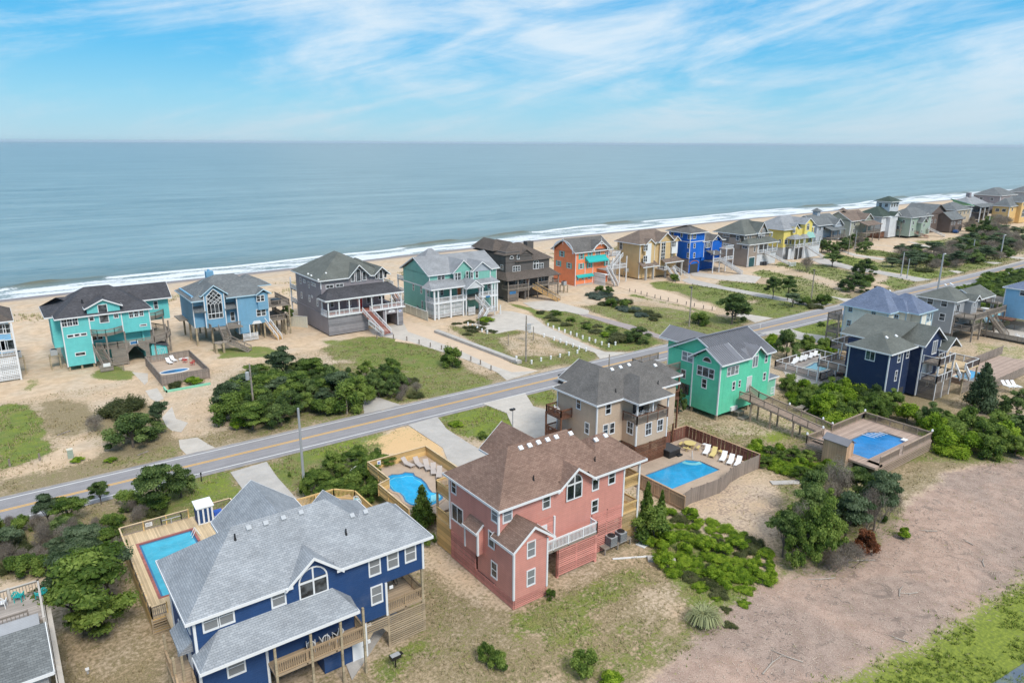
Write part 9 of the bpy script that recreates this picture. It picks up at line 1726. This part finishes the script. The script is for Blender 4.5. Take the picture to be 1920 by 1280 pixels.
ppx('rust', 1622, 1038, 50, 52, 'rust brown dead shrub at the right foot of the wild thicket'); ppx('bright', 1692, 1008, 30, 22, 'bright shrub right of the rust brown one'); ppx('bright', 1500, 1010, 44, 36, 'bright leafy bush on the left flank of the wild thicket'); ppx('bare', 1590, 1060, 70, 52, 'bare fallen branches at the foot of the wild thicket'); ppx('bare', 1560, 1070, 60, 44, 'bare tangled branches left of the fallen ones')
T(px((1385, 858), (1410, 842), (1470, 850), (1550, 872), (1600, 890), (1590, 905), (1520, 905), (1440, 880)), ['vine', 'vine', 'bright', 'wild'], 1.3, (2.0, 3.0), 'in the green hedge', 12, .7, 30)
T(px((1478, 730), (1510, 735), (1560, 765), (1555, 790), (1500, 765)), ['bright', 'vine', 'shrub'], 1.7, (2.6, 3.4), 'in the ramp hedge', 13, .75, 12)
T(px((1540, 785), (1560, 745), (1610, 750), (1680, 770), (1720, 800), (1800, 805), (1870, 815), (1925, 810), (1925, 855), (1840, 862), (1770, 855), (1755, 825), (1690, 790), (1640, 790), (1590, 800)), ['wild', 'bright', 'wild', 'shrub', 'oak', 'vine'], 1.9, (3.4, 5.0), 'in the dense greenery', 14, .85, 56)
T(px((1500, 655), (1530, 650), (1570, 655), (1565, 668), (1510, 668)), ['bright', 'shrub'], 1.8, (2.6, 3.4), 'behind the white loungers', 15, .8, 8); T(px((1440, 640), (1460, 630), (1465, 660), (1450, 665)), ['bright'], 1.5, (2.2, 3), 'behind the green house', 16, .8, 3)
T(px((1100, 548), (1130, 545), (1185, 575), (1220, 590), (1245, 598), (1240, 606), (1190, 590), (1120, 568)), ['blue', 'blue', 'olive', 'shrub'], 2.2, (3.0, 4.4), 'on the low dune', 17, .6, 20); ppx('oak', 1140, 552, 26, 16, 'dark bush at the foot of the orange house stair')
T(px((1665, 502), (1680, 480), (1740, 470), (1800, 458), (1850, 440), (1905, 440), (1925, 460), (1910, 480), (1850, 490), (1800, 502), (1750, 512)), ['bare', 'oak', 'bare', 'cedar', 'bare', 'olive', 'cedar'], 3.1, (5.0, 7.8), 'in the far brush', 18, .6, 110)
T(px((1765, 570), (1836, 533), (1890, 517), (1935, 510), (1965, 545), (1930, 595), (1870, 592), (1800, 575)), ['oak', 'wild', 'shrub', 'layer'], 2.9, (3.6, 5.4), 'in the far landward thicket', 19, .6, 70)
T(px((1400, 640), (1800, 545), (1810, 552), (1440, 645)), ['shrub'], 9, (1.5, 2.2), 'along the landward verge', 20, .7, 3)
T(px((1525, 470), (1560, 462), (1640, 460), (1625, 478), (1570, 482)), ['bare', 'oak', 'bare'], 4, (5, 7), 'before the far houses', 21, .8, 9); T(px((1480, 575), (1540, 560), (1560, 572), (1500, 582)), ['shrub', 'cedar', 'olive'], 3.4, (3.5, 4.8), 'around the lamp pole', 22, .7, 8)
T(px((1800, 425), (1840, 415), (1890, 425), (1860, 445), (1810, 440)), ['oak', 'bare'], 5, (7, 10), 'before the beige house', 23, .7, 10)
T(px((1010, 585), (1060, 590), (1170, 625), (1150, 632), (1040, 605)), ['olive', 'shrub'], 3.0, (2.5, 3.6), 'on the driveway verge', 24, .4, 12); T(px((850, 607), (900, 603), (925, 625), (880, 630)), ['olive'], 2.4, (2.2, 3.0), 'on the parking scrub', 25, .4, 8)
# pampas grass
def pampas(x, y, s, label):
    u = empty('pampas_grass', (x, y, 0), label, 'ornamental grass'); rr = random.Random(3); rng = np.random.default_rng(4); m = MB()
    for _ in range(700):
        a = rr.uniform(0, 6.28); L_ = rr.uniform(.7, 1.15)*s; o_ = Vector((math.cos(a), math.sin(a), 0)); t_ = Vector((-o_.y, o_.x, 0))*.025; k = rr.uniform(.25, 1.0); p = [o_*.1*s*rr.random(), o_*L_*.35*k+Vector((0, 0, L_*.6)), o_*L_*.75*k+Vector((0, 0, L_*.7)), o_*L_*1.05*k+Vector((0, 0, L_*.38))]
        for q0, q1 in zip(p[:-1], p[1:]): m.face([q0-t_, q0+t_, q1+t_, q1-t_])
    m.build('blades', 'blade_olive', u)
plain('blade_olive', (.26, .28, .13), .7, var=.35)
pampas(*G(1318, 1168), 1.6, 'round clump of pale arching grass on the edge of the dry lawn');
# ---------------------------------------------------------------- what nobody could count: grass, litter
plain('grass_dry', (.30, .245, .13), .9, var=.3); plain('grass_green', (.11, .14, .03), .8, var=.3); plain('grass_lush', (.12, .17, .015), .8, var=.3); plain('grass_dune', (.36, .33, .17), .9, var=.25); plain('chip_light', (.50, .40, .32), .9, var=.3)
def sample(mask_fn, x0, x1, y0, y1, n, seed):
    rng = np.random.default_rng(seed); x = rng.uniform(x0, x1, n); y = rng.uniform(y0, y1, n); ok = rng.random(n) < mask_fn(x, y); return x[ok], y[ok]
def cov_at(k):
    def f(x, y):
        i = np.clip(np.searchsorted(GX, x), 0, len(GX)-1); j = np.clip(np.searchsorted(GY, y), 0, len(GY)-1); return cov[k][i, j]
    return f
def tufts(name, x, y, hmin, hmax, mat, label, per=4, wd=.05, seed=1, spread=.7, flat=False):
    rng = np.random.default_rng(seed); n = len(x)*per; X_ = np.repeat(x, per)+rng.normal(size=n)*.08; Y_ = np.repeat(y, per)+rng.normal(size=n)*.08; a = rng.uniform(0, 6.28, n); h_ = rng.uniform(hmin, hmax, n); Z_ = land_z(X_, Y_)
    dx, dy = np.cos(a), np.sin(a); tip = np.stack([X_+dx*h_*spread, Y_+dy*h_*spread, Z_+(h_ if not flat else .04+.05*rng.random(n))], 1); b0 = np.stack([X_-dy*wd, Y_+dx*wd, Z_+(.0 if not flat else .02)], 1); b1 = np.stack([X_+dy*wd, Y_-dx*wd, Z_+(.0 if not flat else .02)], 1)
    V = np.stack([b0, b1, tip], 1).reshape(-1, 3); me = bpy.data.meshes.new(name); me.vertices.add(3*n); me.vertices.foreach_set('co', V.astype(np.float32).ravel()); me.loops.add(3*n); me.loops.foreach_set('vertex_index', np.arange(3*n, dtype=np.int32)); me.polygons.add(n); me.polygons.foreach_set('loop_start', np.arange(0, 3*n, 3, dtype=np.int32)); me.polygons.foreach_set('loop_total', np.full(n, 3, np.int32)); me.update(calc_edges=True)
    me.materials.append(MATS[mat]); o = place(name, me, kind='stuff'); tag(o, label, 'grass' if 'grass' in name else 'litter'); return o
hole = [(5.5, 24.5, 43, 72), (30, 48.5, 41.6, 71), (54.5, 72, 44.5, 67), (80, 92, 58.8, 76), (79.5, 94.2, 36, 45.5), (104, 126, 43, 70), (130, 143, 57, 73), (155, 183, 46, 68), (26, 33, 57, 66), (-15, 0, 40, 61)]
DP = SLABS
def free(x, y):
    ok = ~((y > 83.0) & (y < 91.4))
    for a, b_, c, d_ in hole: ok &= ~((x > a) & (x < b_) & (y > c) & (y < d_))
    for P in DP: ok &= ~inpoly(x, y, P)
    return ok
cg, cl_, cdv, cc = cov_at('g'), cov_at('l'), cov_at('d'), cov_at('c'); nz = lambda x, y: fbm(x*.5, y*.5, 3)
x, y = sample(lambda x, y: np.clip(cdv(x, y)*1.2-.25, 0, 1)*(nz(x, y) > .47)*(1-np.clip(cc(x, y), 0, 1)), -5, 125, 28, 128, 95000, 1); k = free(x, y); tufts('dry_grass', x[k], y[k], .10, .34, 'grass_dry', 'dry tan grass tufts scattered over the sandy lots', 3, .035, 1)
x, y = sample(lambda x, y: np.clip(cg(x, y)+cl_(x, y), 0, 1)*(nz(x, y) > .42), -5, 150, 28, 128, 60000, 2); k = free(x, y); tufts('green_grass', x[k], y[k], .08, .26, 'grass_green', 'short green grass tufts on the lawns and verges', 3, .035, 2)
x, y = sample(lambda x, y: np.clip(cg(x, y), 0, 1)*(nz(x, y) > .45), 150, 420, 70, 136, 60000, 7); k = free(x, y); tufts('far_grass', x[k], y[k], .15, .5, 'grass_green', 'rougher green grass on the farther seaside lots', 3, .07, 7)
x, y = sample(lambda x, y: np.clip(cl_(x, y), 0, 1)*(nz(x, y) > .45), 30, 110, 5, 40, 40000, 3); tufts('lush_grass', x, y, .08, .3, 'grass_lush', 'lush bright grass at the edge of the clearing', 4, .04, 3)
x, y = sample(lambda x, y: (fbm(x*.16, y*.16, 3) > .51)*np.exp(-((y-186)/6)**2)*np.clip(.35+x/150, 0, 1), -20, 420, 168, 204, 90000, 4); tufts('dune_grass', x, y, .3, .8, 'grass_dune', 'pale dune grass along the crest of the beach', 4, .05, 4)
CHW = lambda x, y: np.clip(cc(x, y)*1.6-.5, 0, 1)
x, y = sample(CHW, 30, 150, 5, 60, 42000, 5); tufts('wood_chips', x, y, .12, .5, 'chip_light', 'pale wood chips and broken sticks over the clearing', 1, .03, 5, 1.0, True)
x, y = sample(lambda x, y: CHW(x, y)*(fbm(x*.25, y*.25, 4) > .52), 30, 150, 5, 60, 22000, 6); tufts('bark_litter', x, y, .1, .45, 'twig', 'dark bark litter strewn over the clearing', 1, .035, 6, 1.0, True)
# fallen sticks one can pick out
for i, (a, b_, L_, r_) in enumerate(sorted(((1690, 1108, 2.0, .3), (1705, 1112, 1.6, 2.6), (1740, 995, 1.8, 2.4), (1815, 1016, 1.2, 1.2), (1845, 1055, 1.6, .4), (1684, 1197, 1.4, 1.8), (1475, 1230, 2.4, 1.9), (1610, 1050, 3.0, 2.5), (1540, 1085, 2.6, 2.6), (1450, 1245, 3.2, .1)))):
    m = MB(); m.cyl((-L_/2, 0, .06), (0, .12, .1), .05, 5, .045); m.cyl((0, .12, .1), (L_/2, 0, .05), .045, 5, .02); m.cyl((0, .12, .1), (L_*.2, .4, .12), .03, 4, .012); o = m.build('fallen_branch', 'driftwood', loc=(*G(a, b_), 0), rot=r_)
    tag(o, '%s fallen pale branch from the left lying on the wood chips' % ORD[i], 'branch', 'fallen branches on the wood chips')
